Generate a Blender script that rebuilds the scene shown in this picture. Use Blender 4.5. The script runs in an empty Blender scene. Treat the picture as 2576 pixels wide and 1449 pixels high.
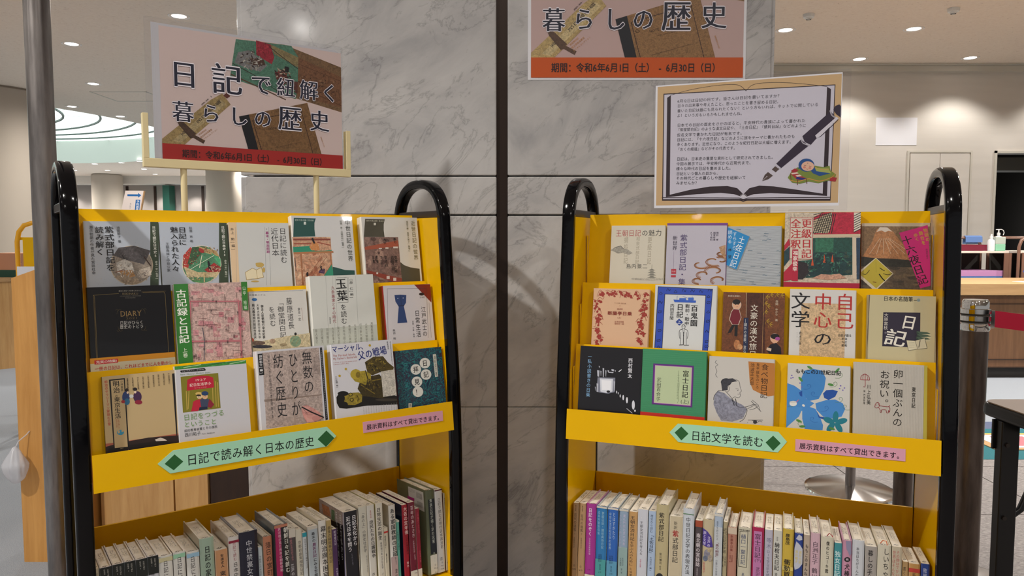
import bpy, bmesh, math, random
import numpy as np
from mathutils import Matrix, Vector

# ------------------------------------------------------------------ scene, camera, light
sc = bpy.context.scene
COL = sc.collection
EYE = 1.08            # camera height above the floor
FPX = 1827.1          # focal length for the 2576 px wide frame
PITCH = 0.0685        # camera looks slightly down
CEIL = 3.12

cam_d = bpy.data.cameras.new('camera')
cam_d.sensor_width = 36.0
cam_d.lens = FPX / 2576 * 36.0
cam_d.clip_start = 0.05
cam_d.clip_end = 120
cam = bpy.data.objects.new('camera', cam_d)
COL.objects.link(cam)
cam.location = (0, 0, EYE)
cam.rotation_euler = (math.pi / 2 - PITCH, 0, 0)
sc.camera = cam

sc.view_settings.view_transform = 'Standard'
sc.view_settings.look = 'None'
sc.view_settings.gamma = 1.0
sc.view_settings.use_curve_mapping = False
sc.view_settings.exposure = 0.3

world = bpy.data.worlds.new('world')
sc.world = world
world.use_nodes = True
world.node_tree.nodes['Background'].inputs[0].default_value = (0.95, 0.93, 0.92, 1)
world.node_tree.nodes['Background'].inputs[1].default_value = 0.3


def spot(x, y, watts, angle=110, z=CEIL - 0.04, blend=0.6, size=0.05, col=(1.0, 0.955, 0.90)):
    d = bpy.data.lights.new('downlight_or_fill', 'SPOT')
    d.energy = watts
    d.spot_size = math.radians(angle)
    d.spot_blend = blend
    d.shadow_soft_size = size
    d.color = col
    o = bpy.data.objects.new('downlight_or_fill', d)
    COL.objects.link(o)
    o.location = (x, y, z)
    return o


# ceiling grid lamps around and behind the camera, those in view, and added fill
for (x, y, e) in ((-1.95, -0.1, 310), (1.5, -0.4, 75), (-2.0, -3.0, 60), (1.6, -3.2, 40), (0.15, -0.8, 60), (4.6, -1.2, 120), (-4.9, -1.6, 160),  # the central one just behind the camera is fill added for the left poster
                  (-4.6, 1.2, 170), (3.4, 2.6, 170), (-3.06, 6.7, 200), (-4.6, 7.6, 160), (-7.5, 6.0, 100), (-7.0, 3.0, 120),
                  (-5.5, 9.6, 160), (2.67, 5.1, 270), (4.3, 4.8, 270), (6.4, 5.4, 250), (-1.2, 5.2, 90), (6.5, 2.0, 160)):
    spot(x, y, e, 168, blend=1.0)
for (x, y, e) in ((2.67, 8.3, 42), (3.96, 8.3, 42), (5.25, 8.3, 42), (1.3, 8.3, 36), (6.5, 8.3, 36)):
    spot(x, y, e, 116, blend=0.5)
for x in (-18, -14.5, -11, -7.5, -4):
    for y in (20.9, 22.6):
        spot(x, y, 330, 168, blend=1.0)
cl = bpy.data.lights.new('corridor_fill', 'POINT'); cl.energy = 9; cl.shadow_soft_size = 0.2  # fill light added to lift the dark corridor, no fixture belongs to it
clo = bpy.data.objects.new('corridor_fill', cl); COL.objects.link(clo); clo.location = (7.4, 11.2, 1.2)
spot(-5.6, 14.6, 330, 168, blend=1.0)  # fill added to brighten the far column beside the pillar
spot(-3.6, 11.5, 250, 168, blend=1.0)
spot(-9.0, 7.9, 120, 168, blend=1.0)


# ------------------------------------------------------------------ colours and materials
def lin(h):
    h = h.lstrip('#')
    r = []
    for i in (0, 2, 4):
        c = int(h[i:i + 2], 16) / 255
        r.append(c / 12.92 if c <= 0.04045 else ((c + 0.055) / 1.055) ** 2.4)
    return (r[0], r[1], r[2], 1.0)


def mat(name, col='#808080', rough=0.5, metal=0.0, coat=0.0, spec=0.5, emit=None, estr=0.0, attr=False):
    m = bpy.data.materials.new(name)
    m.use_nodes = True
    nt = m.node_tree
    b = nt.nodes['Principled BSDF']
    b.inputs['Base Color'].default_value = lin(col)
    b.inputs['Roughness'].default_value = rough
    b.inputs['Metallic'].default_value = metal
    b.inputs['Coat Weight'].default_value = coat
    b.inputs['Specular IOR Level'].default_value = spec
    if emit:
        b.inputs['Emission Color'].default_value = lin(emit)
        b.inputs['Emission Strength'].default_value = estr
    if attr:
        a = nt.nodes.new('ShaderNodeAttribute')
        a.attribute_name = 'Col'
        nt.links.new(a.outputs['Color'], b.inputs['Base Color'])
    return m


def coords(nt, scale=(1, 1, 1), rot=(0, 0, 0), kind='Object'):
    t = nt.nodes.new('ShaderNodeTexCoord')
    mp = nt.nodes.new('ShaderNodeMapping')
    mp.inputs['Scale'].default_value = scale
    mp.inputs['Rotation'].default_value = rot
    nt.links.new(t.outputs[kind], mp.inputs['Vector'])
    return mp.outputs['Vector']


def noise(nt, vec, scale, detail=4, rough=0.5, dist=0.0):
    n = nt.nodes.new('ShaderNodeTexNoise')
    n.inputs['Scale'].default_value = scale
    n.inputs['Detail'].default_value = detail
    n.inputs['Roughness'].default_value = rough
    n.inputs['Distortion'].default_value = dist
    nt.links.new(vec, n.inputs['Vector'])
    return n.outputs['Fac']


def ramp(nt, fac, stops):
    r = nt.nodes.new('ShaderNodeValToRGB')
    el = r.color_ramp.elements
    while len(el) < len(stops):
        el.new(0.5)
    for e, (p, c) in zip(el, stops):
        e.position = p
        e.color = lin(c) if isinstance(c, str) else (c, c, c, 1)
    nt.links.new(fac, r.inputs['Fac'])
    return r.outputs['Color']


def mixc(nt, a, b, fac, mode='MIX'):
    m = nt.nodes.new('ShaderNodeMix')
    m.data_type = 'RGBA'
    m.blend_type = mode
    for k, v in ((6, a), (7, b)):
        if isinstance(v, tuple):
            m.inputs[k].default_value = v
        else:
            nt.links.new(v, m.inputs[k])
    if isinstance(fac, float):
        m.inputs[0].default_value = fac
    else:
        nt.links.new(fac, m.inputs[0])
    return m.outputs[2]


def bump(nt, fac, strength, dist=0.002):
    b = nt.nodes.new('ShaderNodeBump')
    b.inputs['Strength'].default_value = strength
    b.inputs['Distance'].default_value = dist
    nt.links.new(fac, b.inputs['Height'])
    nt.links.new(b.outputs['Normal'], nt.nodes['Principled BSDF'].inputs['Normal'])


def setcol(m, out):
    m.node_tree.links.new(out, m.node_tree.nodes['Principled BSDF'].inputs['Base Color'])


M = {}
M['ink'] = mat('printed_ink', rough=0.42, attr=True)
M['cover'] = mat('laminated_cover', rough=0.28, coat=0.25, attr=True)
m = M['paint'] = mat('printed_picture', rough=0.42)
nt = m.node_tree
at = nt.nodes.new('ShaderNodeAttribute'); at.attribute_name = 'Col'
v = coords(nt)
c1 = ramp(nt, noise(nt, v, 260, 5, 0.65, 1.5), [(0.32, 0.45), (0.5, 1.0), (0.68, 1.5)])
c2 = ramp(nt, noise(nt, v, 90, 3, 0.6, 2.0), [(0.35, 0.72), (0.6, 1.15)])
setcol(m, mixc(nt, mixc(nt, at.outputs['Color'], c1, 0.42, 'MULTIPLY'), c2, 1.0, 'MULTIPLY'))
m = M['marbled'] = mat('marbled_paper', rough=0.35)
nt = m.node_tree
v = coords(nt)
setcol(m, ramp(nt, noise(nt, v, 38, 6, 0.6, 4.5), [(0.30, '#0d2238'), (0.42, '#14304a'), (0.47, '#2f8a86'), (0.50, '#16304a'), (0.57, '#3a2638'), (0.62, '#1a5560'), (0.70, '#10202e')]))
m = M['paper'] = mat('book_pages', '#e9e2d2', 0.85)
nt = m.node_tree
v = coords(nt, (1, 1, 1))
setcol(m, ramp(nt, noise(nt, v, 60, 3), [(0.3, '#ddd5c2'), (0.7, '#efe9dc')]))
m = M['yellow'] = mat('yellow_painted_steel', '#e8b400', 0.25, coat=0.05, spec=0.22)
nt = m.node_tree
bump(nt, noise(nt, coords(nt), 500, 2), 0.06, 0.0006)
m = M['black'] = mat('glossy_black_steel', '#060609', 0.10, coat=0.06, spec=0.25)
nt = m.node_tree
bump(nt, noise(nt, coords(nt), 45, 2), 0.12, 0.002)
M['bar'] = mat('dark_brown_bar', '#2a211c', 0.3)
M['rubber'] = mat('caster_rubber', '#202020', 0.8)
M['chrome'] = mat('chrome', '#d8d6d2', 0.08, 1.0)
m = M['steel'] = mat('brushed_steel_pole', '#8a8685', 0.3, 0.9)
nt = m.node_tree
n = noise(nt, coords(nt, (1, 1, 0.15)), 30, 5, 0.6)
setcol(m, ramp(nt, n, [(0.3, '#6a6564'), (0.6, '#98928f'), (0.8, '#a8a09c')]))
r_ = nt.nodes.new('ShaderNodeMapRange')
r_.inputs['To Min'].default_value = 0.22
r_.inputs['To Max'].default_value = 0.42
nt.links.new(n, r_.inputs['Value'])
nt.links.new(r_.outputs[0], nt.nodes['Principled BSDF'].inputs['Roughness'])
m = M['base_steel'] = mat('radial_brushed_steel', '#b9b5b2', 0.22, 1.0)
nt = m.node_tree
nt.nodes['Principled BSDF'].inputs['Anisotropic'].default_value = 0.85
nt.nodes['Principled BSDF'].inputs['Anisotropic Rotation'].default_value = 0.25
tg = nt.nodes.new('ShaderNodeTangent'); tg.direction_type = 'RADIAL'; tg.axis = 'Z'
nt.links.new(tg.outputs[0], nt.nodes['Principled BSDF'].inputs['Tangent'])
M['dark_steel'] = M['steel'].copy()
for e_, c_ in zip(M['dark_steel'].node_tree.nodes['Color Ramp'].color_ramp.elements, ('#4a403b', '#6e625b', '#82766e')):
    e_.color = lin(c_)
M['belt'] = mat('red_belt', '#c40f3a', 0.7)
M['cream'] = mat('cream_painted_steel', '#e3d3a4', 0.4)
M['white_sheet'] = mat('white_paper', '#e9e9ee', 0.6)
m = M['clear'] = bpy.data.materials.new('clear_plastic')
m.use_nodes = True
nt = m.node_tree
nt.nodes.clear()
out = nt.nodes.new('ShaderNodeOutputMaterial')
mx = nt.nodes.new('ShaderNodeMixShader')
tr = nt.nodes.new('ShaderNodeBsdfTransparent'); tr.inputs[0].default_value = (0.985, 0.985, 0.99, 1)
gl = nt.nodes.new('ShaderNodeBsdfGlossy'); gl.inputs['Roughness'].default_value = 0.04
lw = nt.nodes.new('ShaderNodeLayerWeight'); lw.inputs[0].default_value = 0.07
nt.links.new(lw.outputs['Fresnel'], mx.inputs[0])
nt.links.new(tr.outputs[0], mx.inputs[1]); nt.links.new(gl.outputs[0], mx.inputs[2])
nt.links.new(mx.outputs[0], out.inputs[0])
m = M['bag'] = bpy.data.materials.new('translucent_bag_film')
m.use_nodes = True
nt = m.node_tree
nt.nodes.clear()
out = nt.nodes.new('ShaderNodeOutputMaterial')
mx = nt.nodes.new('ShaderNodeMixShader'); mx.inputs[0].default_value = 0.42
tr = nt.nodes.new('ShaderNodeBsdfTransparent'); tr.inputs[0].default_value = (0.9, 0.9, 0.92, 1)
gl = nt.nodes.new('ShaderNodeBsdfPrincipled'); gl.inputs['Base Color'].default_value = (0.75, 0.76, 0.8, 1); gl.inputs['Roughness'].default_value = 0.25
nt.links.new(tr.outputs[0], mx.inputs[1]); nt.links.new(gl.outputs[0], mx.inputs[2])
nt.links.new(mx.outputs[0], out.inputs[0])

m = M['marble'] = mat('polished_marble', '#b9b9b9', 0.10, spec=0.4)
nt = m.node_tree
v0 = coords(nt, (1.0, 1.0, 1.0), (0, math.radians(40), 0))
mp = nt.nodes.new('ShaderNodeMapping'); mp.inputs['Scale'].default_value = (0.8, 1.0, 1.7)
nt.links.new(v0, mp.inputs['Vector'])
v = mp.outputs['Vector']
cloud = ramp(nt, noise(nt, v, 4.0, 6, 0.62, 0.8), [(0.30, '#a6a5a6'), (0.5, '#bdbbba'), (0.70, '#cac8c6')])
nv = noise(nt, v, 3.6, 7, 0.62, 0.8)
mt = nt.nodes.new('ShaderNodeMath'); mt.operation = 'SUBTRACT'; mt.inputs[1].default_value = 0.5; nt.links.new(nv, mt.inputs[0])
ma = nt.nodes.new('ShaderNodeMath'); ma.operation = 'ABSOLUTE'; nt.links.new(mt.outputs[0], ma.inputs[0])
vein = ramp(nt, ma.outputs[0], [(0.0, 0.70), (0.005, 0.88), (0.02, 1.0)])
nv2 = noise(nt, v, 16, 6, 0.7, 1.0)
spots = ramp(nt, nv2, [(0.30, 0.62), (0.41, 1.0)])
setcol(m, mixc(nt, mixc(nt, cloud, vein, 1.0, 'MULTIPLY'), spots, 0.7, 'MULTIPLY'))
M['bronze'] = mat('dark_bronze_metal', '#33261f', 0.35, 0.5)

m = M['granite'] = mat('grey_granite', '#7d7674', 0.55)
nt = m.node_tree
v = coords(nt, (1, 2.2, 1))
g1 = noise(nt, v, 55, 6, 0.75, 0.6)
setcol(m, ramp(nt, g1, [(0.30, '#5b5555'), (0.5, '#89827f'), (0.68, '#aba4a0')]))
bump(nt, g1, 0.7, 0.004)
M['grout'] = mat('dark_joint', '#2e2b2a', 0.9)
for key, a, b_ in (('carpet', '#7f858d', '#a2a7ad'), ('teal_carpet', '#1b5b66', '#2f7a80'), ('blue_carpet', '#4b5470', '#646c86'), ('dark_carpet', '#565a60', '#6c7076')):
    m = M[key] = mat(key, a, 0.95)
    nt = m.node_tree
    g1 = noise(nt, coords(nt), 320, 3, 0.8)
    setcol(m, ramp(nt, g1, [(0.35, a), (0.65, b_)]))
    bump(nt, g1, 0.6, 0.004)
M['line_yellow'] = mat('yellow_floor_line', '#e8cf2a', 0.6)
m = M['ceiling'] = mat('ceiling_board', '#b5a79d', 0.9)
nt = m.node_tree
g1 = noise(nt, coords(nt), 38, 4, 0.7)
setcol(m, ramp(nt, g1, [(0.30, '#c4b4a4'), (0.37, '#e2d3c3'), (0.7, '#e9dccd')]))
M['trim'] = mat('ceiling_trim', '#c9c4b8', 0.6)
m = M['wall'] = mat('pale_wall_cloth', '#cfc9bf', 0.85)
nt = m.node_tree
g1 = noise(nt, coords(nt, (0.25, 1, 3)), 3.0, 4, 0.6)
setcol(m, ramp(nt, g1, [(0.35, '#d0cac1'), (0.65, '#d5cfc6')]))
M['wall_far'] = mat('grey_far_wall', '#8f8782', 0.85)
M['green_panel'] = mat('dark_green_panel', '#0c4a3c', 0.5)
M['column'] = mat('beige_column_cloth', '#b5aa9c', 0.85)
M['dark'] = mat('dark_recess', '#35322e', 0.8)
M['dark_beam'] = mat('grey_beam', '#8d8a80', 0.7)
M['luminous'] = mat('luminous_ceiling_glass', '#e8f4ee', 0.5, emit='#e6f1ec', estr=1.05)
M['ring'] = mat('ceiling_ring_metal', '#5f6f68', 0.5)
M['drum'] = mat('pale_green_drum', '#e0e6de', 0.7)
M['lens'] = mat('lamp_lens', '#ffffff', 0.3, emit='#fff6f0', estr=5.5)
M['lamp_trim'] = mat('lamp_trim', '#d8d4d0', 0.4)
M['white_plastic'] = mat('white_plastic', '#dcdcda', 0.45)


def wood(name, a, b_, sc_=(1, 1, 0.08), rough=0.45):
    m = M[name] = mat(name, a, rough)
    nt = m.node_tree
    g1 = noise(nt, coords(nt, sc_), 40, 6, 0.65, 0.4)
    setcol(m, ramp(nt, g1, [(0.32, a), (0.68, b_)]))
    return m


wood('oak_panel', '#b5803f', '#cb9652')
wood('pale_oak_panel', '#c0925a', '#d3a86f')
wood('brown_panel', '#6b4a30', '#7d583b')
wood('counter_wood', '#b08a5e', '#c39c6e', (0.08, 1, 1))
wood('dark_wood', '#2b1d17', '#38261d')
M['table_edge'] = mat('black_table_edge', '#101013', 0.35)
M['table_top'] = mat('beige_laminate', '#8f7f72', 0.4)
M['brown_tube'] = mat('brown_painted_tube', '#77584a', 0.3)
M['yellow_tube'] = mat('yellow_tube', '#f6b21a', 0.25, coat=0.3)


# ------------------------------------------------------------------ object helpers
def link(name, me, parent=None, loc=None, mats=None):
    o = bpy.data.objects.new(name, me)
    COL.objects.link(o)
    if parent is not None:
        o.parent = parent
    if loc is not None:
        o.location = loc
    return o


def thing(name, label, cat, mw=None, group=None):
    o = bpy.data.objects.new(name, None)
    o.empty_display_size = 0.05
    COL.objects.link(o)
    if mw is not None:
        o.matrix_world = mw
    o['label'] = label
    o['category'] = cat
    if group:
        o['group'] = group
    return o


def tag(o, label, cat, group=None):
    o['label'] = label
    o['category'] = cat
    if group:
        o['group'] = group
    return o


def struct(o):
    o['kind'] = 'structure'
    return o


class Shape:
    """collects simple solids and links them as one mesh"""

    def __init__(self):
        self.bm = bmesh.new()

    def box(self, x0, x1, y0, y1, z0, z1, bev=0.0):
        r = bmesh.ops.create_cube(self.bm, size=1.0)
        vs = r['verts']
        for v in vs:
            v.co = Vector(((x0 + x1) / 2 + v.co.x * (x1 - x0), (y0 + y1) / 2 + v.co.y * (y1 - y0), (z0 + z1) / 2 + v.co.z * (z1 - z0)))
        if bev > 0:
            es = {e for v in vs for e in v.link_edges}
            bmesh.ops.bevel(self.bm, geom=list(es), offset=bev, segments=2, affect='EDGES', profile=0.5)
        return self

    def cyl(self, p0, p1, r0, r1=None, seg=20, caps=True):
        p0, p1 = Vector(p0), Vector(p1)
        r1 = r0 if r1 is None else r1
        d = (p1 - p0)
        q = d.to_track_quat('Z', 'Y').to_matrix().to_4x4()
        bmesh.ops.create_cone(self.bm, cap_ends=caps, segments=seg, radius1=r0, radius2=r1, depth=d.length,
                              matrix=Matrix.Translation((p0 + p1) / 2) @ q)
        return self

    def lathe(self, prof, seg=40, origin=(0, 0, 0)):
        rings = []
        ox, oy, oz = origin
        for (r, z) in prof:
            if r < 1e-6:
                rings.append([self.bm.verts.new((ox, oy, oz + z))])
            else:
                rings.append([self.bm.verts.new((ox + r * math.cos(a), oy + r * math.sin(a), oz + z)) for a in [2 * math.pi * i / seg for i in range(seg)]])
        for a, b in zip(rings, rings[1:]):
            for i in range(seg):
                j = (i + 1) % seg
                if len(a) == 1 and len(b) == 1:
                    continue
                if len(a) == 1:
                    self.bm.faces.new((a[0], b[j], b[i]))
                elif len(b) == 1:
                    self.bm.faces.new((a[i], a[j], b[0]))
                else:
                    self.bm.faces.new((a[i], a[j], b[j], b[i]))
        return self

    def tube(self, pts, r, seg=12):
        pts = [Vector(p) for p in pts]
        rings = []
        for i, p in enumerate(pts):
            t = (pts[min(i + 1, len(pts) - 1)] - pts[max(i - 1, 0)]).normalized()
            up = Vector((0, 0, 1)) if abs(t.z) < 0.95 else Vector((0, 1, 0))
            a = t.cross(up).normalized()
            b = t.cross(a)
            if rings:
                pa = (rings[-1][0].co - pts[i - 1]).normalized()
                a = (pa - t * pa.dot(t)).normalized()
                b = t.cross(a)
            rings.append([self.bm.verts.new(p + (a * math.cos(2 * math.pi * k / seg) + b * math.sin(2 * math.pi * k / seg)) * r) for k in range(seg)])
        for a, b in zip(rings, rings[1:]):
            for k in range(seg):
                self.bm.faces.new((a[k], a[(k + 1) % seg], b[(k + 1) % seg], b[k]))
        self.bm.faces.new(rings[0][::-1])
        self.bm.faces.new(rings[-1])
        return self

    def strap(self, path, x0, x1, t, rad=0.005):
        """rounded rectangular bar (x0..x1 wide, t thick) along a path of (y, z)"""
        P = [Vector((0, y, z)) for y, z in path]
        hx = (x1 - x0) / 2
        cx = (x0 + x1) / 2
        sec = []
        for (sx, sy, a0) in ((1, 1, 0), (-1, 1, 90), (-1, -1, 180), (1, -1, 270)):
            for k in range(4):
                a = math.radians(a0 + 30 * k)
                sec.append((sx * (hx - rad) + rad * math.cos(a), sy * (t / 2 - rad) + rad * math.sin(a)))
        rings = []
        for i, p in enumerate(P):
            tg_ = (P[min(i + 1, len(P) - 1)] - P[max(i - 1, 0)]).normalized()
            nrm = Vector((0, -tg_.z, tg_.y))
            rings.append([self.bm.verts.new(p + Vector((cx + sx, 0, 0)) + nrm * sn) for sx, sn in sec])
        n = len(sec)
        for a, b in zip(rings, rings[1:]):
            for k in range(n):
                self.bm.faces.new((a[k], a[(k + 1) % n], b[(k + 1) % n], b[k]))
        self.bm.faces.new(rings[0][::-1])
        self.bm.faces.new(rings[-1])
        return self

    def sheet(self, path, x0, x1, t=0.002):
        """bent sheet of thickness t: polyline (y, z) extruded from x0 to x1"""
        P = [Vector((y, z)) for y, z in path]
        offs = []
        for i in range(len(P)):
            ds = []
            if i > 0:
                ds.append((P[i] - P[i - 1]).normalized())
            if i < len(P) - 1:
                ds.append((P[i + 1] - P[i]).normalized())
            ns = [Vector((-d.y, d.x)) for d in ds]
            n = sum(ns, Vector((0, 0))).normalized()
            k = 1 / max(0.3, n.dot(ns[0]))
            offs.append(P[i] + n * t * k)
        loop = P + offs[::-1]
        A = [self.bm.verts.new((x0, p.x, p.y)) for p in loop]
        B = [self.bm.verts.new((x1, p.x, p.y)) for p in loop]
        n = len(loop)
        for i in range(n):
            j = (i + 1) % n
            self.bm.faces.new((A[i], A[j], B[j], B[i]))
        m_ = len(P)
        for i in range(m_ - 1):
            self.bm.faces.new((A[i], A[n - 1 - i], A[n - 2 - i], A[i + 1]))
            self.bm.faces.new((B[i + 1], B[n - 2 - i], B[n - 1 - i], B[i]))
        return self

    def prism(self, poly, y0, y1):
        """polygon in (x, z) extruded along y"""
        A = [self.bm.verts.new((x, y0, z)) for x, z in poly]
        B = [self.bm.verts.new((x, y1, z)) for x, z in poly]
        n = len(poly)
        self.bm.faces.new(A)
        self.bm.faces.new(B[::-1])
        for i in range(n):
            j = (i + 1) % n
            self.bm.faces.new((A[j], A[i], B[i], B[j]))
        return self

    def vprism(self, poly, z0, z1):
        A = [self.bm.verts.new((x, y, z0)) for x, y in poly]
        B = [self.bm.verts.new((x, y, z1)) for x, y in poly]
        n = len(poly)
        self.bm.faces.new(A[::-1])
        self.bm.faces.new(B)
        for i in range(n):
            j = (i + 1) % n
            self.bm.faces.new((A[i], A[j], B[j], B[i]))
        return self

    def done(self, name, material, parent=None, smooth=False, mw=None):
        bmesh.ops.recalc_face_normals(self.bm, faces=self.bm.faces[:])
        me = bpy.data.meshes.new(name)
        self.bm.to_mesh(me)
        self.bm.free()
        me.materials.append(material)
        if smooth:
            for p in me.polygons:
                p.use_smooth = True
            try:
                me.set_sharp_from_angle(angle=math.radians(42))
            except Exception:
                pass
        o = link(name, me, parent)
        if mw is not None:
            o.matrix_world = mw
        return o


def TR(x, y, z, rz=0.0):
    return Matrix.Translation((x, y, z)) @ Matrix.Rotation(rz, 4, 'Z')


def project(P):
    x, y, z = P[0], P[1], P[2] - EYE
    yc = y * math.cos(PITCH) - z * math.sin(PITCH)
    zc = y * math.sin(PITCH) + z * math.cos(PITCH)
    return (1288 + x / yc * FPX, 724.5 - zc / yc * FPX)


# ------------------------------------------------------------------ flat print: pictures and lettering
GLYPH = {}
BOLD = {'r': [(0, 0)], 'm': [(-.007, -.004), (.007, .004)], 'b': [(-.016, -.010), (.016, .010), (.016, -.010), (-.016, .010)],
        'o': [(.038 * math.cos(k * .785), .038 * math.sin(k * .785)) for k in range(8)]}
ROT = set('[]ー―〜…()（）「」『』［］〔〕：-–')


def make_glyphs(chars, w):
    todo = [c for c in sorted(chars) if (c, w) not in GLYPH]
    obs = []
    for c in todo:
        cu = bpy.data.curves.new('glyph', 'FONT')
        cu.body = c
        cu.size = 1.0
        cu.resolution_u = 2
        ob = bpy.data.objects.new('glyph', cu)
        COL.objects.link(ob)
        obs.append(ob)
    dg = bpy.context.evaluated_depsgraph_get()
    for c, ob in zip(todo, obs):
        me = bpy.data.meshes.new_from_object(ob.evaluated_get(dg))
        vs = [(v.co.x, v.co.y) for v in me.vertices]
        fs = [tuple(p.vertices) for p in me.polygons]
        GLYPH[(c, w)] = (vs, fs)
        bpy.data.meshes.remove(me)
    for ob in obs:
        cu = ob.data
        bpy.data.objects.remove(ob)
        bpy.data.curves.remove(cu)


def clip_poly(P, W, Hh):
    for (ax, lim, sgn) in ((0, 0.0, 1), (0, W, -1), (1, 0.0, 1), (1, Hh, -1)):
        if not P:
            return P
        Q = []
        for i in range(len(P)):
            a, b = P[i - 1], P[i]
            ia, ib = (a[ax] - lim) * sgn >= 0, (b[ax] - lim) * sgn >= 0
            if ia != ib:
                t = (lim - a[ax]) / (b[ax] - a[ax])
                Q.append((a[0] + (b[0] - a[0]) * t, a[1] + (b[1] - a[1]) * t))
            if ib:
                Q.append(b)
        P = Q
    return P


class Buf:
    def __init__(self):
        self.v, self.f, self.c, self.m = [], [], [], []

    def add(self, pts, faces, col, mi=0):
        n = len(self.v)
        self.v.extend(pts)
        self.c.extend([col] * len(pts))
        self.f.extend(tuple(i + n for i in f) for f in faces)
        self.m.extend([mi] * len(faces))

    def done(self, name, mats, parent=None, mw=None, fix=False):
        me = bpy.data.meshes.new(name)
        me.from_pydata(self.v, [], self.f)
        at_ = me.attributes.new('Col', 'FLOAT_COLOR', 'POINT')
        at_.data.foreach_set('color', [x for c in self.c for x in c])
        for mm in mats:
            me.materials.append(mm)
        if len(mats) > 1:
            me.polygons.foreach_set('material_index', self.m)
        me.update()
        o = link(name, me, parent)
        if mw is not None:
            o.matrix_world = mw
        return o


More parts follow.
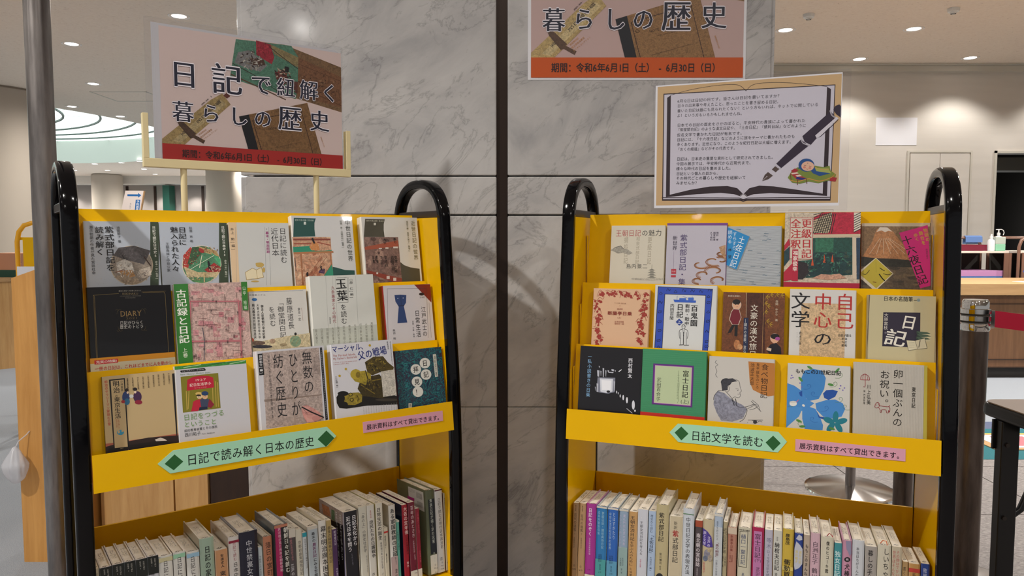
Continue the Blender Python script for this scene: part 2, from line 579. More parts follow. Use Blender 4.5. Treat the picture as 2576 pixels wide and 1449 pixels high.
class Art:
    """flat artwork on a rectangle W x Hh (metres, v downwards); the artwork is drawn in the units of a
    flat study sketch, rectified by the homography of the surface, and laid in very thin layers"""

    def __init__(self, W, Hh, place, mw=None, sketch=(0, 0, 1)):
        self.W, self.Hh, self.place = W, Hh, place
        self.pic, self.txt = Buf(), Buf()
        self.titles = []
        self.z = 0.00008
        self.sk = sketch
        if mw is not None:
            src = [(0, 0), (W, 0), (W, Hh), (0, Hh)]
            img = [project(mw @ Vector(place(u, v, 0))) for u, v in src]
            A, b = [], []
            for (x, y), (u, v) in zip(img, src):
                A.append([x, y, 1, 0, 0, 0, -u * x, -u * y]); b.append(u)
                A.append([0, 0, 0, x, y, 1, -v * x, -v * y]); b.append(v)
            h = np.linalg.solve(np.array(A), np.array(b))
            self.H = np.append(h, 1).reshape(3, 3)
        else:
            self.H = None

    def uv(self, x, y):
        ox, oy, s = self.sk
        if self.H is None:
            return (ox + x * s, oy + y * s)
        q = self.H @ np.array((ox + x / s, oy + y / s, 1.0))
        return (q[0] / q[2], q[1] / q[2])

    def _poly(self, P, col, buf, mi=0, dz=0.00001):
        P = clip_poly(P, self.W, self.Hh)
        if len(P) < 3:
            return
        a = 0.0
        for i in range(len(P)):
            a += P[i - 1][0] * P[i][1] - P[i][0] * P[i - 1][1]
        if abs(a) < 1e-9:
            return
        if a > 0:
            P = P[::-1]
        self.z += dz
        pts = [self.place(u, v, self.z) for u, v in P]
        buf.add(pts, [tuple(range(len(pts)))], lin(col), mi)

    def poly(self, pts, col, mi=0, dz=0.00001):
        self._poly([self.uv(x, y) for x, y in pts], col, self.pic, mi, dz)
        return self

    def rect(self, x0, y0, x1, y1, col, mi=0):
        return self.poly([(x0, y0), (x1, y0), (x1, y1), (x0, y1)], col, mi)

    def bg(self, col, mi=0, v0=0.0, v1=1.0, u0=0.0, u1=1.0):
        W, Hh = self.W, self.Hh
        self._poly([(u0 * W, v0 * Hh), (u1 * W, v0 * Hh), (u1 * W, v1 * Hh), (u0 * W, v1 * Hh)], col, self.pic, mi)
        return self

    def ell(self, x, y, rx, ry, col, mi=0, rot=0.0, n=24, dz=0.00001):
        c, s = math.cos(rot), math.sin(rot)
        P = []
        for i in range(n):
            a = 2 * math.pi * i / n
            ex, ey = rx * math.cos(a), ry * math.sin(a)
            P.append((x + ex * c - ey * s, y + ex * s + ey * c))
        return self.poly(P, col, mi, dz)

    def stroke(self, pts, w, col, closed=False):
        pts = list(pts) + ([pts[0]] if closed else [])
        P = [self.uv(*p) for p in pts]
        k = self.scale_at(*pts[0]) * w / 2
        self.z += 0.00001
        for a, b in zip(P, P[1:]):
            dx, dy = b[0] - a[0], b[1] - a[1]
            L = math.hypot(dx, dy) or 1e-9
            nx, ny = -dy / L * k, dx / L * k
            ex, ey = dx / L * k * 0.5, dy / L * k * 0.5
            Q = [(a[0] + nx - ex, a[1] + ny - ey), (b[0] + nx + ex, b[1] + ny + ey), (b[0] - nx + ex, b[1] - ny + ey), (a[0] - nx - ex, a[1] - ny - ey)]
            self._poly(Q, col, self.pic, 0, 0.0)
        return self

    def curve(self, pts, w, col, n=8):
        """smooth (Catmull-Rom) stroke"""
        Q = [pts[0]] + list(pts) + [pts[-1]]
        out_ = []
        for i in range(1, len(Q) - 2):
            for k in range(n):
                t = k / n
                p = []
                for a in (0, 1):
                    p0, p1, p2, p3 = Q[i - 1][a], Q[i][a], Q[i + 1][a], Q[i + 2][a]
                    p.append(0.5 * (2 * p1 + (p2 - p0) * t + (2 * p0 - 5 * p1 + 4 * p2 - p3) * t * t + (3 * p1 - p0 - 3 * p2 + p3) * t ** 3))
                out_.append(tuple(p))
        out_.append(pts[-1])
        return self.stroke(out_, w, col)

    def frame(self, x0, y0, x1, y1, w, col):
        return self.stroke([(x0, y0), (x1, y0), (x1, y1), (x0, y1)], w, col, True)

    def paint(self, quad, base, pal, n, seed, size=0.12, mi=1, stretch=1.0):
        """picture area: base colour with many irregular patches (old painting, photograph...)"""
        rnd = random.Random(seed)
        self.poly(quad, base, mi)
        q0, q1, q2, q3 = quad

        def at_(a, b):
            return tuple((q0[i] * (1 - a) + q1[i] * a) * (1 - b) + (q3[i] * (1 - a) + q2[i] * a) * b for i in (0, 1))
        for _ in range(n):
            a, b = rnd.random(), rnd.random()
            ra, rb = size * rnd.uniform(.4, 1) * stretch, size * rnd.uniform(.3, 1)
            P = []
            k = rnd.randint(4, 7)
            ph = rnd.random() * 6.28
            for i in range(k):
                t = ph + 6.283 * i / k
                r = rnd.uniform(.6, 1.1)
                P.append(at_(min(1, max(0, a + ra * r * math.cos(t))), min(1, max(0, b + rb * r * math.sin(t)))))
            self.poly(P, rnd.choice(pal), mi, 0.000003)
        return self

    def flecks(self, x, y, rx, ry, n, cols, size, seed, mi=1):
        """small irregular brush marks inside an ellipse"""
        rnd = random.Random(seed)
        for _ in range(n):
            an, r = rnd.random() * 6.283, math.sqrt(rnd.random())
            px_, py_ = x + rx * r * math.cos(an), y + ry * r * math.sin(an)
            L, w_, t = size * rnd.uniform(.4, 1.0), size * rnd.uniform(.12, .4), rnd.random() * 3.14
            c, s_ = math.cos(t), math.sin(t)
            self.poly([(px_ - L * c, py_ - L * s_), (px_ - w_ * s_, py_ + w_ * c), (px_ + L * c, py_ + L * s_), (px_ + w_ * s_, py_ - w_ * c)], rnd.choice(cols), mi, 0.000002)
        return self

    def scale_at(self, x, y):
        a = self.uv(x, y)
        b = self.uv(x, y + 1)
        return math.hypot(b[0] - a[0], b[1] - a[1])

    def text(self, s, x0, y0, x1, y1, col, d='v', w=None, wt='r', mincho=0.0, shear=0.0, dz=0.00001, fill=0.96, own=None):
        """string along the centre line (x0,y0)-(x1,y1); d 'v' stacks characters, 'h' sets them side by side;
        w = character size across the line in sketch units; mincho thickens the upright strokes only"""
        a, b = self.uv(x0, y0), self.uv(x1, y1)
        dx, dy = b[0] - a[0], b[1] - a[1]
        L = math.hypot(dx, dy)
        ex, ey = dx / L, dy / L
        make_glyphs(set(s.replace(' ', '').replace('\u3000', '')), 'r')
        adv = []
        for c in s:
            if c == ' ':
                adv.append(0.5)
            elif c == '\u3000':
                adv.append(1.0)
            elif d == 'h' and ord(c) < 0x250 and not c.isspace():
                gx = [v[0] for v in GLYPH[(c, 'r')][0]]
                adv.append(max(gx) + 0.07)
            else:
                adv.append(1.0)
        pitch = L / sum(adv)
        g_along = pitch * (fill if d == 'v' or sum(adv) == len(adv) else 1.0)
        g_cross = g_along if w is None else self.scale_at(x0, y0) * w
        if d == 'v':
            rx, ry = (-ey, ex)   # glyph right
            rx, ry = -rx, -ry
            ux, uy = -ex, -ey    # glyph up
            sx, sy = g_cross, g_along
        else:
            rx, ry = ex, ey
            ux, uy = ey, -ex
            sx, sy = g_along, g_cross
        if own is None:
            own = max(g_along, g_cross) >= 0.006
        tb = Buf() if own else self.txt
        if own:
            self.titles.append(tb)
        self.z += dz
        z = self.z
        copies = BOLD[wt] if not mincho else [(bx + k_ * mincho / 2, by) for bx, by in (BOLD['r'] if wt == 'r' else BOLD['m']) for k_ in (-1, 1)]
        pos = 0.0
        rgb = lin(col)
        for c, ad in zip(s, adv):
            if c in ' \u3000':
                pos += ad * pitch
                continue
            vs, fs = GLYPH[(c, 'r')]
            if d == 'v':
                cxm = (a[0] + ex * (pos + ad * pitch / 2), a[1] + ey * (pos + ad * pitch / 2))
            else:
                cxm = (a[0] + ex * pos, a[1] + ey * pos)
            half = 0.5
            if d == 'v' and ord(c) < 0x250:
                half = (max(q[0] for q in vs) + min(q[0] for q in vs)) / 2
            for ci, (shx, shy) in enumerate(copies):
                pts = []
                inside = False
                for (gx, gy) in vs:
                    if d == 'v':
                        qx, qy = gx - half, gy - 0.38
                        if c in ROT:
                            qx, qy = qy, -qx
                        elif c in '、。':
                            qx, qy = qx + 0.6, qy + 0.55
                    else:
                        qx, qy = gx, gy - 0.38
                    qx += shx + shear * qy
                    qy += shy
                    u = cxm[0] + rx * qx * sx + ux * qy * sy
                    v = cxm[1] + ry * qx * sx + uy * qy * sy
                    u2, v2 = min(max(u, 0), self.W), min(max(v, 0), self.Hh)
                    if u2 == u and v2 == v:
                        inside = True
                    pts.append(self.place(u2, v2, z + ci * 0.000005))
                if inside:
                    tb.add(pts, fs, rgb, 0)
            pos += ad * pitch
        self.z += len(copies) * 0.000005
        return self

    def link(self, parent, pic='cover_print', txt='lettering'):
        if self.pic.f:
            self.pic.done(pic, [M['ink'], M['paint'], M['marbled']], parent)
        if self.txt.f:
            self.txt.done(txt, [M['ink']], parent)
        for tb in self.titles:
            if tb.f:
                tb.done('title_lettering', [M['ink']], parent)

    def split_pic(self, name, parent):
        self.pic.done(name, [M['ink'], M['paint'], M['marbled']], parent)
        self.pic = Buf()
        return self


# every character of the scene's writing is made once
# ------------------------------------------------------------------ the room
# floor: bedding slab, granite tiles near the carts, carpets beyond
s = Shape(); s.box(-32, 14, -7, 31, -0.12, -0.012)
floor = struct(s.done('floor', M['grout']))


def carpet(name, x0, x1, y0, y1, key, label=None):
    s = Shape(); s.box(x0, x1, y0, y1, -0.012, 0.0)
    return s.done(name, M[key], floor)


tile_me = None
xs = [1.53 + 0.6 * i for i in range(-5, 5)]
ys = [2.78 + 0.6 * j for j in range(-5, 2)]
for j in range(len(ys)):
    for i in range(len(xs) - 1):
        y1 = ys[j + 1] if j + 1 < len(ys) else 3.49
        if y1 - ys[j] > 0.5 and tile_me is not None:
            o = link('floor_tile', tile_me, floor)
        else:
            s = Shape(); s.box(0.0025, 0.5975, 0.0025, y1 - ys[j] - 0.0025, -0.012, 0, 0.0012)
            o = s.done('floor_tile', M['granite'], floor)
            if y1 - ys[j] > 0.5:
                tile_me = o.data
        o.location = (xs[i], ys[j], 0)
carpet('grey_carpet', -32, -1.47, -7, 31, 'carpet')
carpet('grey_carpet', -1.47, 14, 4.55, 31, 'carpet')
carpet('teal_carpet', -1.47, 14, 3.49, 3.915, 'teal_carpet')
carpet('yellow_line', -1.47, 14, 3.915, 3.965, 'line_yellow')
carpet('teal_carpet', -1.47, 14, 3.965, 4.06, 'teal_carpet')
carpet('blue_carpet', -1.47, 14, 4.06, 4.22, 'blue_carpet')
carpet('grey_carpet', -1.47, 14, 4.22, 4.55, 'carpet')
s = Shape(); s.box(3.93 + 1.2, 14, -7, 3.49, -0.012, 0); s.done('granite_paving', M['granite'], floor)
s = Shape(); s.box(-1.47, 14, -7, -0.22, -0.012, 0); s.done('granite_paving', M['granite'], floor)

# ceiling with the round opening of the luminous drum
CX, CY, CR = -12.4, 14.2, 5.85
s = Shape()
bm = s.bm
N = 96
inner, outer = [], []
for i in range(N):
    a = 2 * math.pi * i / N
    inner.append((CX + CR * math.cos(a), CY + CR * math.sin(a)))
    k = 6.5 / max(abs(math.cos(a)), abs(math.sin(a)))
    outer.append((CX + k * math.cos(a), CY + k * math.sin(a)))
vi = [bm.verts.new((x, y, CEIL)) for x, y in inner]
vo = [bm.verts.new((x, y, CEIL)) for x, y in outer]
for i in range(N):
    j = (i + 1) % N
    bm.faces.new((vi[i], vo[i], vo[j], vi[j]))
for (x0, x1, y0, y1) in ((-32, CX - 6.5, -7, 31), (CX + 6.5, 14, -7, 31), (CX - 6.5, CX + 6.5, -7, CY - 6.5), (CX - 6.5, CX + 6.5, CY + 6.5, 31)):
    q = [bm.verts.new(p) for p in ((x0, y0, CEIL), (x1, y0, CEIL), (x1, y1, CEIL), (x0, y1, CEIL))]
    bm.faces.new(q)
ceiling = struct(s.done('ceiling', M['ceiling']))
# access hatch frame line on the ceiling
s = Shape()
for (x0, x1, y0, y1) in ((-5.9, -5.1, 10.3, 10.32), (-5.9, -5.1, 11.0, 11.02), (-5.9, -5.88, 10.3, 11.0), (-5.12, -5.1, 10.3, 11.0)):
    s.box(x0, x1, y0, y1, CEIL - 0.004, CEIL + 0.002)
s.done('access_hatch', M['trim'], ceiling)
s = Shape()
s.lathe([(CR, -0.0), (CR, 0.6), (CR + 0.05, 0.6), (CR + 0.05, 0.01)], 96)
drum = s.done('ceiling_drum', M['drum'], ceiling, smooth=True)
drum.location = (CX, CY, CEIL)
s = Shape(); s.lathe([(0, 0), (CR + 0.04, 0)], 96)
lum = s.done('luminous_glass', M['luminous'], drum); lum.location = (0, 0, 0.6)
for r in (1.1, 1.8, 2.5, 3.2, 3.9, 4.6, 5.3):
    s = Shape(); s.lathe([(r - 0.02, 0), (r - 0.02, -0.03), (r + 0.02, -0.03), (r + 0.02, 0)], 72)
    o = s.done('ceiling_ring', M['ring'], drum); o.location = (0, 0, 0.595)
s = Shape()
for i in range(12):
    a = math.pi * i / 12
    c_, s_ = math.cos(a), math.sin(a)
    w_ = 0.012
    bm = s.bm
    q = [bm.verts.new((c_ * t * CR - s_ * w_ * k, s_ * t * CR + c_ * w_ * k, -0.01)) for t, k in ((-1, -1), (1, -1), (1, 1), (-1, 1))]
    bm.faces.new(q)
o = s.done('glass_joints', M['ring'], drum); o.location = (0, 0, 0.595)

# right wall with cornice, cupboard doors and the opening
WY = 8.8
s = Shape()
s.box(-1.2, 5.81, WY, WY + 0.15, 0, CEIL)
s.box(5.81, 7.4, WY, WY + 0.15, 2.1, CEIL)
s.box(7.4, 13, WY, WY + 0.15, 0, CEIL)
wall_back = struct(s.done('wall_back', M['wall']))
s = Shape(); s.box(-1.2, 13, WY - 0.10, WY, CEIL - 0.075, CEIL - 0.012); s.box(-1.2, 13, WY - 0.16, WY - 0.0, CEIL - 0.010, CEIL - 0.002)
s.done('cornice', M['trim'], wall_back)
s = Shape(); s.box(-1.2, 13, WY - 0.012, WY, 0, 0.1); s.done('baseboard', M['brown_panel'], wall_back)
for (x0, x1) in ((4.775, 5.126), (5.132, 5.482)):
    d = Shape().box(x0, x1, WY - 0.012, WY - 0.002, 0.12, 2.092).done('cupboard_door', M['wall'], wall_back)
s = Shape()
for b in ((4.74, 4.762, 0.1, 2.125), (5.495, 5.517, 0.1, 2.125)):
    s.box(b[0], b[1], WY - 0.014, WY, b[2], b[3])
s.box(4.762, 5.495, WY - 0.014, WY, 2.103, 2.125)
s.done('cupboard_frame', M['trim'], wall_back)
s = Shape()
s.box(5.785, 5.812, WY - 0.015, WY + 0.16, 0, 2.125); s.box(5.785, 7.45, WY - 0.015, WY + 0.16, 2.098, 2.125); s.box(7.4, 7.45, WY - 0.03, WY + 0.16, 0, 2.13)
s.done('opening_frame', M['trim'], wall_back)
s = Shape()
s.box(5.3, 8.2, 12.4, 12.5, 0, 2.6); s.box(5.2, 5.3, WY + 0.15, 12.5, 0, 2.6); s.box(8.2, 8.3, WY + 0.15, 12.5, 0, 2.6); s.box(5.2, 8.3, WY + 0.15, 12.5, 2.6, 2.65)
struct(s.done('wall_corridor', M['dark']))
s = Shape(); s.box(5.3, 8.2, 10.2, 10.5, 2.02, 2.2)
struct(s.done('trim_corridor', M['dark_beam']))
sheet = Shape().box(-0.245, 0.245, -0.004, 0, 0, 0.325).done('paper_notice', M['white_sheet'], mw=TR(4.60, WY, EYE + 1.112))
tag(sheet, 'blank white paper notice on the pale wall above the cupboard doors', 'notice')

# far left wall of the reading room, with its joints, bulkhead and columns
FY = 24.6
s = Shape(); s.box(-30, 0, FY, FY + 0.3, 0, CEIL)
wall_left = struct(s.done('wall_left', M['wall_far']))
Shape().box(-30, 0, FY - 0.6, FY, CEIL - 0.26, CEIL).done('bulkhead', M['wall'], wall_left)
for x in (-15.2, -12.94, -12.0, -10.4, -8.6):
    Shape().box(x - 0.04, x + 0.04, FY - 0.03, FY, 0, CEIL - 0.3).done('wall_joint', M['bronze'], wall_left)
Shape().box(-11.52, -11.3, FY - 0.5, FY - 0.1, 0, CEIL - 0.3).done('green_panel', M['green_panel'], wall_left)
for i in range(10):
    spot(-16.9 + 1.05 * i, FY - 0.45, 70, 110, z=CEIL - 0.32)


def column(x, y, r, label):
    s = Shape()
    s.lathe([(0, 0), (r, 0), (r, CEIL - 0.03), (r - 0.03, CEIL - 0.03), (r - 0.03, CEIL)], 64)
    o = s.done('column', M['column'], smooth=True, mw=TR(x, y, 0))
    o['kind'] = 'structure'
    base = Shape().lathe([(r + 0.001, 0), (r + 0.012, 0), (r + 0.012, 0.1), (r + 0.001, 0.1)], 48).done('column_base', M['bronze'], o)
    return o


column(-7.2, 10.25, 0.58, 'a')
column(-13.0, 23.5, 0.45, 'b')
column(-8.2, 21.3, 0.66, 'c')

# marble pillar: core, panels, bronze joint
PX0, PX1, PY = -0.755, 0.722, 2.03
s = Shape(); s.box(PX0 + 0.03, PX1 - 0.03, PY + 0.03, PY + 1.35, 0, CEIL)
pillar = s.done('marble_pillar', M['grout'])
pillar['kind'] = 'structure'
Shape().box(-0.043, -0.012, PY + 0.012, PY + 0.035, 0, CEIL).done('bronze_joint', M['bronze'], pillar)
zs = [0.0, EYE - 0.478 - 0.6, EYE - 0.478, EYE + 0.064, EYE + 0.172, EYE + 1.0, CEIL]
zs = [0.0, 0.602, 1.144, 1.252, 2.1, CEIL]
for (x0, x1) in ((PX0 + 0.012, -0.043), (-0.012, PX1 - 0.012)):
    for a, b in zip(zs, zs[1:]):
        Shape().box(x0, x1, PY, PY + 0.03, a + (0.0004 if a == 0.602 else 0.0018), b - (0.0004 if b == 0.602 else 0.0018), 0.0012 if a == 0 else 0.0035).done('marble_panel', M['marble'], pillar)
for x0, x1 in ((PX0, PX0 + 0.03), (PX1 - 0.03, PX1)):
    for a, b in zip(zs, zs[1:]):
        Shape().box(x0, x1, PY + 0.006, PY + 1.35, a + 0.0018, b - 0.0018, 0.0035).done('side_panel', M['marble'], pillar)


# ------------------------------------------------------------------ ceiling lamps
def downlight(x, y, label, z=CEIL, r=0.082, group=None):
    t = thing('downlight', label, 'ceiling light', TR(x, y, z), group)
    k = ('dl', round(r, 3))
    if k not in CACHE:
        a = Shape().lathe([(r, 0.0), (r + 0.012, -0.003), (r + 0.014, 0.001), (r, 0.002), (r - 0.004, 0.03)], 32).done('lamp_trim', M['lamp_trim'], t, True)
        b = Shape().lathe([(0, -0.004), (r * 0.6, -0.004), (r - 0.002, 0.004)], 32).done('lamp_lens', M['lens'], t, True)
        CACHE[k] = (a.data, b.data)
    else:
        link('lamp_trim', CACHE[k][0], t)
        link('lamp_lens', CACHE[k][1], t)
    return t


CACHE = {}
for x, y, lb in ((-3.07, 6.85, 'ceiling downlight just above the poster on the left stand'), (-4.64, 7.81, 'ceiling downlight beside the steel pole, high on the left'),
                 (-5.55, 9.79, 'ceiling downlight below and right of the one beside the steel pole'), (-6.84, 11.45, 'ceiling downlight nearest the curved edge of the luminous ceiling'),
                 (-6.58, 12.37, 'ceiling downlight left of the poster holder, over the luminous ceiling edge'),
                 (2.69, 7.30, 'ceiling downlight right beside the top of the marble pillar'), (3.93, 7.26, 'ceiling downlight high over the paper notice, nearer row'),
                 (3.97, 8.46, 'ceiling downlight close to the cornice, left one'), (5.20, 8.40, 'ceiling downlight close to the cornice, right one')):
    downlight(x, y, lb)
for x, y, lb in ((-2.0, -3.0, 'far left'), (-1.95, -0.1, 'near left'), (1.5, -0.4, 'near right'), (1.6, -3.2, 'far right')):
    downlight(x, y, 'ceiling downlight behind the photographer, ' + lb + ' one', group='downlights behind the camera')
n = 0
ORD = ('first', 'second', 'third', 'fourth', 'fifth', 'sixth', 'seventh', 'eighth', 'ninth', 'tenth', 'eleventh', 'twelfth', 'thirteenth', 'fourteenth', 'fifteenth')
for x, y in ((-13.36, 20.6), (-14.55, 22.5), (-13.2, 22.1), (-11.5, 20.2), (-10.6, 19.9), (-9.9, 19.5), (-12.2, 22.1), (-10.9, 21.7), (-11.4, 23.4), (-8.3, 20.9), (-9.5, 22.9)):
    downlight(x, y, 'small distant ceiling downlight beyond the luminous ceiling, %s counted' % ORD[n], r=0.09, group='distant ceiling downlights')
    n += 1
for x, y, lb in ((2.71, 6.79, 'smoke detector on the ceiling beside the pillar'), (3.93, 6.62, 'smaller smoke detector further right on the ceiling')):
    t = thing('smoke_detector', lb, 'smoke detector', TR(x, y, CEIL))
    r = 0.05 if x < 4 else 0.036
    Shape().lathe([(0, -0.03), (r * 0.9, -0.03), (r, -0.02), (r, 0)], 32).done('housing', M['white_plastic'], t, True)
    Shape().lathe([(0, -0.048), (r * 0.5, -0.046), (r * 0.62, -0.03)], 32).done('sensor_cap', M['white_plastic'], t, True)
    Shape().lathe([(r * 0.3, -0.0485), (r * 0.45, -0.0485)], 24).done('sensor_slot', M['dark'], t)
# ------------------------------------------------------------------ the two yellow display carts
ML = TR(-0.7861, 1.2708, 0.0, 0.6209)
MR = TR(0.1114, 1.6570, 0.0, -0.3593)
CW, TW, CD = 0.792, 0.0281, 0.256         # width over the end frames, tube width, depth
TRAYS = ((0.1441, 0.0564 + EYE, -0.155 + EYE), (0.0779, -0.1047 + EYE, -0.290 + EYE), (0.0234, -0.2438 + EYE, -0.430 + EYE))
LEAN = math.radians(9.26)
SHELF_TILT = math.radians(4.5)


def hoop_path():
    t = 0.011
    pts = [(-0.047 + t, 0.10), (-0.046 + t, EYE - 0.66), (-0.044 + t, EYE - 0.5), (-0.040 + t, EYE - 0.41), (-0.033 + t, EYE - 0.31), (-0.015 + t, EYE - 0.15), (-0.005 + t, EYE - 0.05)]
    z0, y0, y1, top = EYE + 0.030, 0.004 + t, 0.256 - t, EYE + 0.1447 - t
    cy, ry, rz = (y0 + y1) / 2, (y1 - y0) / 2, top - z0
    for i in range(0, 25):
        a = math.pi * (1 - i / 24)
        c_, s_ = math.cos(a), math.sin(a)
        e = 2 / 2.35
        pts.append((cy + ry * math.copysign(abs(c_) ** e, c_), z0 + rz * abs(s_) ** e))
    pts += [(y1, EYE - 0.1), (y1, EYE - 0.5), (y1, EYE - 0.8), (y1, 0.10)]
    return pts


def build_cart(mw, label):
    t = thing('book_cart', label, 'book cart', mw)
    for x0 in (0.0, CW - TW):
        f = Shape().strap(hoop_path(), x0, x0 + TW, 0.022, 0.0055).done('end_frame', M['black'], t, True)
        Shape().box(x0 + 0.004, x0 + TW - 0.004, 0.026, 0.236, EYE + 0.049, EYE + 0.066, 0.002).done('cross_bar', M['bar'], t)
        Shape().box(x0 + 0.003, x0 + TW - 0.003, 0.02, 0.236, 0.16, 0.18, 0.002).done('cross_bar', M['bar'], t)
        for y in (-0.03, 0.24):
            c = Shape().lathe([(0, 0), (0.012, 0), (0.012, 0.03), (0.006, 0.03), (0.006, 0.05), (0, 0.05)], 16).done('caster', M['chrome'], t, True)
            c.location = (x0 + TW / 2, y, 0.055)
            w = Shape().cyl((-0.011, 0, 0), (0.011, 0, 0), 0.037, seg=28).done('caster_wheel', M['rubber'], c, True)
            w.location = (0, 0.0, -0.017)
    for x0, x1 in ((TW - 0.004, TW - 0.0015), (CW - TW + 0.0015, CW - TW + 0.004)):
        s = Shape()
        yf = 0.0
        prof = [(0.026, EYE + 0.049), (0.238, EYE + 0.049), (0.238, 0.17), (-0.026, 0.17), (-0.026, EYE - 0.5), (-0.020, EYE - 0.41), (-0.012, EYE - 0.3), (0.006, EYE - 0.15)]
        A = [s.bm.verts.new((x0, y, z)) for y, z in prof]
        B = [s.bm.verts.new((x1, y, z)) for y, z in prof]
        s.bm.faces.new(A); s.bm.faces.new(B[::-1])
        for i in range(len(prof)):
            j = (i + 1) % len(prof)
            s.bm.faces.new((A[j], A[i], B[i], B[j]))
        s.done('end_panel', M['yellow'], t)
    tn = math.tan(LEAN)
    for k, (y, z, L) in enumerate(TRAYS):
        L0 = L - 0.004
        yb = y - tn * (z - L0)
        if k < 2:
            yn = TRAYS[k + 1][0] - tn * (TRAYS[k + 1][1] - L0) + 0.004
            prof = [(yn, L0), (yb, L0), (y, z)]
        else:
            prof = [(-0.0481, EYE - 0.4482), (-0.0403, EYE - 0.3820), (-0.0385, EYE - 0.3820), (-0.0445, L0), (yb, L0), (y, z)]
            Shape().sheet([(-0.0481, EYE - 0.4482), (-0.0403, EYE - 0.3820)], TW + 0.0005, CW - TW - 0.0005, 0.0025).done('front_lip', M['yellow'], t)
            prof = [(-0.0445, L0), (yb, L0), (y, z)]
        Shape().sheet(prof, TW + 0.004, CW - TW - 0.004, 0.002).done('display_tray', M['yellow'], t)
        for xx in (TW + 0.001, CW - TW - 0.003):
            Shape().box(xx, xx + 0.002, yb + 0.012, yb + 0.03, L0 + 0.03, z - 0.05).done('tray_bracket', M['yellow'], t)
    # tilted book shelf and the plain bottom shelf
    ct, st = math.cos(SHELF_TILT), math.sin(SHELF_TILT)
    f0 = (-0.024, EYE - 0.806)
    dpt = 0.262
    back = (f0[0] + ct * dpt, f0[1] - st * dpt)
    hz = (EYE - 0.61 - back[1])
    s = Shape().sheet([(f0[0] - 0.016, f0[1] - 0.03), (f0[0] - 0.016, f0[1]), back], TW, CW - TW, 0.002).done('book_shelf', M['yellow'], t)
    s = Shape().sheet([(back[0], back[1]), (0.2416, EYE - 0.61)], TW, CW - TW, 0.006).done('back_panel', M['yellow'], t)
    Shape().sheet([(-0.03, 0.15), (-0.03, 0.18), (0.238, 0.16), (0.245, 0.24)], TW, CW - TW, 0.002).done('bottom_shelf', M['yellow'], t)
    return t


cart_l = build_cart(ML, 'yellow book cart with black hoop ends on the left, holding the poster stand')
cart_r = build_cart(MR, 'yellow book cart with black hoop ends on the right, with the info board on top')


# ------------------------------------------------------------------ books
def book_solid(parent, W, D, H, spine, face_col, spine_col, hard=False, back_col=None, film=True):
    """W = across the cover / spine width as seen, D = the other horizontal size.
    spine 'front': shelf book, W = thickness, D = cover depth.  'right'/'left': face-out book, D = thickness"""
    bt = 0.0022 if hard else 0.0006
    if spine == 'front':
        dep, th = D, W
    else:
        dep, th = W, D
    rnd = 0.0016 if hard else 0.0
    prof_out = [(dep, 0), (0.0015, 0)]
    for i in range(1, 6):
        t_ = i / 6
        prof_out.append((-rnd * math.sin(math.pi * t_), th * t_))
    prof_out += [(0.0015, th), (dep, th)]
    prof_in = [(dep, bt), (bt + 0.0015, bt)]
    for i in range(1, 6):
        t_ = i / 6
        prof_in.append((bt - rnd * math.sin(math.pi * t_) * .9, bt + (th - 2 * bt) * t_))
    prof_in += [(bt + 0.0015, th - bt), (dep, th - bt)]

    def mp(a, b):
        if spine == 'front':
            return (b - W / 2, a)
        if spine == 'right':
            return (W / 2 - a, b)
        return (a - W / 2, b)
    B = Buf()
    n = len(prof_out)
    fc, scol, bc = lin(face_col), lin(spine_col), lin(back_col or face_col)
    for i in range(n - 1):
        col = fc if i == 0 else (bc if i == n - 2 else scol)
        (a0, b0), (a1, b1) = prof_out[i], prof_out[i + 1]
        (c0, d0), (c1, d1) = prof_in[i], prof_in[i + 1]
        p, q, r, s_ = mp(a0, b0), mp(a1, b1), mp(c1, d1), mp(c0, d0)
        flip = spine != 'right'
        def quad(pp, col_):
            B.add(pp if not flip else pp[::-1], [(0, 1, 2, 3)], col_)
        quad([(p[0], p[1], 0), (q[0], q[1], 0), (q[0], q[1], H), (p[0], p[1], H)], col)
        quad([(s_[0], s_[1], H), (r[0], r[1], H), (r[0], r[1], 0), (s_[0], s_[1], 0)], col)
        quad([(p[0], p[1], H), (q[0], q[1], H), (r[0], r[1], H), (s_[0], s_[1], H)], col)
        quad([(s_[0], s_[1], 0), (r[0], r[1], 0), (q[0], q[1], 0), (p[0], p[1], 0)], col)
    for i in (0, n - 1):
        p, s_ = mp(*prof_out[i]), mp(*prof_in[i])
        pp = [(p[0], p[1], 0), (p[0], p[1], H), (s_[0], s_[1], H), (s_[0], s_[1], 0)]
        B.add(pp if i == 0 else pp[::-1], [(0, 1, 2, 3)], fc)
    B.done('cover', [M['cover']], parent)
    ins = 0.003 if hard else 0.0003
    s = Shape()
    a0, a1 = bt + 0.0005, dep - (0.004 if hard else 0.0)
    p, q = mp(a0, bt + .0001), mp(a1, th - bt - .0001)
    s.box(min(p[0], q[0]), max(p[0], q[0]), min(p[1], q[1]), max(p[1], q[1]), ins, H - ins)
    s.done('page_block', M['paper'], parent)


STAMP = {}


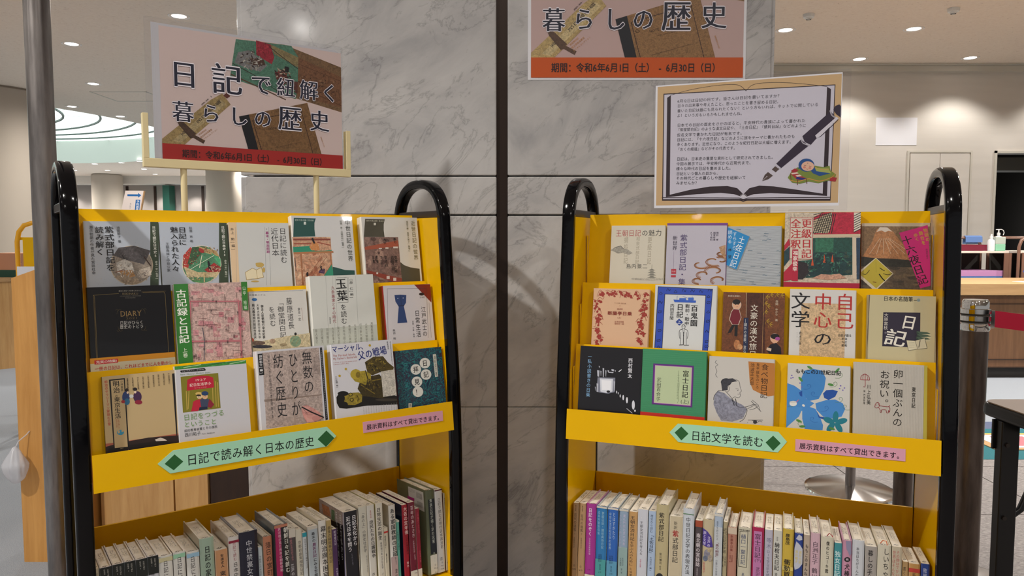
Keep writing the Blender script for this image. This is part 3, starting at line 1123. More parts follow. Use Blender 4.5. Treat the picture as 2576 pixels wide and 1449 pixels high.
def stamp_tops(parent, W, D, H, hard, kind):
    """the library's ownership stamp on the top edge of the pages"""
    k = (round(W, 3), kind)
    z = H - (0.003 if hard else 0.0003) + 0.0002
    if k not in STAMP:
        B = Buf()
        rnd = random.Random(int(W * 1e5) + kind)
        ink = lin('#2a2624' if kind != 2 else '#8a8078')

        def r(x0, y0, x1, y1):
            B.add([(x0, y0, 0), (x1, y0, 0), (x1, y1, 0), (x0, y1, 0)], [(0, 1, 2, 3)], ink)
        m_ = min(0.008, W * 0.30)
        yb = 0.050
        for row in range(2):
            xx = -m_ * 0.5 + row * m_ * 0.85
            y = yb
            while y < yb + 0.048:
                for _ in range(3):
                    a, b = rnd.uniform(-m_ * .3, m_ * .3), rnd.uniform(0, .0035)
                    r(xx + a - .0002, y + b, xx + a + .0002 + rnd.uniform(0, .001), y + b + .0006 + rnd.uniform(0, .0015))
                y += 0.0052
        # round emblem with wings
        cy = 0.014
        B.add([(math.cos(i * .785) * m_ * .36, cy + math.sin(i * .785) * .0045, 0) for i in range(8)], [tuple(range(8))], ink)
        B.add([(math.cos(i * .785) * m_ * .2, cy + math.sin(i * .785) * .0025, .0001) for i in range(8)], [tuple(range(8))], lin('#e4dccb'))
        r(-m_ * .85, cy - .0008, -m_ * .3, cy + .0008); r(m_ * .3, cy - .0008, m_ * .85, cy + .0008)
        r(-m_ * .65, cy - .002, -m_ * .45, cy + .002); r(m_ * .45, cy - .002, m_ * .65, cy + .002)
        o = B.done('ownership_stamp', [M['ink']], parent)
        STAMP[k] = o.data
    else:
        o = link('ownership_stamp', STAMP[k], parent)
    o.location = (0, 0, z)


C3, C4, C5, C6 = (180, 500, 3.294), (640, 500, 3.293), (180, 860, 3.622), (620, 820, 3.293)
D3, D4, D5, D6 = (1400, 500, 3.622), (1880, 500, 3.45), (1400, 840, 3.622), (1880, 860, 3.622)


def display_book(side, tray, x0, w, h, th, label, face, sketch, spine='right', spcol=None, hard=False, name='book'):
    y, z, L = TRAYS[tray - 1]
    yb = y - math.tan(LEAN) * (z - L) - 0.003 - th / math.cos(LEAN)
    base = (ML if side == 'L' else MR) @ Matrix.Translation((x0 + w / 2, yb, L)) @ Matrix.Rotation(-LEAN, 4, 'X')
    t = thing(name, label, 'book', base, 'face-out books on the %s cart' % ('left' if side == 'L' else 'right'))
    book_solid(t, w, th, h, spine, face, spcol or face, hard)
    a = Art(w, h, lambda u, v, z_: (u - w / 2, -z_, h - v), base, sketch)
    return t, a
# ------------------------------------------------------------------ face-out books, left cart, top tray
WHITE = '#d9dce2'


def speckle(a, x0, y0, x1, y1, n, seed, cols, r=2.2):
    rnd = random.Random(seed)
    for _ in range(n):
        x, y = rnd.uniform(x0, x1), rnd.uniform(y0, y1)
        a.ell(x, y, rnd.uniform(.5, 1.4) * r, rnd.uniform(.3, .8) * r, rnd.choice(cols), rot=rnd.random() * 3, n=6, dz=0.000002)


t, a = display_book('L', 1, 0.0440, 0.1310, 0.190, 0.018, 'grey-blue speckled book with a round scroll picture, leftmost, top tray, left cart', '#b9c2cf', C3, 'right', '#3a4a3a')
speckle(a, 100, 190, 650, 720, 70, 1, ['#8d97a6', '#c8a98c', '#98a0a8'])
a.rect(652, 190, 722, 735, '#34432f')
a.ell(497, 552, 178, 163, '#c9b9a0')
a.ell(497, 552, 172, 158, '#8f8478', 1)
a.poly([(345, 470), (390, 405), (520, 390), (655, 430), (600, 545), (430, 500)], '#4f4a4c', 1)
a.poly([(370, 530), (440, 500), (500, 530), (520, 600), (440, 640), (380, 610)], '#c9c4bd', 1)
a.poly([(395, 600), (500, 590), (530, 640), (440, 665)], '#b08453', 1)
a.poly([(560, 590), (650, 560), (662, 630), (600, 660), (540, 640)], '#c4b8aa', 1)
a.poly([(350, 650), (420, 625), (590, 690), (500, 712)], '#9c8a76', 1)
a.flecks(440, 590, 70, 60, 40, ['#dcd8d0', '#a8a29a', '#8c7a68'], 16, 1).flecks(600, 640, 55, 45, 30, ['#d4c8b8', '#8c8078', '#b0a090'], 14, 2).flecks(500, 460, 120, 50, 60, ['#3a383c', '#6a6668', '#54504f'], 10, 3).flecks(470, 680, 90, 24, 24, ['#8a7864', '#b09c84'], 22, 4)
a.stroke([(600, 480), (655, 555)], 8, '#3a2018').stroke([(365, 610), (430, 590)], 6, '#7a4020').stroke([(420, 470), (438, 500)], 7, '#2a2020')
a.text('紫式部日記を', 308, 225, 328, 602, '#15151a', w=70, wt='b', mincho=.02)
a.text('読み解く', 228, 228, 238, 470, '#15151a', w=62, wt='b', mincho=.02)
a.text('源氏物語の作者が見た宮廷社会', 160, 222, 185, 628, '#33363c', w=28)
a.text('池田節子 著', 385, 228, 398, 366, '#33363c', w=26)
a.text('日記で読む日本史6', 680, 225, 696, 485, '#eef0e6', w=26, wt='b')
a.text('倉本一宏[監修]', 702, 515, 710, 670, '#dfe4d6', w=20)
a.link(t)

t, a = display_book('L', 1, 0.1757, 0.1315, 0.190, 0.018, 'speckled grey book with a round green-red palace scene, second, top tray, left cart', '#b9c2cf', C3, 'right', '#3a4a3a')
speckle(a, 725, 200, 1225, 720, 70, 2, ['#8d97a6', '#c8a98c', '#98a0a8'])
a.rect(1222, 195, 1300, 735, '#34432f')
a.ell(1078, 545, 164, 158, '#e0d4bf')
a.ell(1078, 545, 158, 153, '#4f8a66', 1)
a.poly([(925, 470), (985, 400), (1005, 420), (960, 600), (925, 570)], '#b33b34', 1)
a.poly([(1000, 400), (1110, 395), (1090, 440), (985, 560), (960, 540)], '#395a3c', 1)
a.poly([(1050, 395), (1200, 430), (1225, 480), (1080, 440)], '#b89a6a', 1)
a.poly([(1150, 440), (1235, 500), (1235, 560), (1190, 500)], '#4fa877', 1)
a.poly([(930, 560), (1050, 610), (1225, 605), (1200, 650), (960, 650)], '#c8b68e', 1)
a.poly([(1100, 590), (1180, 530), (1240, 570), (1230, 605), (1130, 610)], '#a02c2c', 1)
a.poly([(1125, 520), (1140, 515), (1165, 600), (1135, 580)], '#15151a')
a.poly([(970, 660), (1080, 665), (1090, 697), (1010, 690)], '#558f5a', 1)
a.flecks(1010, 480, 60, 60, 50, ['#2c4a30', '#5a8a5c', '#8c2c2c', '#c8b890'], 12, 5).flecks(1190, 580, 55, 30, 36, ['#2a1414', '#c8b890', '#7a2020', '#d0c0a0'], 12, 6).flecks(950, 520, 24, 70, 24, ['#d8c8b8', '#8c2020'], 9, 7).flecks(1130, 420, 80, 26, 26, ['#8a6a44', '#d0b888', '#a08050'], 14, 8).flecks(1080, 650, 130, 30, 40, ['#d8c8a4', '#a89468', '#8c8468'], 14, 9)
a.stroke([(1080, 470), (1060, 570)], 5, '#efe6cc').stroke([(985, 585), (1180, 470)], 4, '#d7e6cc').stroke([(1096, 612), (1100, 690)], 8, '#d9c08a')
a.ell(1075, 430, 26, 16, '#a42a2a', rot=.6)
a.text('日記に', 915, 232, 922, 388, '#15151a', w=62, wt='b', mincho=.02)
a.text('魅入られた人々', 848, 230, 866, 608, '#15151a', w=60, wt='b', mincho=.02)
a.text('王朝貴族と中世公家', 792, 362, 806, 606, '#33363c', w=27)
a.text('松薗\u3000斉 著', 984, 230, 994, 362, '#33363c', w=26)
a.text('日記で読む日本史13', 1252, 225, 1268, 478, '#eef0e6', w=26, wt='b')
a.text('倉本一宏[監修]', 1274, 505, 1282, 655, '#dfe4d6', w=20)
a.link(t)

t, a = display_book('L', 1, 0.3101, 0.1296, 0.191, 0.020, 'off-white book with orange edge and small open-book drawing, middle, top tray, left cart', '#cfd1cf', C4, 'right', '#e6d6bf')
a.poly([(-220, 190), (-150, 190), (-120, 740), (-200, 740)], '#e2c5a0')
for x in (-158, 97, 133):
    a.stroke([(x - 15, 235), (x + 3, 715)] if x > 0 else [(x, 235), (x + 12, 715)], 1.6, '#8b8e92')
a.text('日記に読む', 232, 240, 246, 535, '#1c1c20', w=58)
a.text('近代日本', 163, 240, 178, 478, '#1c1c20', w=62)
a.text('幕末・明治前期', 104, 270, 114, 452, '#a12a78', w=26, wt='b')
a.text('1', 100, 240, 102, 262, '#1c1c20', w=22)
a.text('井上\u3000勲[編]', -186, 240, -172, 430, '#1c1c20', w=30)
a.sk = C3
a.poly([(1440, 610), (1500, 575), (1530, 590), (1575, 570), (1590, 650), (1540, 662), (1500, 660), (1450, 672)], '#e6dbb9')
a.stroke([(1440, 610), (1500, 575), (1530, 590), (1575, 570), (1590, 650), (1540, 662), (1450, 672)], 4, '#a98f4c', True)
a.stroke([(1530, 590), (1540, 662)], 3, '#a98f4c')
for x, y, rx, ry in ((1560, 548, 34, 20), (1592, 590, 12, 22), (1520, 684, 34, 7), (1540, 540, 16, 10)):
    a.ell(x, y, rx, ry, '#c2a458')
a.link(t)

t, a = display_book('L', 1, 0.4442, 0.1449, 0.208, 0.022, 'white book with dark green corners and a palace painting, fourth, top tray, left cart', '#d2d2d2', C4, 'left', '#e6e4dc')
a.poly([(326, 158), (508, 163), (497, 200), (497, 250), (504, 312), (322, 316)], '#1f4f4a')
a.poly([(590, 720), (625, 560), (680, 570), (750, 590), (830, 594), (838, 720)], '#1f4f4a')
a.paint([(313, 317), (630, 317), (660, 720), (333, 720)], '#c79a7c', ['#b98265', '#d7b393', '#c49070', '#a8674c'], 30, 5, .14)
a.poly([(318, 400), (470, 390), (500, 432), (575, 430), (640, 425), (640, 440), (322, 455)], '#2c8f70')
a.rect(322, 330, 630, 345, '#8a4436').stroke([(330, 372), (470, 372)], 10, '#9c4d3a').stroke([(520, 360), (628, 385)], 8, '#9c4d3a')
a.stroke([(318, 452), (650, 440)], 16, '#b07850').stroke([(385, 460), (402, 715)], 14, '#a56d4a').stroke([(628, 445), (645, 640)], 10, '#a56d4a')
a.stroke([(480, 640), (600, 480)], 4, '#8f5a40').stroke([(430, 660), (560, 480)], 4, '#8f5a40').stroke([(560, 660), (640, 540)], 4, '#8f5a40')
a.poly([(575, 640), (640, 545), (652, 600), (655, 680), (600, 700)], '#2c8f70')
a.poly([(485, 345), (530, 375), (540, 425), (475, 428), (455, 400)], '#cf8b52').poly([(470, 330), (485, 322), (505, 370), (490, 372)], '#1c1418')
a.poly([(540, 590), (585, 580), (580, 620), (530, 615)], '#503050').poly([(545, 558), (560, 560), (562, 590), (545, 588)], '#1c1418')
a.ell(438, 625, 10, 18, '#1c1418')
a.stroke([(335, 490), (345, 600)], 5, '#30303a')
a.flecks(495, 395, 40, 34, 26, ['#d89a68', '#b87848', '#e4c4a0'], 9, 31).flecks(560, 600, 28, 24, 20, ['#604060', '#38203c', '#806080'], 8, 32).flecks(470, 590, 130, 110, 50, ['#b88462', '#d4a888', '#a87050'], 12, 33)
a.text('中世日記の世界', 767, 172, 798, 520, '#3c4038', w=46)
a.text('松薗\u3000斉・近藤好和[編著]', 714, 178, 735, 410, '#55584f', w=20)
a.text('史料で読み解く日本史', 334, 176, 492, 180, '#cfe0d6', 'h', w=16)
a.rect(408, 192, 427, 214, '#dfe6df').text('1', 414, 203, 421, 203, '#1f4f4a', 'h', w=16)
a.link(t)

t, a = display_book('L', 1, 0.6093, 0.1488, 0.208, 0.026, 'white book with olive corners and photo of archive bundles, rightmost, top tray, left cart', '#d4d2cc', C4, 'left', '#e9e7df')
a.poly([(917, 166), (1080, 170), (1071, 210), (1071, 260), (1078, 317), (906, 316)], '#4c483a')
a.poly([(1180, 700), (1210, 525), (1240, 550), (1290, 568), (1368, 580), (1376, 700)], '#4c483a')
a.paint([(906, 317), (1190, 318), (1224, 700), (935, 700)], '#80635a', ['#94766a', '#6d5048', '#a58576', '#5a423c'], 40, 7, .12)
a.poly([(910, 400), (1190, 345), (1194, 395), (915, 425)], '#a5543c').poly([(925, 590), (1222, 660), (1222, 700), (1180, 700), (930, 612)], '#8e3c2c')
for x0, y0, x1, y1 in ((1085, 402, 1110, 414), (1150, 396, 1188, 410), (1030, 408, 1055, 416), (1095, 640, 1120, 665), (1150, 655, 1175, 680), (1010, 610, 1024, 625)):
    a.rect(x0, y0, x1, y1, '#d9d0c8')
for x, s_, w_ in ((1085, '安政四', 26), (1140, '丙辰日記', 28), (1168, '安政二', 30), (1048, '文久三', 20), (1012, '日録', 18), (1165, '安政', 30), (980, '留書', 16)):
    y0 = 470 if x != 1165 else 560
    a.text(s_, x, y0, x + 10, y0 + (95 if x != 1165 else 80) * (len(s_) / 3), '#1d1410', w=w_, wt='b')
a.text('大六', 1075, 325, 1082, 380, '#1d1410', w=24, wt='b').text('春七', 1160, 322, 1166, 370, '#1d1410', w=24, wt='b')
a.text('近世日記の世界', 1310, 180, 1340, 510, '#6b6433', w=42)
a.text('福田千鶴・藤實久美子[編著]', 1262, 182, 1284, 440, '#6f6b48', w=18)
a.text('史料で読み解く日本史', 925, 182, 1072, 186, '#dcd8c4', 'h', w=15)
a.rect(988, 200, 1006, 220, '#e4e2d4').text('4', 993, 210, 1001, 210, '#4c483a', 'h', w=15)
a.link(t)

# ------------------------------------------------------------------ left cart, middle tray
t, a = display_book('L', 2, 0.0393, 0.1448, 0.201, 0.012, 'black book with gold DIARY lettering and orange-cream band, leftmost, middle tray, left cart', '#0d0f16', C3, 'left', '#0d0f16')
a.stroke([(215, 1330), (190, 810), (180, 800), (390, 785)], 2.5, '#8f7a45').stroke([(590, 778), (765, 772), (775, 790), (805, 1275)], 2.5, '#8f7a45')
a.stroke([(207, 1330), (182, 815), (178, 805)], 1.6, '#8f7a45').stroke([(580, 772), (780, 765)], 1.6, '#8f7a45')
a.text('REKIHAKU', 420, 787, 552, 785, '#7f6f4a', 'h', w=24, wt='b')
a.text('歴史と文化への好奇心をひらく', 390, 764, 580, 761, '#b9b4a8', 'h', w=13)
a.text('大学共同利用機関法人人間文化研究機構', 400, 808, 575, 804, '#807c70', 'h', w=9).text('国立歴史民俗博物館', 445, 822, 530, 820, '#807c70', 'h', w=9)
a.text('DIARY', 402, 952, 582, 945, '#94794a', 'h', w=66, mincho=.02)
a.text('2021', 448, 992, 545, 986, '#6f5c38', 'h', w=22)
a.text('日記がひらく', 400, 1030, 596, 1022, '#dcdcd8', 'h', w=34)
a.text('歴史のトビラ', 400, 1064, 598, 1056, '#dcdcd8', 'h', w=34)
for (x, y, sx, sy) in ((375, 915, 1, 1), (610, 910, -1, 1), (385, 1100, 1, -1), (615, 1095, -1, -1)):
    a.curve([(x, y + 40 * sy), (x + 6 * sx, y + 15 * sy), (x + 22 * sx, y + 2 * sy), (x + 36 * sx, y + 10 * sy), (x + 26 * sx, y + 18 * sy)], 3, '#4f4128')
    a.curve([(x - 10 * sx, y + 10 * sy), (x, y), (x + 14 * sx, y + 10 * sy), (x + 2 * sx, y + 20 * sy)], 3, '#4f4128')
a.poly([(148, 1325), (858, 1268), (862, 1460), (152, 1500)], '#e39a1c')
a.poly([(150, 1370), (860, 1312), (864, 1480), (154, 1520)], '#d9cfae')
a.poly([(188, 1340), (384, 1325), (386, 1358), (190, 1375)], '#cf2b33')
a.text('充実の特集!', 202, 1356, 376, 1341, '#f4e8e0', 'h', w=26, wt='b')
a.text('一冊の日記は、これほどまでに人を動かし', 192, 1412, 838, 1355, '#c4291f', 'h', w=36, wt='b')
a.link(t)

t, a = display_book('L', 2, 0.1878, 0.1411, 0.202, 0.020, 'pink old town map book with a green title strip, second, middle tray, left cart', '#c9a99e', C3, 'left', '#e0dcd0')
a.bg('#c9aaa2', 1)
rnd = random.Random(12)
for _ in range(46):
    x, y = rnd.uniform(985, 1390), rnd.uniform(730, 1330)
    w_, h_ = rnd.uniform(20, 75), rnd.uniform(14, 50)
    a.rect(x, y, x + w_, y + h_, rnd.choice(['#c98e92', '#c4878c', '#d3a3a0', '#cfa39c', '#b9787e']), 1)
for _ in range(60):
    x, y = rnd.uniform(990, 1440), rnd.uniform(710, 1330)
    L = rnd.uniform(20, 110)
    if rnd.random() < .5:
        a.stroke([(x, y), (min(x + L, 1445), y)], 2.4, rnd.choice(['#7a4b4c', '#8c6a66', '#5a4440']))
    else:
        a.stroke([(x, y), (x + 2, y + L)], 2.4, rnd.choice(['#7a4b4c', '#8c6a66', '#5a4440']))
a.frame(985, 850, 1400, 1180, 10, '#bb6f76').stroke([(1380, 840), (1410, 1320)], 12, '#bb6f76').stroke([(990, 1185), (1390, 1175)], 12, '#bb6f76')
a.stroke([(1100, 1170), (1098, 1335)], 7, '#55525c').stroke([(1085, 1070), (1100, 1170)], 7, '#55525c')
for i in range(34):
    x, y = rnd.uniform(990, 1420), rnd.uniform(720, 1320)
    a.text(rnd.choice(['内', '大殿', '門', '曹司', '東', '西', '御所', '庭', '廊']), x, y, x + 2, y + rnd.uniform(16, 40), '#33262a', w=17)
a.poly([(838, 700), (962, 702), (1008, 1370), (865, 1370)], '#2f7a2c')
a.poly([(1402, 688), (1452, 688), (1464, 925), (1418, 925)], '#2f7a2c')
a.text('古記録と日記', 903, 750, 935, 1200, '#f2f4ea', w=82, wt='b', mincho=.03)
a.text('上巻', 935, 1235, 945, 1318, '#e6ecd9', w=40)
a.text('山中\u3000裕編', 1427, 722, 1440, 920, '#d7e8cf', w=28)
a.link(t)

t, a = display_book('L', 2, 0.3324, 0.1229, 0.181, 0.016, 'white book with brush writing and courtiers along its foot, third, middle tray, left cart', '#d6d4ce', C4, 'right', '#cdd0cf')
a.text('藤原道長', 285, 815, 308, 1080, '#18181c', w=52)
a.text('「御堂関白記」', 212, 835, 245, 1205, '#18181c', w=56)
a.text('を読む', 140, 890, 156, 1060, '#18181c', w=50)
a.text('倉本一宏', 368, 900, 376, 1012, '#2a2a30', w=24)
a.stroke([(390, 905), (402, 1010)], 1.5, '#a0603a').stroke([(-110, 775), (400, 760)], 2, '#4a4a66')
a.ell(0, 835, 22, 13, '#2a6aa8')
a.text('講談社選書メチエ', -100, 797, 95, 797, '#55555a', 'h', w=11)
rnd = random.Random(3)
kan = '去今日記月朝参内人事御前殿大明天夜行幸臣'
for k in range(6):
    x = -118 + k * 36
    a.text(''.join(rnd.choice(kan) for _ in range(11)), x, 865 + rnd.uniform(0, 20), x + 18, 1160, '#2a2826', w=22, wt='b' if k % 2 else 'r')
a.poly([(-130, 1150), (60, 1180), (260, 1140), (470, 1110), (475, 1260), (-120, 1270)], '#cdbf9c', 1)
for x, y, rx, ry, c in ((-90, 1165, 30, 26, '#c4472c'), (-30, 1170, 26, 20, '#b8422c'), (30, 1195, 60, 18, '#6a5548'), (150, 1180, 24, 20, '#a58a72'), (340, 1180, 46, 46, '#7f9a7c'), (340, 1120, 10, 12, '#20201c'), (60, 1225, 90, 14, '#30303a'), (240, 1210, 30, 14, '#9c8c6c')):
    a.ell(x, y, rx, ry, c, 1)
for k in range(5):
    a.stroke([(250 + 46 * k, 1205), (300 + 44 * k, 1130)], 3, '#a89468')
a.link(t)

t, a = display_book('L', 2, 0.4594, 0.1506, 0.210, 0.026, 'large pale grey book with bold title above faint handwriting, fourth, middle tray, left cart', '#d3d5cf', C4, 'left', '#e2e2dc')
a.bg('#bcc0b6', 0, .55, .9)
for x in (590, 645, 668, 838):
    a.stroke([(x, 640), (x + 28, 1200)], 1.4, '#9da09a')
a.text('玉葉', 712, 655, 732, 850, '#101014', w=96, wt='b', mincho=.03)
a.text('を読む', 735, 870, 745, 1040, '#18181c', w=54)
a.text('小原\u3000仁[編]', 799, 660, 808, 828, '#18181c', w=32)
a.text('九条兼実とその時代', 648, 720, 664, 1032, '#a0505a', w=32)
a.text('勉誠出版', 626, 980, 628, 1036, '#222226', w=12)
a.stroke([(682, 655), (765, 650)], 2, '#333338').stroke([(690, 862), (776, 858), (775, 650)], 2, '#333338')
for k in range(11):
    x = 510 + 46 * k
    a.text(''.join(rnd.choice(kan + '候也之者有無') for _ in range(4 + k // 3)), x, 1080 - 6 * k, x + 8, 1200, '#8a8a80', w=22)
a.link(t)

t, a = display_book('L', 2, 0.6329, 0.1256, 0.182, 0.024, 'white book with a blue kimono picture and dark red corner, rightmost, middle tray, left cart', '#d2ced2', C4, 'left', '#8c1f24')
a.poly([(1320, 708), (1460, 708), (1466, 860)], '#7e2418')
a.stroke([(1108, 1170), (1100, 745), (1425, 742), (1440, 1150)], 2, '#3c3038').stroke([(1446, 860), (1465, 1150)], 2, '#3c3038')
a.poly([(1160, 798), (1210, 795), (1258, 798), (1256, 860), (1238, 890), (1266, 1025), (1185, 1032), (1195, 895), (1168, 850)], '#2a4274')
a.stroke([(1196, 888), (1240, 884)], 9, '#1c2c50').stroke([(1212, 800), (1216, 880)], 3, '#16244a')
a.ell(1188, 825, 4, 4, '#c9d2e4').ell(1232, 822, 4, 4, '#c9d2e4').ell(1385, 790, 22, 12, '#2a1612')
a.text('日本史', 1368, 818, 1412, 815, '#3a2420', 'h', w=15)
a.text('江戸武士の', 1398, 890, 1415, 1142, '#18181c', w=46)
a.text('日常生活', 1346, 920, 1362, 1150, '#18181c', w=46)
a.text('素顔・行動・精神', 1312, 1010, 1322, 1150, '#3a3a40', w=15)
a.text('柴田\u3000純', 1155, 1080, 1162, 1168, '#2a2a30', w=24)
a.link(t)

# ------------------------------------------------------------------ left cart, lower tray
t, a = display_book('L', 3, 0.0531, 0.1232, 0.181, 0.016, 'tan paperback with black framed title and dusk mountain strip, leftmost, lower tray, left cart', '#bfa57a', C5, 'left', '#4a3a28')
a.bg('#c2a97c', 0)
a.poly([(300, 930), (980, 835), (985, 870), (305, 965)], '#b0604a').poly([(300, 960), (440, 920), (700, 872), (980, 850), (990, 1010), (300, 1060)], '#2a1c1a')
a.poly([(760, 890), (810, 872), (850, 885), (870, 900), (770, 905)], '#d9cfc4')
a.poly([(340, 965), (760, 905), (985, 915), (985, 1000), (330, 1040)], '#17110f')
a.stroke([(515, 978), (545, 1010), (520, 1000)], 4, '#6a4a38')
a.poly([(340, 345), (485, 330), (525, 960), (384, 975)], '#14100e').poly([(356, 355), (476, 342), (512, 955), (394, 968)], '#c2a97c')
a.poly([(915, 290), (938, 286), (965, 845), (955, 860)], '#14100e')
a.text('明治', 402, 352, 412, 470, '#17120f', w=56, wt='b', mincho=.02)
a.text('の', 408, 478, 410, 510, '#17120f', w=26)
a.text('東京生活', 412, 500, 424, 700, '#17120f', w=50, wt='b', mincho=.02)
a.text('小林重喜', 455, 350, 462, 452, '#17120f', w=22)
a.text('明治のサラリーマン家庭の日常', 312, 350, 345, 765, '#b8452e', w=26, wt='b')
a.text('女性の書いた', 428, 705, 434, 790, '#a8402c', w=14).text('明治の日記', 408, 705, 414, 780, '#a8402c', w=14)
for x, y, rx, ry, c in ((495, 505, 34, 55, '#2c3f70'), (505, 545, 26, 30, '#2f6a8c'), (600, 500, 38, 50, '#43244a'), (610, 550, 34, 20, '#8c1f38'), (505, 440, 14, 18, '#221a1c'), (578, 432, 20, 16, '#221a1c'), (545, 495, 20, 16, '#cfd0cc'), (470, 545, 18, 14, '#a02c30'), (580, 458, 10, 12, '#e8cfb8'), (510, 462, 9, 11, '#e8cfb8')):
    a.ell(x, y, rx, ry, c)
a.ell(445, 825, 32, 24, '#3a93b4').ell(430, 820, 10, 14, '#c2a97c').ell(462, 812, 8, 8, '#c2a97c')
for k in range(9):
    a.text(''.join(rnd.choice('明治の日記時代東京をはにで家人年事') for _ in range(9)), 508 + 47 * k, 330 - 6 * k, 515 + 47 * k, 450 - 8 * k, '#4a3a28', w=14, wt='b')
a.text('287', 442, 972, 474, 968, '#a89878', 'h', w=14)
a.link(t)

t, a = display_book('L', 3, 0.1747, 0.1329, 0.188, 0.020, 'white book with green top edge, olive picture of two children, second, lower tray, left cart', '#cdcdd3', C5, 'left', '#c9c9cc')
a.poly([(938, 225), (1590, 165), (1592, 195), (940, 255)], '#3f8f3f', 1)
a.stroke([(1020, 235), (1180, 208)], 5, '#bfe0b0').stroke([(1240, 215), (1400, 182)], 6, '#1f5f30').stroke([(1440, 200), (1580, 172)], 4, '#cfe8c0')
a.poly([(992, 262), (1210, 238), (1222, 250), (1220, 262), (1000, 280), (990, 274)], '#16161a')
a.text('ニューヒストリー 近代日本6', 1005, 268, 1208, 250, '#d6d6da', 'h', w=12)
a.text('New History Modern Japan', 990, 299, 1265, 275, '#5a8a5e', 'h', w=20)
a.poly([(993, 318), (1335, 283), (1358, 603), (1015, 645)], '#827c1f')
a.poly([(1050, 445), (1055, 345), (1110, 318), (1180, 308), (1250, 310), (1290, 325), (1300, 415)], '#bf1838')
a.text('1927', 1120, 350, 1228, 340, '#e8cfc0', 'h', w=28)
a.text('記日生活学小', 1075, 396, 1272, 376, '#eedcd0', 'h', w=30, wt='b')
a.text('コドモノ日記', 1115, 422, 1232, 410, '#e0a8a0', 'h', w=11)
for x0, y0, x1, y1 in ((1045, 450, 1052, 620), (1070, 448, 1062, 610), (1285, 420, 1290, 560), (1310, 360, 1318, 590), (1330, 370, 1338, 590)):
    a.stroke([(x0, y0), (x1, y1)], 7, '#c0a44c')
for P, c in (([(1108, 545), (1135, 530), (1185, 520), (1195, 570), (1150, 630), (1088, 635), (1100, 590)], '#c0203a'),
             ([(1170, 530), (1200, 510), (1245, 520), (1290, 560), (1270, 590), (1230, 600), (1180, 590)], '#3c4660'),
             ([(1165, 595), (1235, 590), (1240, 612), (1160, 625)], '#17233f'), ([(1255, 515), (1300, 570), (1270, 605), (1240, 590)], '#8c2034')):
    a.poly(P, c)
a.ell(1165, 498, 24, 22, '#e6c9a0').ell(1215, 498, 26, 24, '#e3b98c').ell(1160, 473, 32, 16, '#d9b96a').ell(1215, 470, 32, 20, '#22406a').ell(1158, 487, 22, 8, '#20161a')
a.ell(1158, 503, 3, 3, '#20161a').ell(1172, 501, 3, 3, '#20161a').ell(1206, 500, 3, 3, '#20161a').ell(1222, 498, 3, 3, '#20161a').ell(1165, 512, 4, 2, '#b02030').ell(1214, 512, 4, 2, '#b02030')
a.text('日記をつづる', 1018, 692, 1395, 642, '#6f9a4e', 'h', w=62)
a.text('ということ', 1022, 756, 1325, 722, '#6f9a4e', 'h', w=58)
a.text('国民教育装置とその逸脱', 1026, 812, 1328, 770, '#202024', 'h', w=27)
a.text('西川祐子', 1030, 850, 1178, 830, '#1a1a1e', 'h', w=38)
a.text('Yuko Nishikawa', 1185, 838, 1306, 824, '#2c2c30', 'h', w=17, shear=.25)
a.link(t)

t, a = display_book('L', 3, 0.3260, 0.1426, 0.204, 0.026, 'book of large characters on folded paper, hand holding pen, third, lower tray, left cart', '#d0d0d6', C6, 'left', '#d9dbe2')
a.poly([(130, 222), (600, 180), (640, 790), (165, 850)], '#b3a29a', 1)
a.poly([(146, 610), (622, 566), (624, 574), (150, 630)], '#8b7a70').poly([(370, 205), (385, 204), (412, 820), (396, 822)], '#a8968c')
a.poly([(92, 232), (132, 228), (148, 405), (106, 410)], '#141418')
a.text('田中祐介[編]', 115, 240, 126, 400, '#e8e8ea', w=26, wt='b')
a.poly([(607, 180), (626, 178), (675, 775), (655, 780)], '#16181e')
a.text('無数の', 495, 202, 522, 560, '#17171b', w=88)
a.text('ひとりが', 380, 212, 418, 752, '#17171b', w=80)
a.text('紡ぐ歴史', 258, 225, 300, 760, '#17171b', w=88)
a.text('日記文化から近現代日本を照射する', 182, 235, 218, 765, '#2a2a2e', w=20)
for k in range(13):
    a.stroke([(556, 262 + 11 * k), (606, 257 + 11 * k)], 2, '#4a4240')
for k in range(40):
    f = k / 40
    a.ell(617 + 48 * f, 190 + 580 * f, 4, 5, '#8c8c90', n=5)
a.poly([(460, 665), (500, 655), (560, 685), (610, 720), (630, 760), (560, 795), (500, 800), (475, 760), (455, 700)], '#c98f88', 1)
a.poly([(500, 800), (490, 745), (530, 735), (560, 795)], '#d7a49b').ell(490, 690, 30, 24, '#d29c94').ell(530, 745, 34, 22, '#cf978f').ell(575, 765, 34, 22, '#c48a84')
a.stroke([(458, 672), (540, 715), (638, 757)], 11, '#101014').stroke([(470, 690), (500, 720)], 4, '#8a5a54').stroke([(500, 735), (545, 735)], 3, '#8a5a54')
a.link(t)

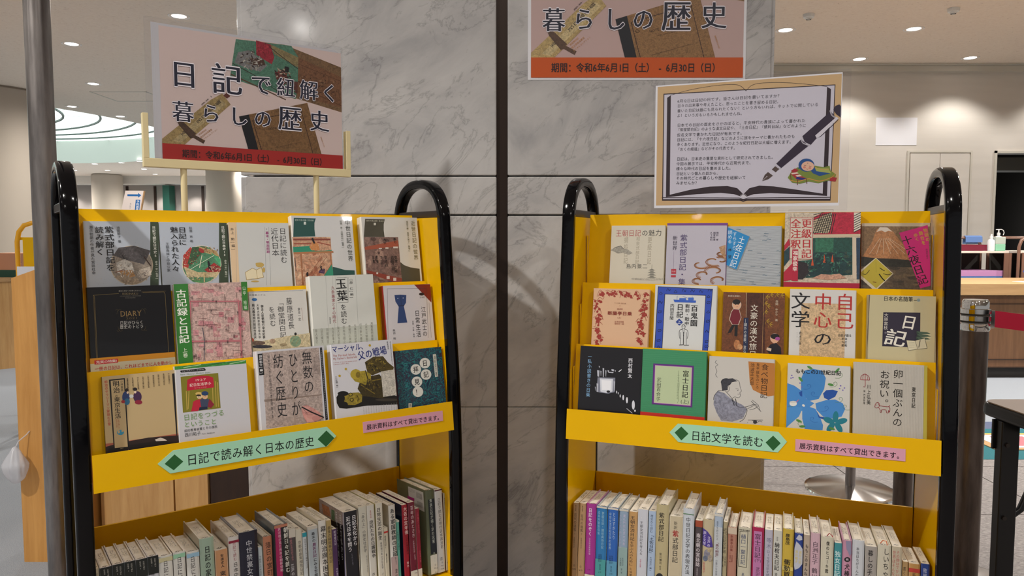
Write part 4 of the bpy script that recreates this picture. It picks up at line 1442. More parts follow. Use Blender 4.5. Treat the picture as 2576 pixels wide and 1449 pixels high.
t, a = display_book('L', 3, 0.4838, 0.1456, 0.204, 0.026, 'white book with a blue headline and yellow-toned soldier photographs, fourth, lower tray, left cart', '#d6d6dc', C6, 'left', '#d9dbe4')
a.text('マーシャル、', 705, 195, 995, 165, '#1b2c78', 'h', w=62, wt='b')
a.text('父の戦場', 922, 250, 1162, 195, '#1b2c78', 'h', w=78, wt='b')
a.text('The Marshall Islands,', 715, 247, 905, 232, '#b04a3c', 'h', w=25)
a.text("My Father's Battlefield", 718, 273, 915, 254, '#b04a3c', 'h', w=25)
a.text('a journey of historical practice around', 720, 303, 915, 288, '#b04a3c', 'h', w=12)
a.text('a Japanese soldier\'s diary', 720, 318, 848, 308, '#b04a3c', 'h', w=12)
a.text('ある日本兵の日記をめぐる', 1190, 125, 1208, 322, '#202028', w=13).text('歴史実践', 1166, 128, 1176, 195, '#202028', w=15)
a.text('大川史織[編]', 740, 415, 754, 515, '#202028', w=20)
for x, y in ((823, 357), (771, 413), (1021, 161)):
    a.ell(x, y, 10, 10, '#c2a020')
a.stroke([(823, 357), (895, 440), (935, 470)], 1.5, '#b9b490')
a.poly([(745, 590), (765, 560), (830, 565), (990, 555), (1110, 540), (1245, 580), (1250, 650), (1000, 660), (830, 685), (770, 680), (748, 640)], '#141210', 1)
a.poly([(810, 570), (860, 555), (930, 550), (960, 575), (955, 630), (900, 655), (840, 655), (805, 620)], '#94822a', 1)
a.poly([(965, 400), (1010, 420), (1100, 400), (1140, 450), (1240, 480), (1250, 560), (1120, 600), (960, 580), (920, 520), (940, 460)], '#3c3212', 1)
a.poly([(980, 300), (1050, 255), (1130, 250), (1170, 300), (1220, 340), (1215, 365), (1100, 385), (1040, 410), (1000, 380)], '#4f4216', 1)
a.poly([(870, 385), (905, 355), (940, 375), (985, 370), (1030, 400), (1030, 445), (985, 490), (940, 470), (900, 460), (865, 420)], '#a3902c', 1)
a.ell(905, 400, 45, 42, '#b39e34').ell(925, 405, 20, 26, '#7f6d20', 1)
a.stroke([(985, 370), (1005, 440), (990, 520)], 8, '#1d180a').stroke([(1060, 330), (1110, 380)], 10, '#221c0c').stroke([(1020, 300), (1060, 370)], 8, '#6d5c20').stroke([(950, 490), (1060, 560)], 8, '#7c6a24').stroke([(1040, 455), (1110, 440)], 9, '#7c6a24')
for cx_, cy_ in ((862, 568), (872, 612)):
    a.ell(cx_, cy_, 17, 15, '#1a150a').ell(cx_, cy_, 12, 10, '#a08e30')
a.curve([(915, 575), (925, 600), (920, 625)], 5, '#2a2410').ell(800, 560, 45, 20, '#100e0c').ell(780, 600, 34, 36, '#100e0c').ell(800, 650, 40, 24, '#100e0c')
a.poly([(1112, 378), (1232, 358), (1250, 570), (1132, 588)], '#c4bfb4', 1)
a.flecks(1070, 320, 80, 50, 50, ['#6d5c20', '#2c240c', '#8c7a30', '#1c1808'], 16, 41).flecks(1030, 490, 75, 55, 50, ['#2a220c', '#5c4c1c', '#786828', '#14100a'], 16, 42).flecks(890, 610, 50, 34, 20, ['#7c6c24', '#ac9a3c', '#4c4014'], 9, 43)
a.ell(1165, 612, 100, 12, '#3a342c')
for k in range(14):
    a.text(''.join(rnd.choice('日記兵月食事今手紙父子') for _ in range(8)), 968 + 21 * k, 672 - 3 * k, 975 + 21 * k, 760, '#9a968e', w=9)
a.link(t)

t, a = display_book('L', 3, 0.6382, 0.1214, 0.175, 0.018, 'dark teal marbled book with a title in white discs, rightmost, lower tray, left cart', '#14304a', C6, 'left', '#3b3560')
a.bg('#14304a', 2)
a.poly([(1543, 235), (1570, 232), (1588, 418), (1562, 422)], '#cfcdbf')
a.text('島利栄子著', 1560, 245, 1574, 415, '#22201c', w=20)
for x, y, c in ((1478, 308, '日'), (1403, 360, '拝'), (1487, 402, '記'), (1412, 462, '見'), (1420, 545, '！')):
    a.ell(x, y, 44, 44, '#cfcfc8').ell(x, y, 42, 42, '#dddcd4')
    a.text(c, x - 3, y - 28, x + 3, y + 28, '#141414', w=50, wt='b')
a.rect(1342, 640, 1370, 700, '#c9c6b6')
a.text('慎', 1355, 645, 1357, 672, '#22201c', w=22)
a.link(t)

# ------------------------------------------------------------------ right cart, top tray
t, a = display_book('R', 1, 0.0899, 0.1281, 0.187, 0.016, 'cream book with faint ink mountains and a pagoda, leftmost, top tray, right cart', '#d2ccbb', D3, 'right', '#cfc9b8')
a.text('王朝日記', 540, 315, 772, 312, '#a83a3a', 'h', w=64)
a.text('の魅力', 776, 312, 962, 310, '#1e1c1a', 'h', w=62)
a.text('更級日記', 852, 345, 842, 600, '#a39a86', w=40).text('和泉式部日記', 745, 345, 732, 595, '#a39a86', w=36).text('蜻蛉日記', 636, 345, 628, 595, '#a39a86', w=40)
a.text('島内景二', 632, 614, 832, 616, '#22201c', 'h', w=46)
a.poly([(490, 470), (540, 438), (585, 428), (620, 460), (640, 455), (695, 495), (660, 510), (600, 492), (560, 500), (520, 480)], '#9c988c', 1).stroke([(530, 445), (585, 430), (612, 458)], 5, '#5c5a54')
for y, w_ in ((645, 34), (668, 38), (690, 42), (712, 46)):
    a.poly([(868 - w_, y + 8), (868, y - 8), (868 + w_, y + 8)], '#7c7a70').rect(868 - 17, y + 6, 868 + 17, y + 20, '#9a978c')
a.stroke([(870, 600), (868, 640)], 3, '#7c7a70')
for x in range(700, 980, 24):
    a.ell(x, 735 - abs(x - 860) * .03, 18, 9, '#b5b0a2', 1)
a.link(t)

t, a = display_book('R', 1, 0.2215, 0.1343, 0.192, 0.020, 'lavender-grey book with brown swirling water pattern and purple top edge, second, top tray, right cart', '#bdb9c6', D3, 'right', '#7c4a86')
a.poly([(1010, 214), (1565, 214), (1568, 244), (1008, 244)], '#74408a')
speckle(a, 1010, 260, 1540, 760, 40, 4, ['#9c93a8', '#a4927f'])
rnd = random.Random(31)
for (cx_, cy_, r0, ph) in ((1310, 600, 95, 0), (1430, 570, 100, 1), (1340, 690, 80, 2), (1440, 660, 100, 3), (1500, 560, 70, 4), (1290, 745, 70, 1.5), (1500, 500, 60, 0.4), (1480, 740, 90, 2.2)):
    for k in range(3):
        pts = []
        for i in range(9):
            f = i / 8
            an = ph + f * 4.4
            r = (r0 - k * 13) * (1 - .62 * f)
            pts.append((cx_ + r * 1.0 * math.cos(an), cy_ + r * .52 * math.sin(an)))
        a.curve(pts, 6 - k, '#a0673c' if k < 2 else '#c39a72', 5)
a.poly([(1480, 440), (1540, 420), (1540, 560), (1500, 500)], '#b08a68', 1)
a.text('紫式部日記・集', 1162, 322, 1140, 790, '#3f2a66', w=68)
a.text('新世界', 1082, 335, 1076, 472, '#2c2440', w=44)
a.text('横井\u3000孝', 1466, 300, 1464, 385, '#4a4258', w=22).text('福家俊幸', 1439, 300, 1437, 385, '#4a4258', w=22).text('久下裕利', 1412, 300, 1410, 385, '#4a4258', w=22)
a.rect(1045, 640, 1090, 685, '#b03040').rect(1043, 696, 1087, 715, '#b03040').text('知の遺産', 1050, 662, 1085, 662, '#e0c0c4', 'h', w=14)
a.stroke([(1068, 480), (1066, 640)], 1.5, '#8c7c98')
a.link(t)

t, a = display_book('R', 1, 0.3539, 0.1173, 0.184, 0.016, 'pale blue-grey wave patterned book with a bright blue kite label, third, top tray, right cart', '#b0b6bb', D3, 'right', '#a9aeb2')
for k in range(30):
    y = 262 + 18 * k
    a.curve([(1545 + 50 * i, y + 5 * math.sin(i * 1.3 + k * 1.7)) for i in range(11)], 1.3, '#8f959c', 3)
for k in range(34):
    x, y = rnd.uniform(1600, 2030), rnd.uniform(270, 780)
    a.curve([(x, y), (x + 14, y - 3), (x + 28, y + 1), (x + 40, y - 1)], 3, '#5f7f95', 3)
a.poly([(1552, 258), (1764, 350), (1648, 656), (1540, 612)], '#8a9096').poly([(1551, 256), (1760, 345), (1640, 646), (1540, 600)], '#1e86c4')
a.text('すらすら', 1626, 300, 1618, 468, '#e6f0f4', w=38).text('読める', 1583, 285, 1578, 410, '#e6f0f4', w=40)
a.text('土佐日記', 1700, 340, 1600, 625, '#f2f6f8', w=60, wt='r').text('林\u3000望', 1580, 450, 1578, 545, '#101820', w=30, wt='b')
a.link(t)

t, a = display_book('R', 1, 0.4767, 0.1495, 0.213, 0.026, 'tall red book with palace blind painting and boxed title, fourth, top tray, right cart', '#c9bfae', D4, 'right', '#b51c38')
a.bg('#c6b8a4', 1)
a.poly([(575, 160), (660, 118), (985, 118), (985, 310), (575, 310)], '#b3203c', 1)
a.poly([(640, 155), (735, 118), (730, 240), (700, 300), (575, 298), (578, 190)], '#b9a98c', 1)
for k in range(9):
    a.stroke([(570 + 20 * k, 300), (640 + 16 * k, 130)], 6, '#24201f').stroke([(575, 300 - 20 * k), (728, 262 - 20 * k)], 5, '#24201f')
a.poly([(925, 120), (985, 120), (985, 260), (925, 290)], '#d9d0c0')
for k in range(8):
    a.stroke([(925, 150 + 20 * k), (985, 120 + 20 * k)], 6, '#24201f')
a.poly([(575, 310), (985, 305), (985, 330), (575, 336)], '#c9b79c')
a.poly([(570, 340), (910, 336), (912, 660), (480, 690), (440, 540), (565, 530)], '#1f4a42', 1)
a.poly([(590, 345), (750, 342), (745, 460), (590, 465)], '#2f6a52', 1)
a.paint([(575, 470), (905, 460), (905, 655), (470, 680)], '#1a3a3c', ['#24504a', '#173034', '#2c5a4a', '#3a4a40'], 26, 9, .12)
a.poly([(912, 340), (945, 338), (945, 700), (912, 690)], '#d0c0aa').poly([(945, 340), (985, 338), (985, 700), (950, 700)], '#2a3f55', 1)
for x, y in ((668, 520), (738, 520), (565, 545)):
    a.poly([(x - 12, y + 35), (x, y - 40), (x + 12, y + 35)], '#c0502c')
a.flecks(700, 560, 200, 110, 90, ['#2c6454', '#14302c', '#3a7460', '#22483c', '#4c7c68'], 22, 21).flecks(500, 620, 50, 70, 40, ['#5a5048', '#3c3438', '#a89c88'], 12, 22)
a.poly([(560, 690), (640, 655), (720, 660), (800, 650), (860, 690), (700, 705)], '#c2957e', 1)
a.poly([(305, 650), (390, 560), (400, 700), (305, 720)], '#b3203c').poly([(305, 430), (362, 345), (368, 400), (305, 470)], '#b3203c').poly([(305, 470), (372, 410), (372, 520), (310, 600)], '#1f3f48', 1)
a.poly([(440, 540), (520, 560), (535, 640), (480, 700), (440, 700)], '#2a2428', 1)
a.poly([(300, 722), (985, 735), (985, 790), (300, 790)], '#a81838')
a.poly([(373, 165), (568, 166), (568, 527), (366, 522)], '#b64a4c').poly([(377, 169), (564, 170), (564, 523), (370, 518)], '#cfc6b6')
a.poly([(390, 440), (442, 440), (438, 715), (384, 712)], '#b01c3a')
a.text('更級日記', 515, 172, 512, 520, '#b3242c', w=84, wt='b', mincho=.03)
a.text('全注釈', 422, 172, 418, 438, '#b3242c', w=84, wt='b', mincho=.03)
a.text('福家俊幸', 419, 448, 412, 632, '#efe6dc', w=42, wt='b')
a.link(t)

t, a = display_book('R', 1, 0.6296, 0.1292, 0.189, 0.014, 'brown mountain book with tilted magenta label, yellow square, rightmost, top tray, right cart', '#c4b49c', D4, 'right', '#4a3a2c')
a.poly([(990, 238), (1605, 240), (1605, 790), (980, 790)], '#7c6144', 1)
a.poly([(985, 520), (1080, 380), (1120, 270), (1150, 248), (1215, 250), (1260, 280), (1340, 380), (1450, 500), (1500, 540), (985, 560)], '#a8744a', 1)
a.poly([(1120, 288), (1150, 247), (1215, 249), (1258, 285), (1225, 278), (1195, 290), (1165, 275)], '#cfc3b4')
for k in range(7):
    a.stroke([(1150 + 14 * k, 345), (1060 + 62 * k, 480)], 3, '#c9b49a')
a.poly([(985, 500), (1100, 515), (1250, 520), (1380, 530), (1605, 560), (1605, 620), (985, 600)], '#2c2a22', 1)
a.paint([(985, 585), (1600, 600), (1600, 785), (985, 785)], '#5a4c3c', ['#493d30', '#6a5842', '#3f362c'], 24, 12, .14)
a.poly([(982, 620), (1115, 512), (1268, 650), (1130, 782), (1085, 782), (982, 690)], '#cfc6ae').poly([(985, 640), (1115, 518), (1260, 650), (1118, 778), (985, 665)], '#b5a434')
a.curve([(1000, 652), (1030, 655), (1060, 620)], 5, '#3a3a14').curve([(1150, 600), (1170, 615), (1190, 625)], 6, '#1f2010').curve([(1145, 655), (1170, 690), (1192, 712)], 9, '#1f2010').curve([(1180, 650), (1220, 660), (1258, 648)], 5, '#1f2010').curve([(1090, 722), (1118, 726)], 5, '#7a4020').stroke([(1115, 545), (1118, 640)], 2, '#8a8430')
a.poly([(1318, 296), (1565, 228), (1600, 752), (1500, 778)], '#c81e78')
a.text('十六夜日記', 1370, 318, 1535, 745, '#1a0c14', w=82, wt='r', mincho=.03)
a.text('物語の', 1540, 255, 1570, 372, '#b89a2c', w=34, wt='b').text('舞台を', 1500, 280, 1535, 402, '#b89a2c', w=34, wt='b').text('歩く', 1455, 300, 1478, 368, '#b89a2c', w=34, wt='b')
a.text('田淵句美子', 1555, 432, 1562, 525, '#5a1c3c', w=16)
a.link(t)

# ------------------------------------------------------------------ right cart, middle tray
t, a = display_book('R', 2, 0.0628, 0.1313, 0.176, 0.014, 'peach paperback framed by dark red vine ornament, leftmost, middle tray, right cart', '#dcb593', D3, 'right', '#d9b391')
rnd = random.Random(77)


def vine(a, x0, y0, x1, y1, n, r):
    for i in range(n):
        f = (i + .5) / n
        x, y = x0 + (x1 - x0) * f, y0 + (y1 - y0) * f
        x += rnd.uniform(-r, r) * .7; y += rnd.uniform(-r, r) * .5
        k = rnd.randint(3, 5)
        for j in range(k):
            an = rnd.random() * 6.28
            a.ell(x + r * .42 * math.cos(an), y + r * .42 * math.sin(an), r * .38, r * .28, '#9c2f24', rot=an, n=7, dz=0.000003)
        a.curve([(x - r, y + rnd.uniform(-r, r)), (x - r * .3, y - r * .8), (x + r * .5, y - r * .3), (x + r * .9, y + rnd.uniform(-r, r))], 3, '#9c2f24', 4)


vine(a, 370, 865, 815, 890, 12, 34)
vine(a, 385, 910, 375, 1330, 13, 34)
vine(a, 790, 920, 762, 1330, 13, 34)
a.text('断腸亭日乗', 465, 1040, 690, 1048, '#8c2f22', 'h', w=36, wt='b')
a.text('摘録', 550, 1004, 605, 1006, '#8c2f22', 'h', w=14).text('(上)', 555, 1081, 590, 1083, '#8c2f22', 'h', w=18).text('ワイド版 岩波文庫', 527, 950, 635, 955, '#8c5a3c', 'h', w=13).text('21', 573, 975, 585, 975, '#8c5a3c', 'h', w=11)
a.text('永井荷風著', 528, 1120, 615, 1122, '#8c2f22', 'h', w=16).text('磯田光一編', 528, 1138, 615, 1141, '#8c2f22', 'h', w=16)
a.sk = D4
a.link(t)

t, a = display_book('R', 2, 0.2066, 0.1353, 0.188, 0.022, 'white book with bright blue border and a small ship, second, middle tray, right cart', '#d3d5d4', D3, 'right', '#d6d6cc')
a.poly([(925, 798), (1425, 822), (1378, 1400), (890, 1380)], '#14182e')
a.poly([(930, 804), (1420, 828), (1374, 1400), (896, 1380)], '#2b4bb4')
a.poly([(984, 866), (1362, 878), (1330, 1400), (958, 1390)], '#14182e').poly([(990, 871), (1357, 883), (1326, 1400), (963, 1390)], '#d3d5d4')
for x, y in ((950, 860), (1020, 832), (1085, 845), (1162, 838), (1240, 842), (1318, 845), (1398, 835), (1385, 890), (948, 945), (940, 1030), (938, 1120), (938, 1200), (930, 1290), (928, 1350), (1385, 945), (1382, 1030), (1378, 1115), (1374, 1210), (1370, 1300), (1368, 1345)):
    k = rnd.randint(0, 2)
    if k == 0:
        a.ell(x, y, 18, 12, '#16244e').ell(x, y, 13, 8, '#2b4bb4')
        a.stroke([(x - 16, y + 12), (x + 18, y - 14)], 3, '#16244e')
    elif k == 1:
        a.curve([(x - 18, y + 8), (x - 6, y - 14), (x + 8, y + 8), (x + 18, y - 8)], 4, '#16244e')
    else:
        a.poly([(x - 18, y + 8), (x, y - 14), (x + 18, y + 6), (x, y + 14)], '#16244e').poly([(x - 11, y + 6), (x, y - 8), (x + 11, y + 4), (x, y + 9)], '#2b4bb4')
a.poly([(1066, 918), (1272, 928), (1268, 948), (1075, 942)], '#2f5cc0').poly([(1120, 905), (1180, 905), (1182, 924), (1118, 920)], '#3f6ac6').rect(1200, 900, 1250, 924, '#3f6ac6')
a.stroke([(1100, 885), (1098, 918)], 2.5, '#2f5cc0').stroke([(1237, 890), (1237, 925)], 2.5, '#2f5cc0').stroke([(1150, 890), (1200, 905)], 2, '#2f5cc0')
a.text('百鬼園', 1258, 965, 1250, 1165, '#141418', w=66, wt='b', mincho=.02)
a.text('日記', 1128, 955, 1122, 1088, '#141418', w=62, wt='b', mincho=.02)
a.text('戰前・戰中', 1195, 958, 1186, 1155, '#141418', w=42)
a.text('内田百閒', 1055, 955, 1048, 1105, '#2a2a30', w=38)
a.poly([(1118, 1092), (1152, 1125), (1118, 1156), (1086, 1122)], '#1f3c90').text('上', 1118, 1106, 1118, 1142, '#e4e8f0', w=32, wt='b')
a.ell(1157, 1165, 17, 20, '#22222a').ell(1157, 1167, 13, 16, '#d3d5d4').stroke([(1146, 1163), (1168, 1163)], 2, '#22222a')
a.curve([(1150, 1186), (1122, 1200), (1118, 1240), (1124, 1275)], 3, '#22222a').curve([(1165, 1186), (1192, 1200), (1198, 1240), (1190, 1275)], 3, '#22222a')
for x in (1132, 1156, 1160, 1184):
    a.stroke([(x, 1215), (x - 2, 1330)], 2.6, '#22222a')
a.stroke([(1150, 1190), (1158, 1250), (1166, 1190)], 2, '#22222a').stroke([(1118, 1332), (1152, 1330)], 5, '#22222a').stroke([(1160, 1334), (1205, 1334)], 5, '#22222a')
a.link(t)

t, a = display_book('R', 2, 0.3541, 0.1263, 0.175, 0.016, 'brown book with illustrated figures and yellow bamboo leaves, third, middle tray, right cart', '#6a3c22', D3, 'right', '#4a2a1c')
a.bg('#6f4024', 1)
a.poly([(1735, 850), (1900, 850), (1900, 1420), (1720, 1420)], '#4b261a', 1)
a.stroke([(1732, 858), (1727, 1080)], 3, '#c9b89c')
a.text('新典社選書71', 1562, 885, 1680, 888, '#d9cdb9', 'h', w=16)
a.ell(1642, 965, 42, 48, '#c9b8a8').ell(1642, 965, 36, 42, '#d9a888').ell(1640, 940, 36, 24, '#1c1412').ell(1630, 965, 4, 3, '#1c1412').ell(1656, 965, 4, 3, '#1c1412').stroke([(1638, 985), (1652, 984)], 2, '#8a3030')
a.poly([(1610, 1000), (1665, 1005), (1685, 1080), (1660, 1150), (1600, 1150), (1572, 1100), (1590, 1030)], '#c9b8a8').poly([(1613, 1005), (1662, 1010), (1680, 1080), (1655, 1145), (1604, 1145), (1578, 1100), (1594, 1035)], '#701828')
a.poly([(1600, 1148), (1628, 1148), (1590, 1220), (1560, 1225), (1575, 1190)], '#161214').poly([(1625, 1148), (1652, 1148), (1648, 1255), (1620, 1250)], '#161214')
a.ell(1645, 1330, 30, 45, '#b87a4c', 1).ell(1670, 1350, 24, 26, '#d09a6a', 1)
a.poly([(1705, 1085), (1750, 1085), (1742, 1400), (1700, 1400)], '#1f2a4a')
a.text('―鷗外の渡欧、漱石の', 1724, 1095, 1712, 1440, '#d6d6d0', w=24)
a.sk = D4
a.text('文豪の漢文旅日記', 62, 915, 42, 1450, '#e4ddcf', w=66)
a.text('森岡\u3000ゆかり\u3000著', 257, 880, 252, 1065, '#d9c9b0', w=24)
a.stroke([(144, 822), (128, 1350)], 3, '#b8905c')
for (x, y) in ((160, 850), (200, 832), (250, 830), (150, 905), (172, 930), (150, 980), (165, 1060), (190, 1090), (290, 836)):
    for an in (-.6, .1, .8, 1.9):
        a.poly([(x, y), (x + 22 * math.cos(an), y + 22 * math.sin(an) - 4), (x + 36 * math.cos(an), y + 36 * math.sin(an)), (x + 18 * math.cos(an), y + 18 * math.sin(an) + 4)], '#b89a2c')
a.ell(238, 1210, 40, 42, '#c8a8a0').ell(238, 1220, 32, 36, '#d9a888').ell(240, 1195, 38, 24, '#141012').ell(262, 1215, 22, 16, '#a04a90')
a.poly([(200, 1265), (250, 1250), (290, 1290), (295, 1350), (195, 1350), (165, 1310)], '#14121c').poly([(170, 1290), (210, 1300), (205, 1325), (165, 1312)], '#d9c0a8')
a.link(t)

t, a = display_book('R', 2, 0.4904, 0.1279, 0.185, 0.020, 'white book with very large black and red title characters, fourth, middle tray, right cart', '#d6d4d0', D4, 'right', '#d2cfc8')
a.poly([(470, 905), (858, 912), (840, 1420), (446, 1420)], '#cdb08a', 1)
a.text('自己', 850, 815, 842, 1140, '#b3302c', w=150, mincho=.02)
a.text('中心', 660, 812, 650, 1130, '#b3302c', w=150, mincho=.02)
a.text('の', 655, 1150, 652, 1280, '#15151a', w=160, mincho=.02)
a.text('文学', 465, 805, 458, 1125, '#15151a', w=160, mincho=.02)
a.text('青木正美', 460, 1152, 456, 1272, '#22201e', w=26)
a.text('masami aoki', 432, 1155, 430, 1255, '#4a4844', w=10)
a.text('日記が語る', 786, 1186, 905, 1188, '#22201e', 'h', w=24, wt='b').text('明治', 818, 1216, 868, 1217, '#22201e', 'h', w=23, wt='b').text('大正', 817, 1244, 867, 1245, '#22201e', 'h', w=23, wt='b').text('昭和', 817, 1273, 867, 1274, '#22201e', 'h', w=23, wt='b')
a.link(t)

t, a = display_book('R', 2, 0.6391, 0.1216, 0.177, 0.024, 'cream slipcased book with a dark square and tilted white characters, rightmost, middle tray, right cart', '#c4ba94', D4, 'left', '#b8ad88', hard=True)
a.stroke([(1062, 828), (1034, 1400)], 5, '#3f3038').stroke([(1052, 828), (1024, 1400)], 2, '#8c6a50').stroke([(1640, 860), (1625, 1420)], 4, '#6a5a50')
a.poly([(1180, 985), (1502, 988), (1498, 1290), (1170, 1280)], '#2c2638')
a.text('日本の名随筆', 1182, 866, 1440, 873, '#2a2620', 'h', w=44, wt='b')
a.stroke([(1446, 882), (1470, 883)], 5, '#2a2620').ell(1486, 880, 15, 14, '#8fa0a0').text('28', 1478, 880, 1494, 880, '#4a5a5a', 'h', w=14)
a.text('大原富枝', 1206, 992, 1200, 1138, '#d9d4c8', w=34).text('編', 1200, 1152, 1199, 1172, '#8c8894', w=18)
a.text('日', 1412, 1005, 1395, 1140, '#e4e0d4', w=120, wt='b', shear=.12)
a.text('記', 1300, 1130, 1275, 1285, '#e4e0d4', w=170, wt='b', shear=.12)
for k, (dx, dy) in enumerate(((0, 0), (4, 24), (-4, 48))):
    a.poly([(1468 + dx, 1150 + dy), (1560 + dx, 1158 + dy), (1592 + dx, 1172 + dy), (1500 + dx, 1178 + dy)], '#4a6050').poly([(1468 + dx, 1150 + dy), (1500 + dx, 1178 + dy), (1500 + dx, 1196 + dy), (1468 + dx, 1168 + dy)], '#33463c').poly([(1500 + dx, 1178 + dy), (1592 + dx, 1172 + dy), (1592 + dx, 1188 + dy), (1500 + dx, 1196 + dy)], '#c9c4a4')
a.poly([(1380, 1228), (1455, 1232), (1540, 1210), (1560, 1298), (1480, 1305), (1398, 1318)], '#d2cbae').stroke([(1380, 1228), (1455, 1232), (1540, 1210), (1560, 1298), (1480, 1305), (1398, 1318)], 3, '#4a463c', True).stroke([(1455, 1232), (1480, 1305)], 2.5, '#4a463c').stroke([(1500, 1230), (1488, 1290)], 5, '#22201c')
for k in range(4):
    a.stroke([(1400, 1245 + 16 * k), (1450, 1248 + 14 * k)], 1.4, '#7a7460')
a.link(t)

# ------------------------------------------------------------------ right cart, lower tray
t, a = display_book('R', 3, 0.0476, 0.1420, 0.188, 0.018, 'black book with a glowing white lantern shape and blue characters, leftmost, lower tray, right cart', '#15141a', D5, 'right', '#0f0e14')
a.poly([(375, 395), (535, 400), (530, 530), (470, 545), (400, 535), (362, 525)], '#7c8090').poly([(395, 405), (515, 410), (510, 525), (455, 538), (400, 525)], '#d4d8e2').poly([(410, 420), (500, 425), (495, 510), (415, 510)], '#eceef4')
for x, y, w_, h_ in ((370, 330, 22, 60), (400, 335, 10, 50), (420, 310, 14, 85), (445, 330, 10, 60), (470, 345, 50, 12), (500, 320, 25, 20), (530, 330, 10, 16), (365, 450, 16, 80), (350, 480, 8, 40), (520, 430, 14, 90), (385, 290, 10, 20), (465, 330, 14, 20)):
    a.poly([(x, y), (x + w_, y + 4), (x + w_ - 4, y + h_), (x + 3, y + h_ - 4)], '#b9bcc8')
a.poly([(565, 340), (595, 320), (590, 332), (568, 347)], '#e8e8ee').ell(472, 525, 16, 10, '#0c0b10')
for x, y, h_ in ((548, 530, 26), (562, 540, 22), (580, 565, 30), (608, 580, 48), (642, 604, 56), (700, 648, 84)):
    a.ell(x, y, h_ * .16, h_ * .5, '#d9dbe4')
a.stroke([(640, 680), (690, 722)], 6, '#b9bbc4').ell(715, 700, 8, 10, '#d9dbe4')
a.text('西村賢太', 675, 218, 668, 405, '#dfe0e8', w=42, wt='b')
a.text('一私小説書きの日乗', 306, 185, 286, 575, '#86b4dc', w=40)
a.link(t)

t, a = display_book('R', 3, 0.1906, 0.1363, 0.190, 0.024, 'green cloth book with purple framed label and red foot, second, lower tray, right cart', '#3a8a5e', D5, 'right', '#2c7552', hard=True)
a.bg('#3a8c60', 0)
for k in range(36):
    y = 150 + 17 * k
    a.curve([(785 + 60 * i, y + 10 * i / 4 + 3 * math.sin(i + k)) for i in range(10)], 1.6, '#4f9c70', 2)
a.poly([(750, 705), (1370, 762), (1370, 800), (750, 800)], '#bf2418')
a.poly([(882, 268), (1252, 290), (1236, 670), (868, 640)], '#5c2a7c').poly([(898, 284), (1236, 305), (1222, 655), (886, 628)], '#c88ac0').poly([(902, 288), (1232, 309), (1218, 650), (890, 624)], '#b9c8a0')
a.text('富士日記', 1180, 330, 1168, 585, '#141a14', w=60, wt='b', mincho=.02)
a.text('(上)', 1130, 612, 1208, 618, '#141a14', 'h', w=42)
a.text('武田百合子', 936, 395, 926, 615, '#1c241c', w=42)
a.curve([(1115, 335), (1112, 400), (1118, 470), (1108, 540), (1112, 600), (1100, 630)], 2.4, '#6a7a5c')
a.text('ふつうの生活の日々', 1112, 360, 1102, 600, '#6a7a5c', w=20)
a.link(t)

t, a = display_book('R', 3, 0.3323, 0.1323, 0.181, 0.018, 'off-white book with ink drawing of a robed man eating, middle, lower tray, right cart', '#c9c5be', D5, 'right', '#c4c0b8')
a.poly([(1748, 250), (1990, 268), (1990, 560), (1930, 570), (1860, 545), (1790, 510), (1760, 440)], '#b87838')
a.poly([(1440, 560), (1475, 520), (1530, 540), (1600, 600), (1700, 650), (1735, 690), (1700, 770), (1600, 800), (1500, 790), (1460, 720), (1430, 640)], '#8a8c9c', 1)
a.ell(1545, 440, 48, 36, '#2c2c34', 1).poly([(1500, 450), (1530, 410), (1600, 405), (1650, 430), (1600, 440), (1560, 470), (1560, 510), (1510, 520)], '#3a3a42', 1)
a.curve([(1600, 405), (1660, 430), (1672, 480), (1684, 520), (1670, 535), (1676, 560), (1660, 580), (1620, 575), (1590, 600)], 3, '#2c2c34').curve([(1510, 520), (1480, 515), (1440, 560), (1430, 600)], 4, '#2c2c34').curve([(1540, 520), (1600, 590), (1650, 660), (1720, 665), (1800, 640)], 4, '#2c2c34').curve([(1720, 665), (1736, 700), (1710, 770), (1670, 800)], 4, '#2c2c34').curve([(1600, 600), (1620, 650)], 7, '#2c2c34').curve([(1630, 590), (1645, 655)], 6, '#2c2c34')
a.stroke([(1632, 500), (1660, 504)], 3, '#2c2c34').ell(1652, 515, 5, 3, '#22222a').stroke([(1650, 548), (1672, 548)], 3, '#2c2c34').curve([(1555, 490), (1570, 480), (1575, 510), (1556, 530)], 3, '#2c2c34')
a.curve([(1460, 240), (1445, 260), (1470, 280), (1448, 300), (1462, 340), (1450, 370), (1466, 395)], 3, '#4a4a50')
a.curve([(1740, 810), (1760, 790), (1830, 790)], 3, '#2c2c34')
a.sk = D6
a.text('食べ物日記', 162, 200, 148, 515, '#2c1a0c', w=66)
a.text('鬼平誕生のころ', 98, 192, 90, 430, '#3a2410', w=30)
a.text('池波正太郎', 48, 190, 42, 398, '#3a2410', w=38)
a.stroke([(35, 540), (125, 635)], 4, '#2c2c34').stroke([(45, 530), (100, 575), (118, 632)], 3, '#2c2c34').curve([(0, 610), (40, 590), (75, 570), (90, 590), (60, 610), (20, 620)], 3, '#2c2c34')
a.ell(30, 735, 26, 22, '#c9c5be').stroke([(5, 712), (140, 712)], 3, '#2c2c34').ell(70, 730, 18, 16, '#33333a').curve([(85, 740), (110, 722), (135, 730)], 3, '#2c2c34')
a.link(t)

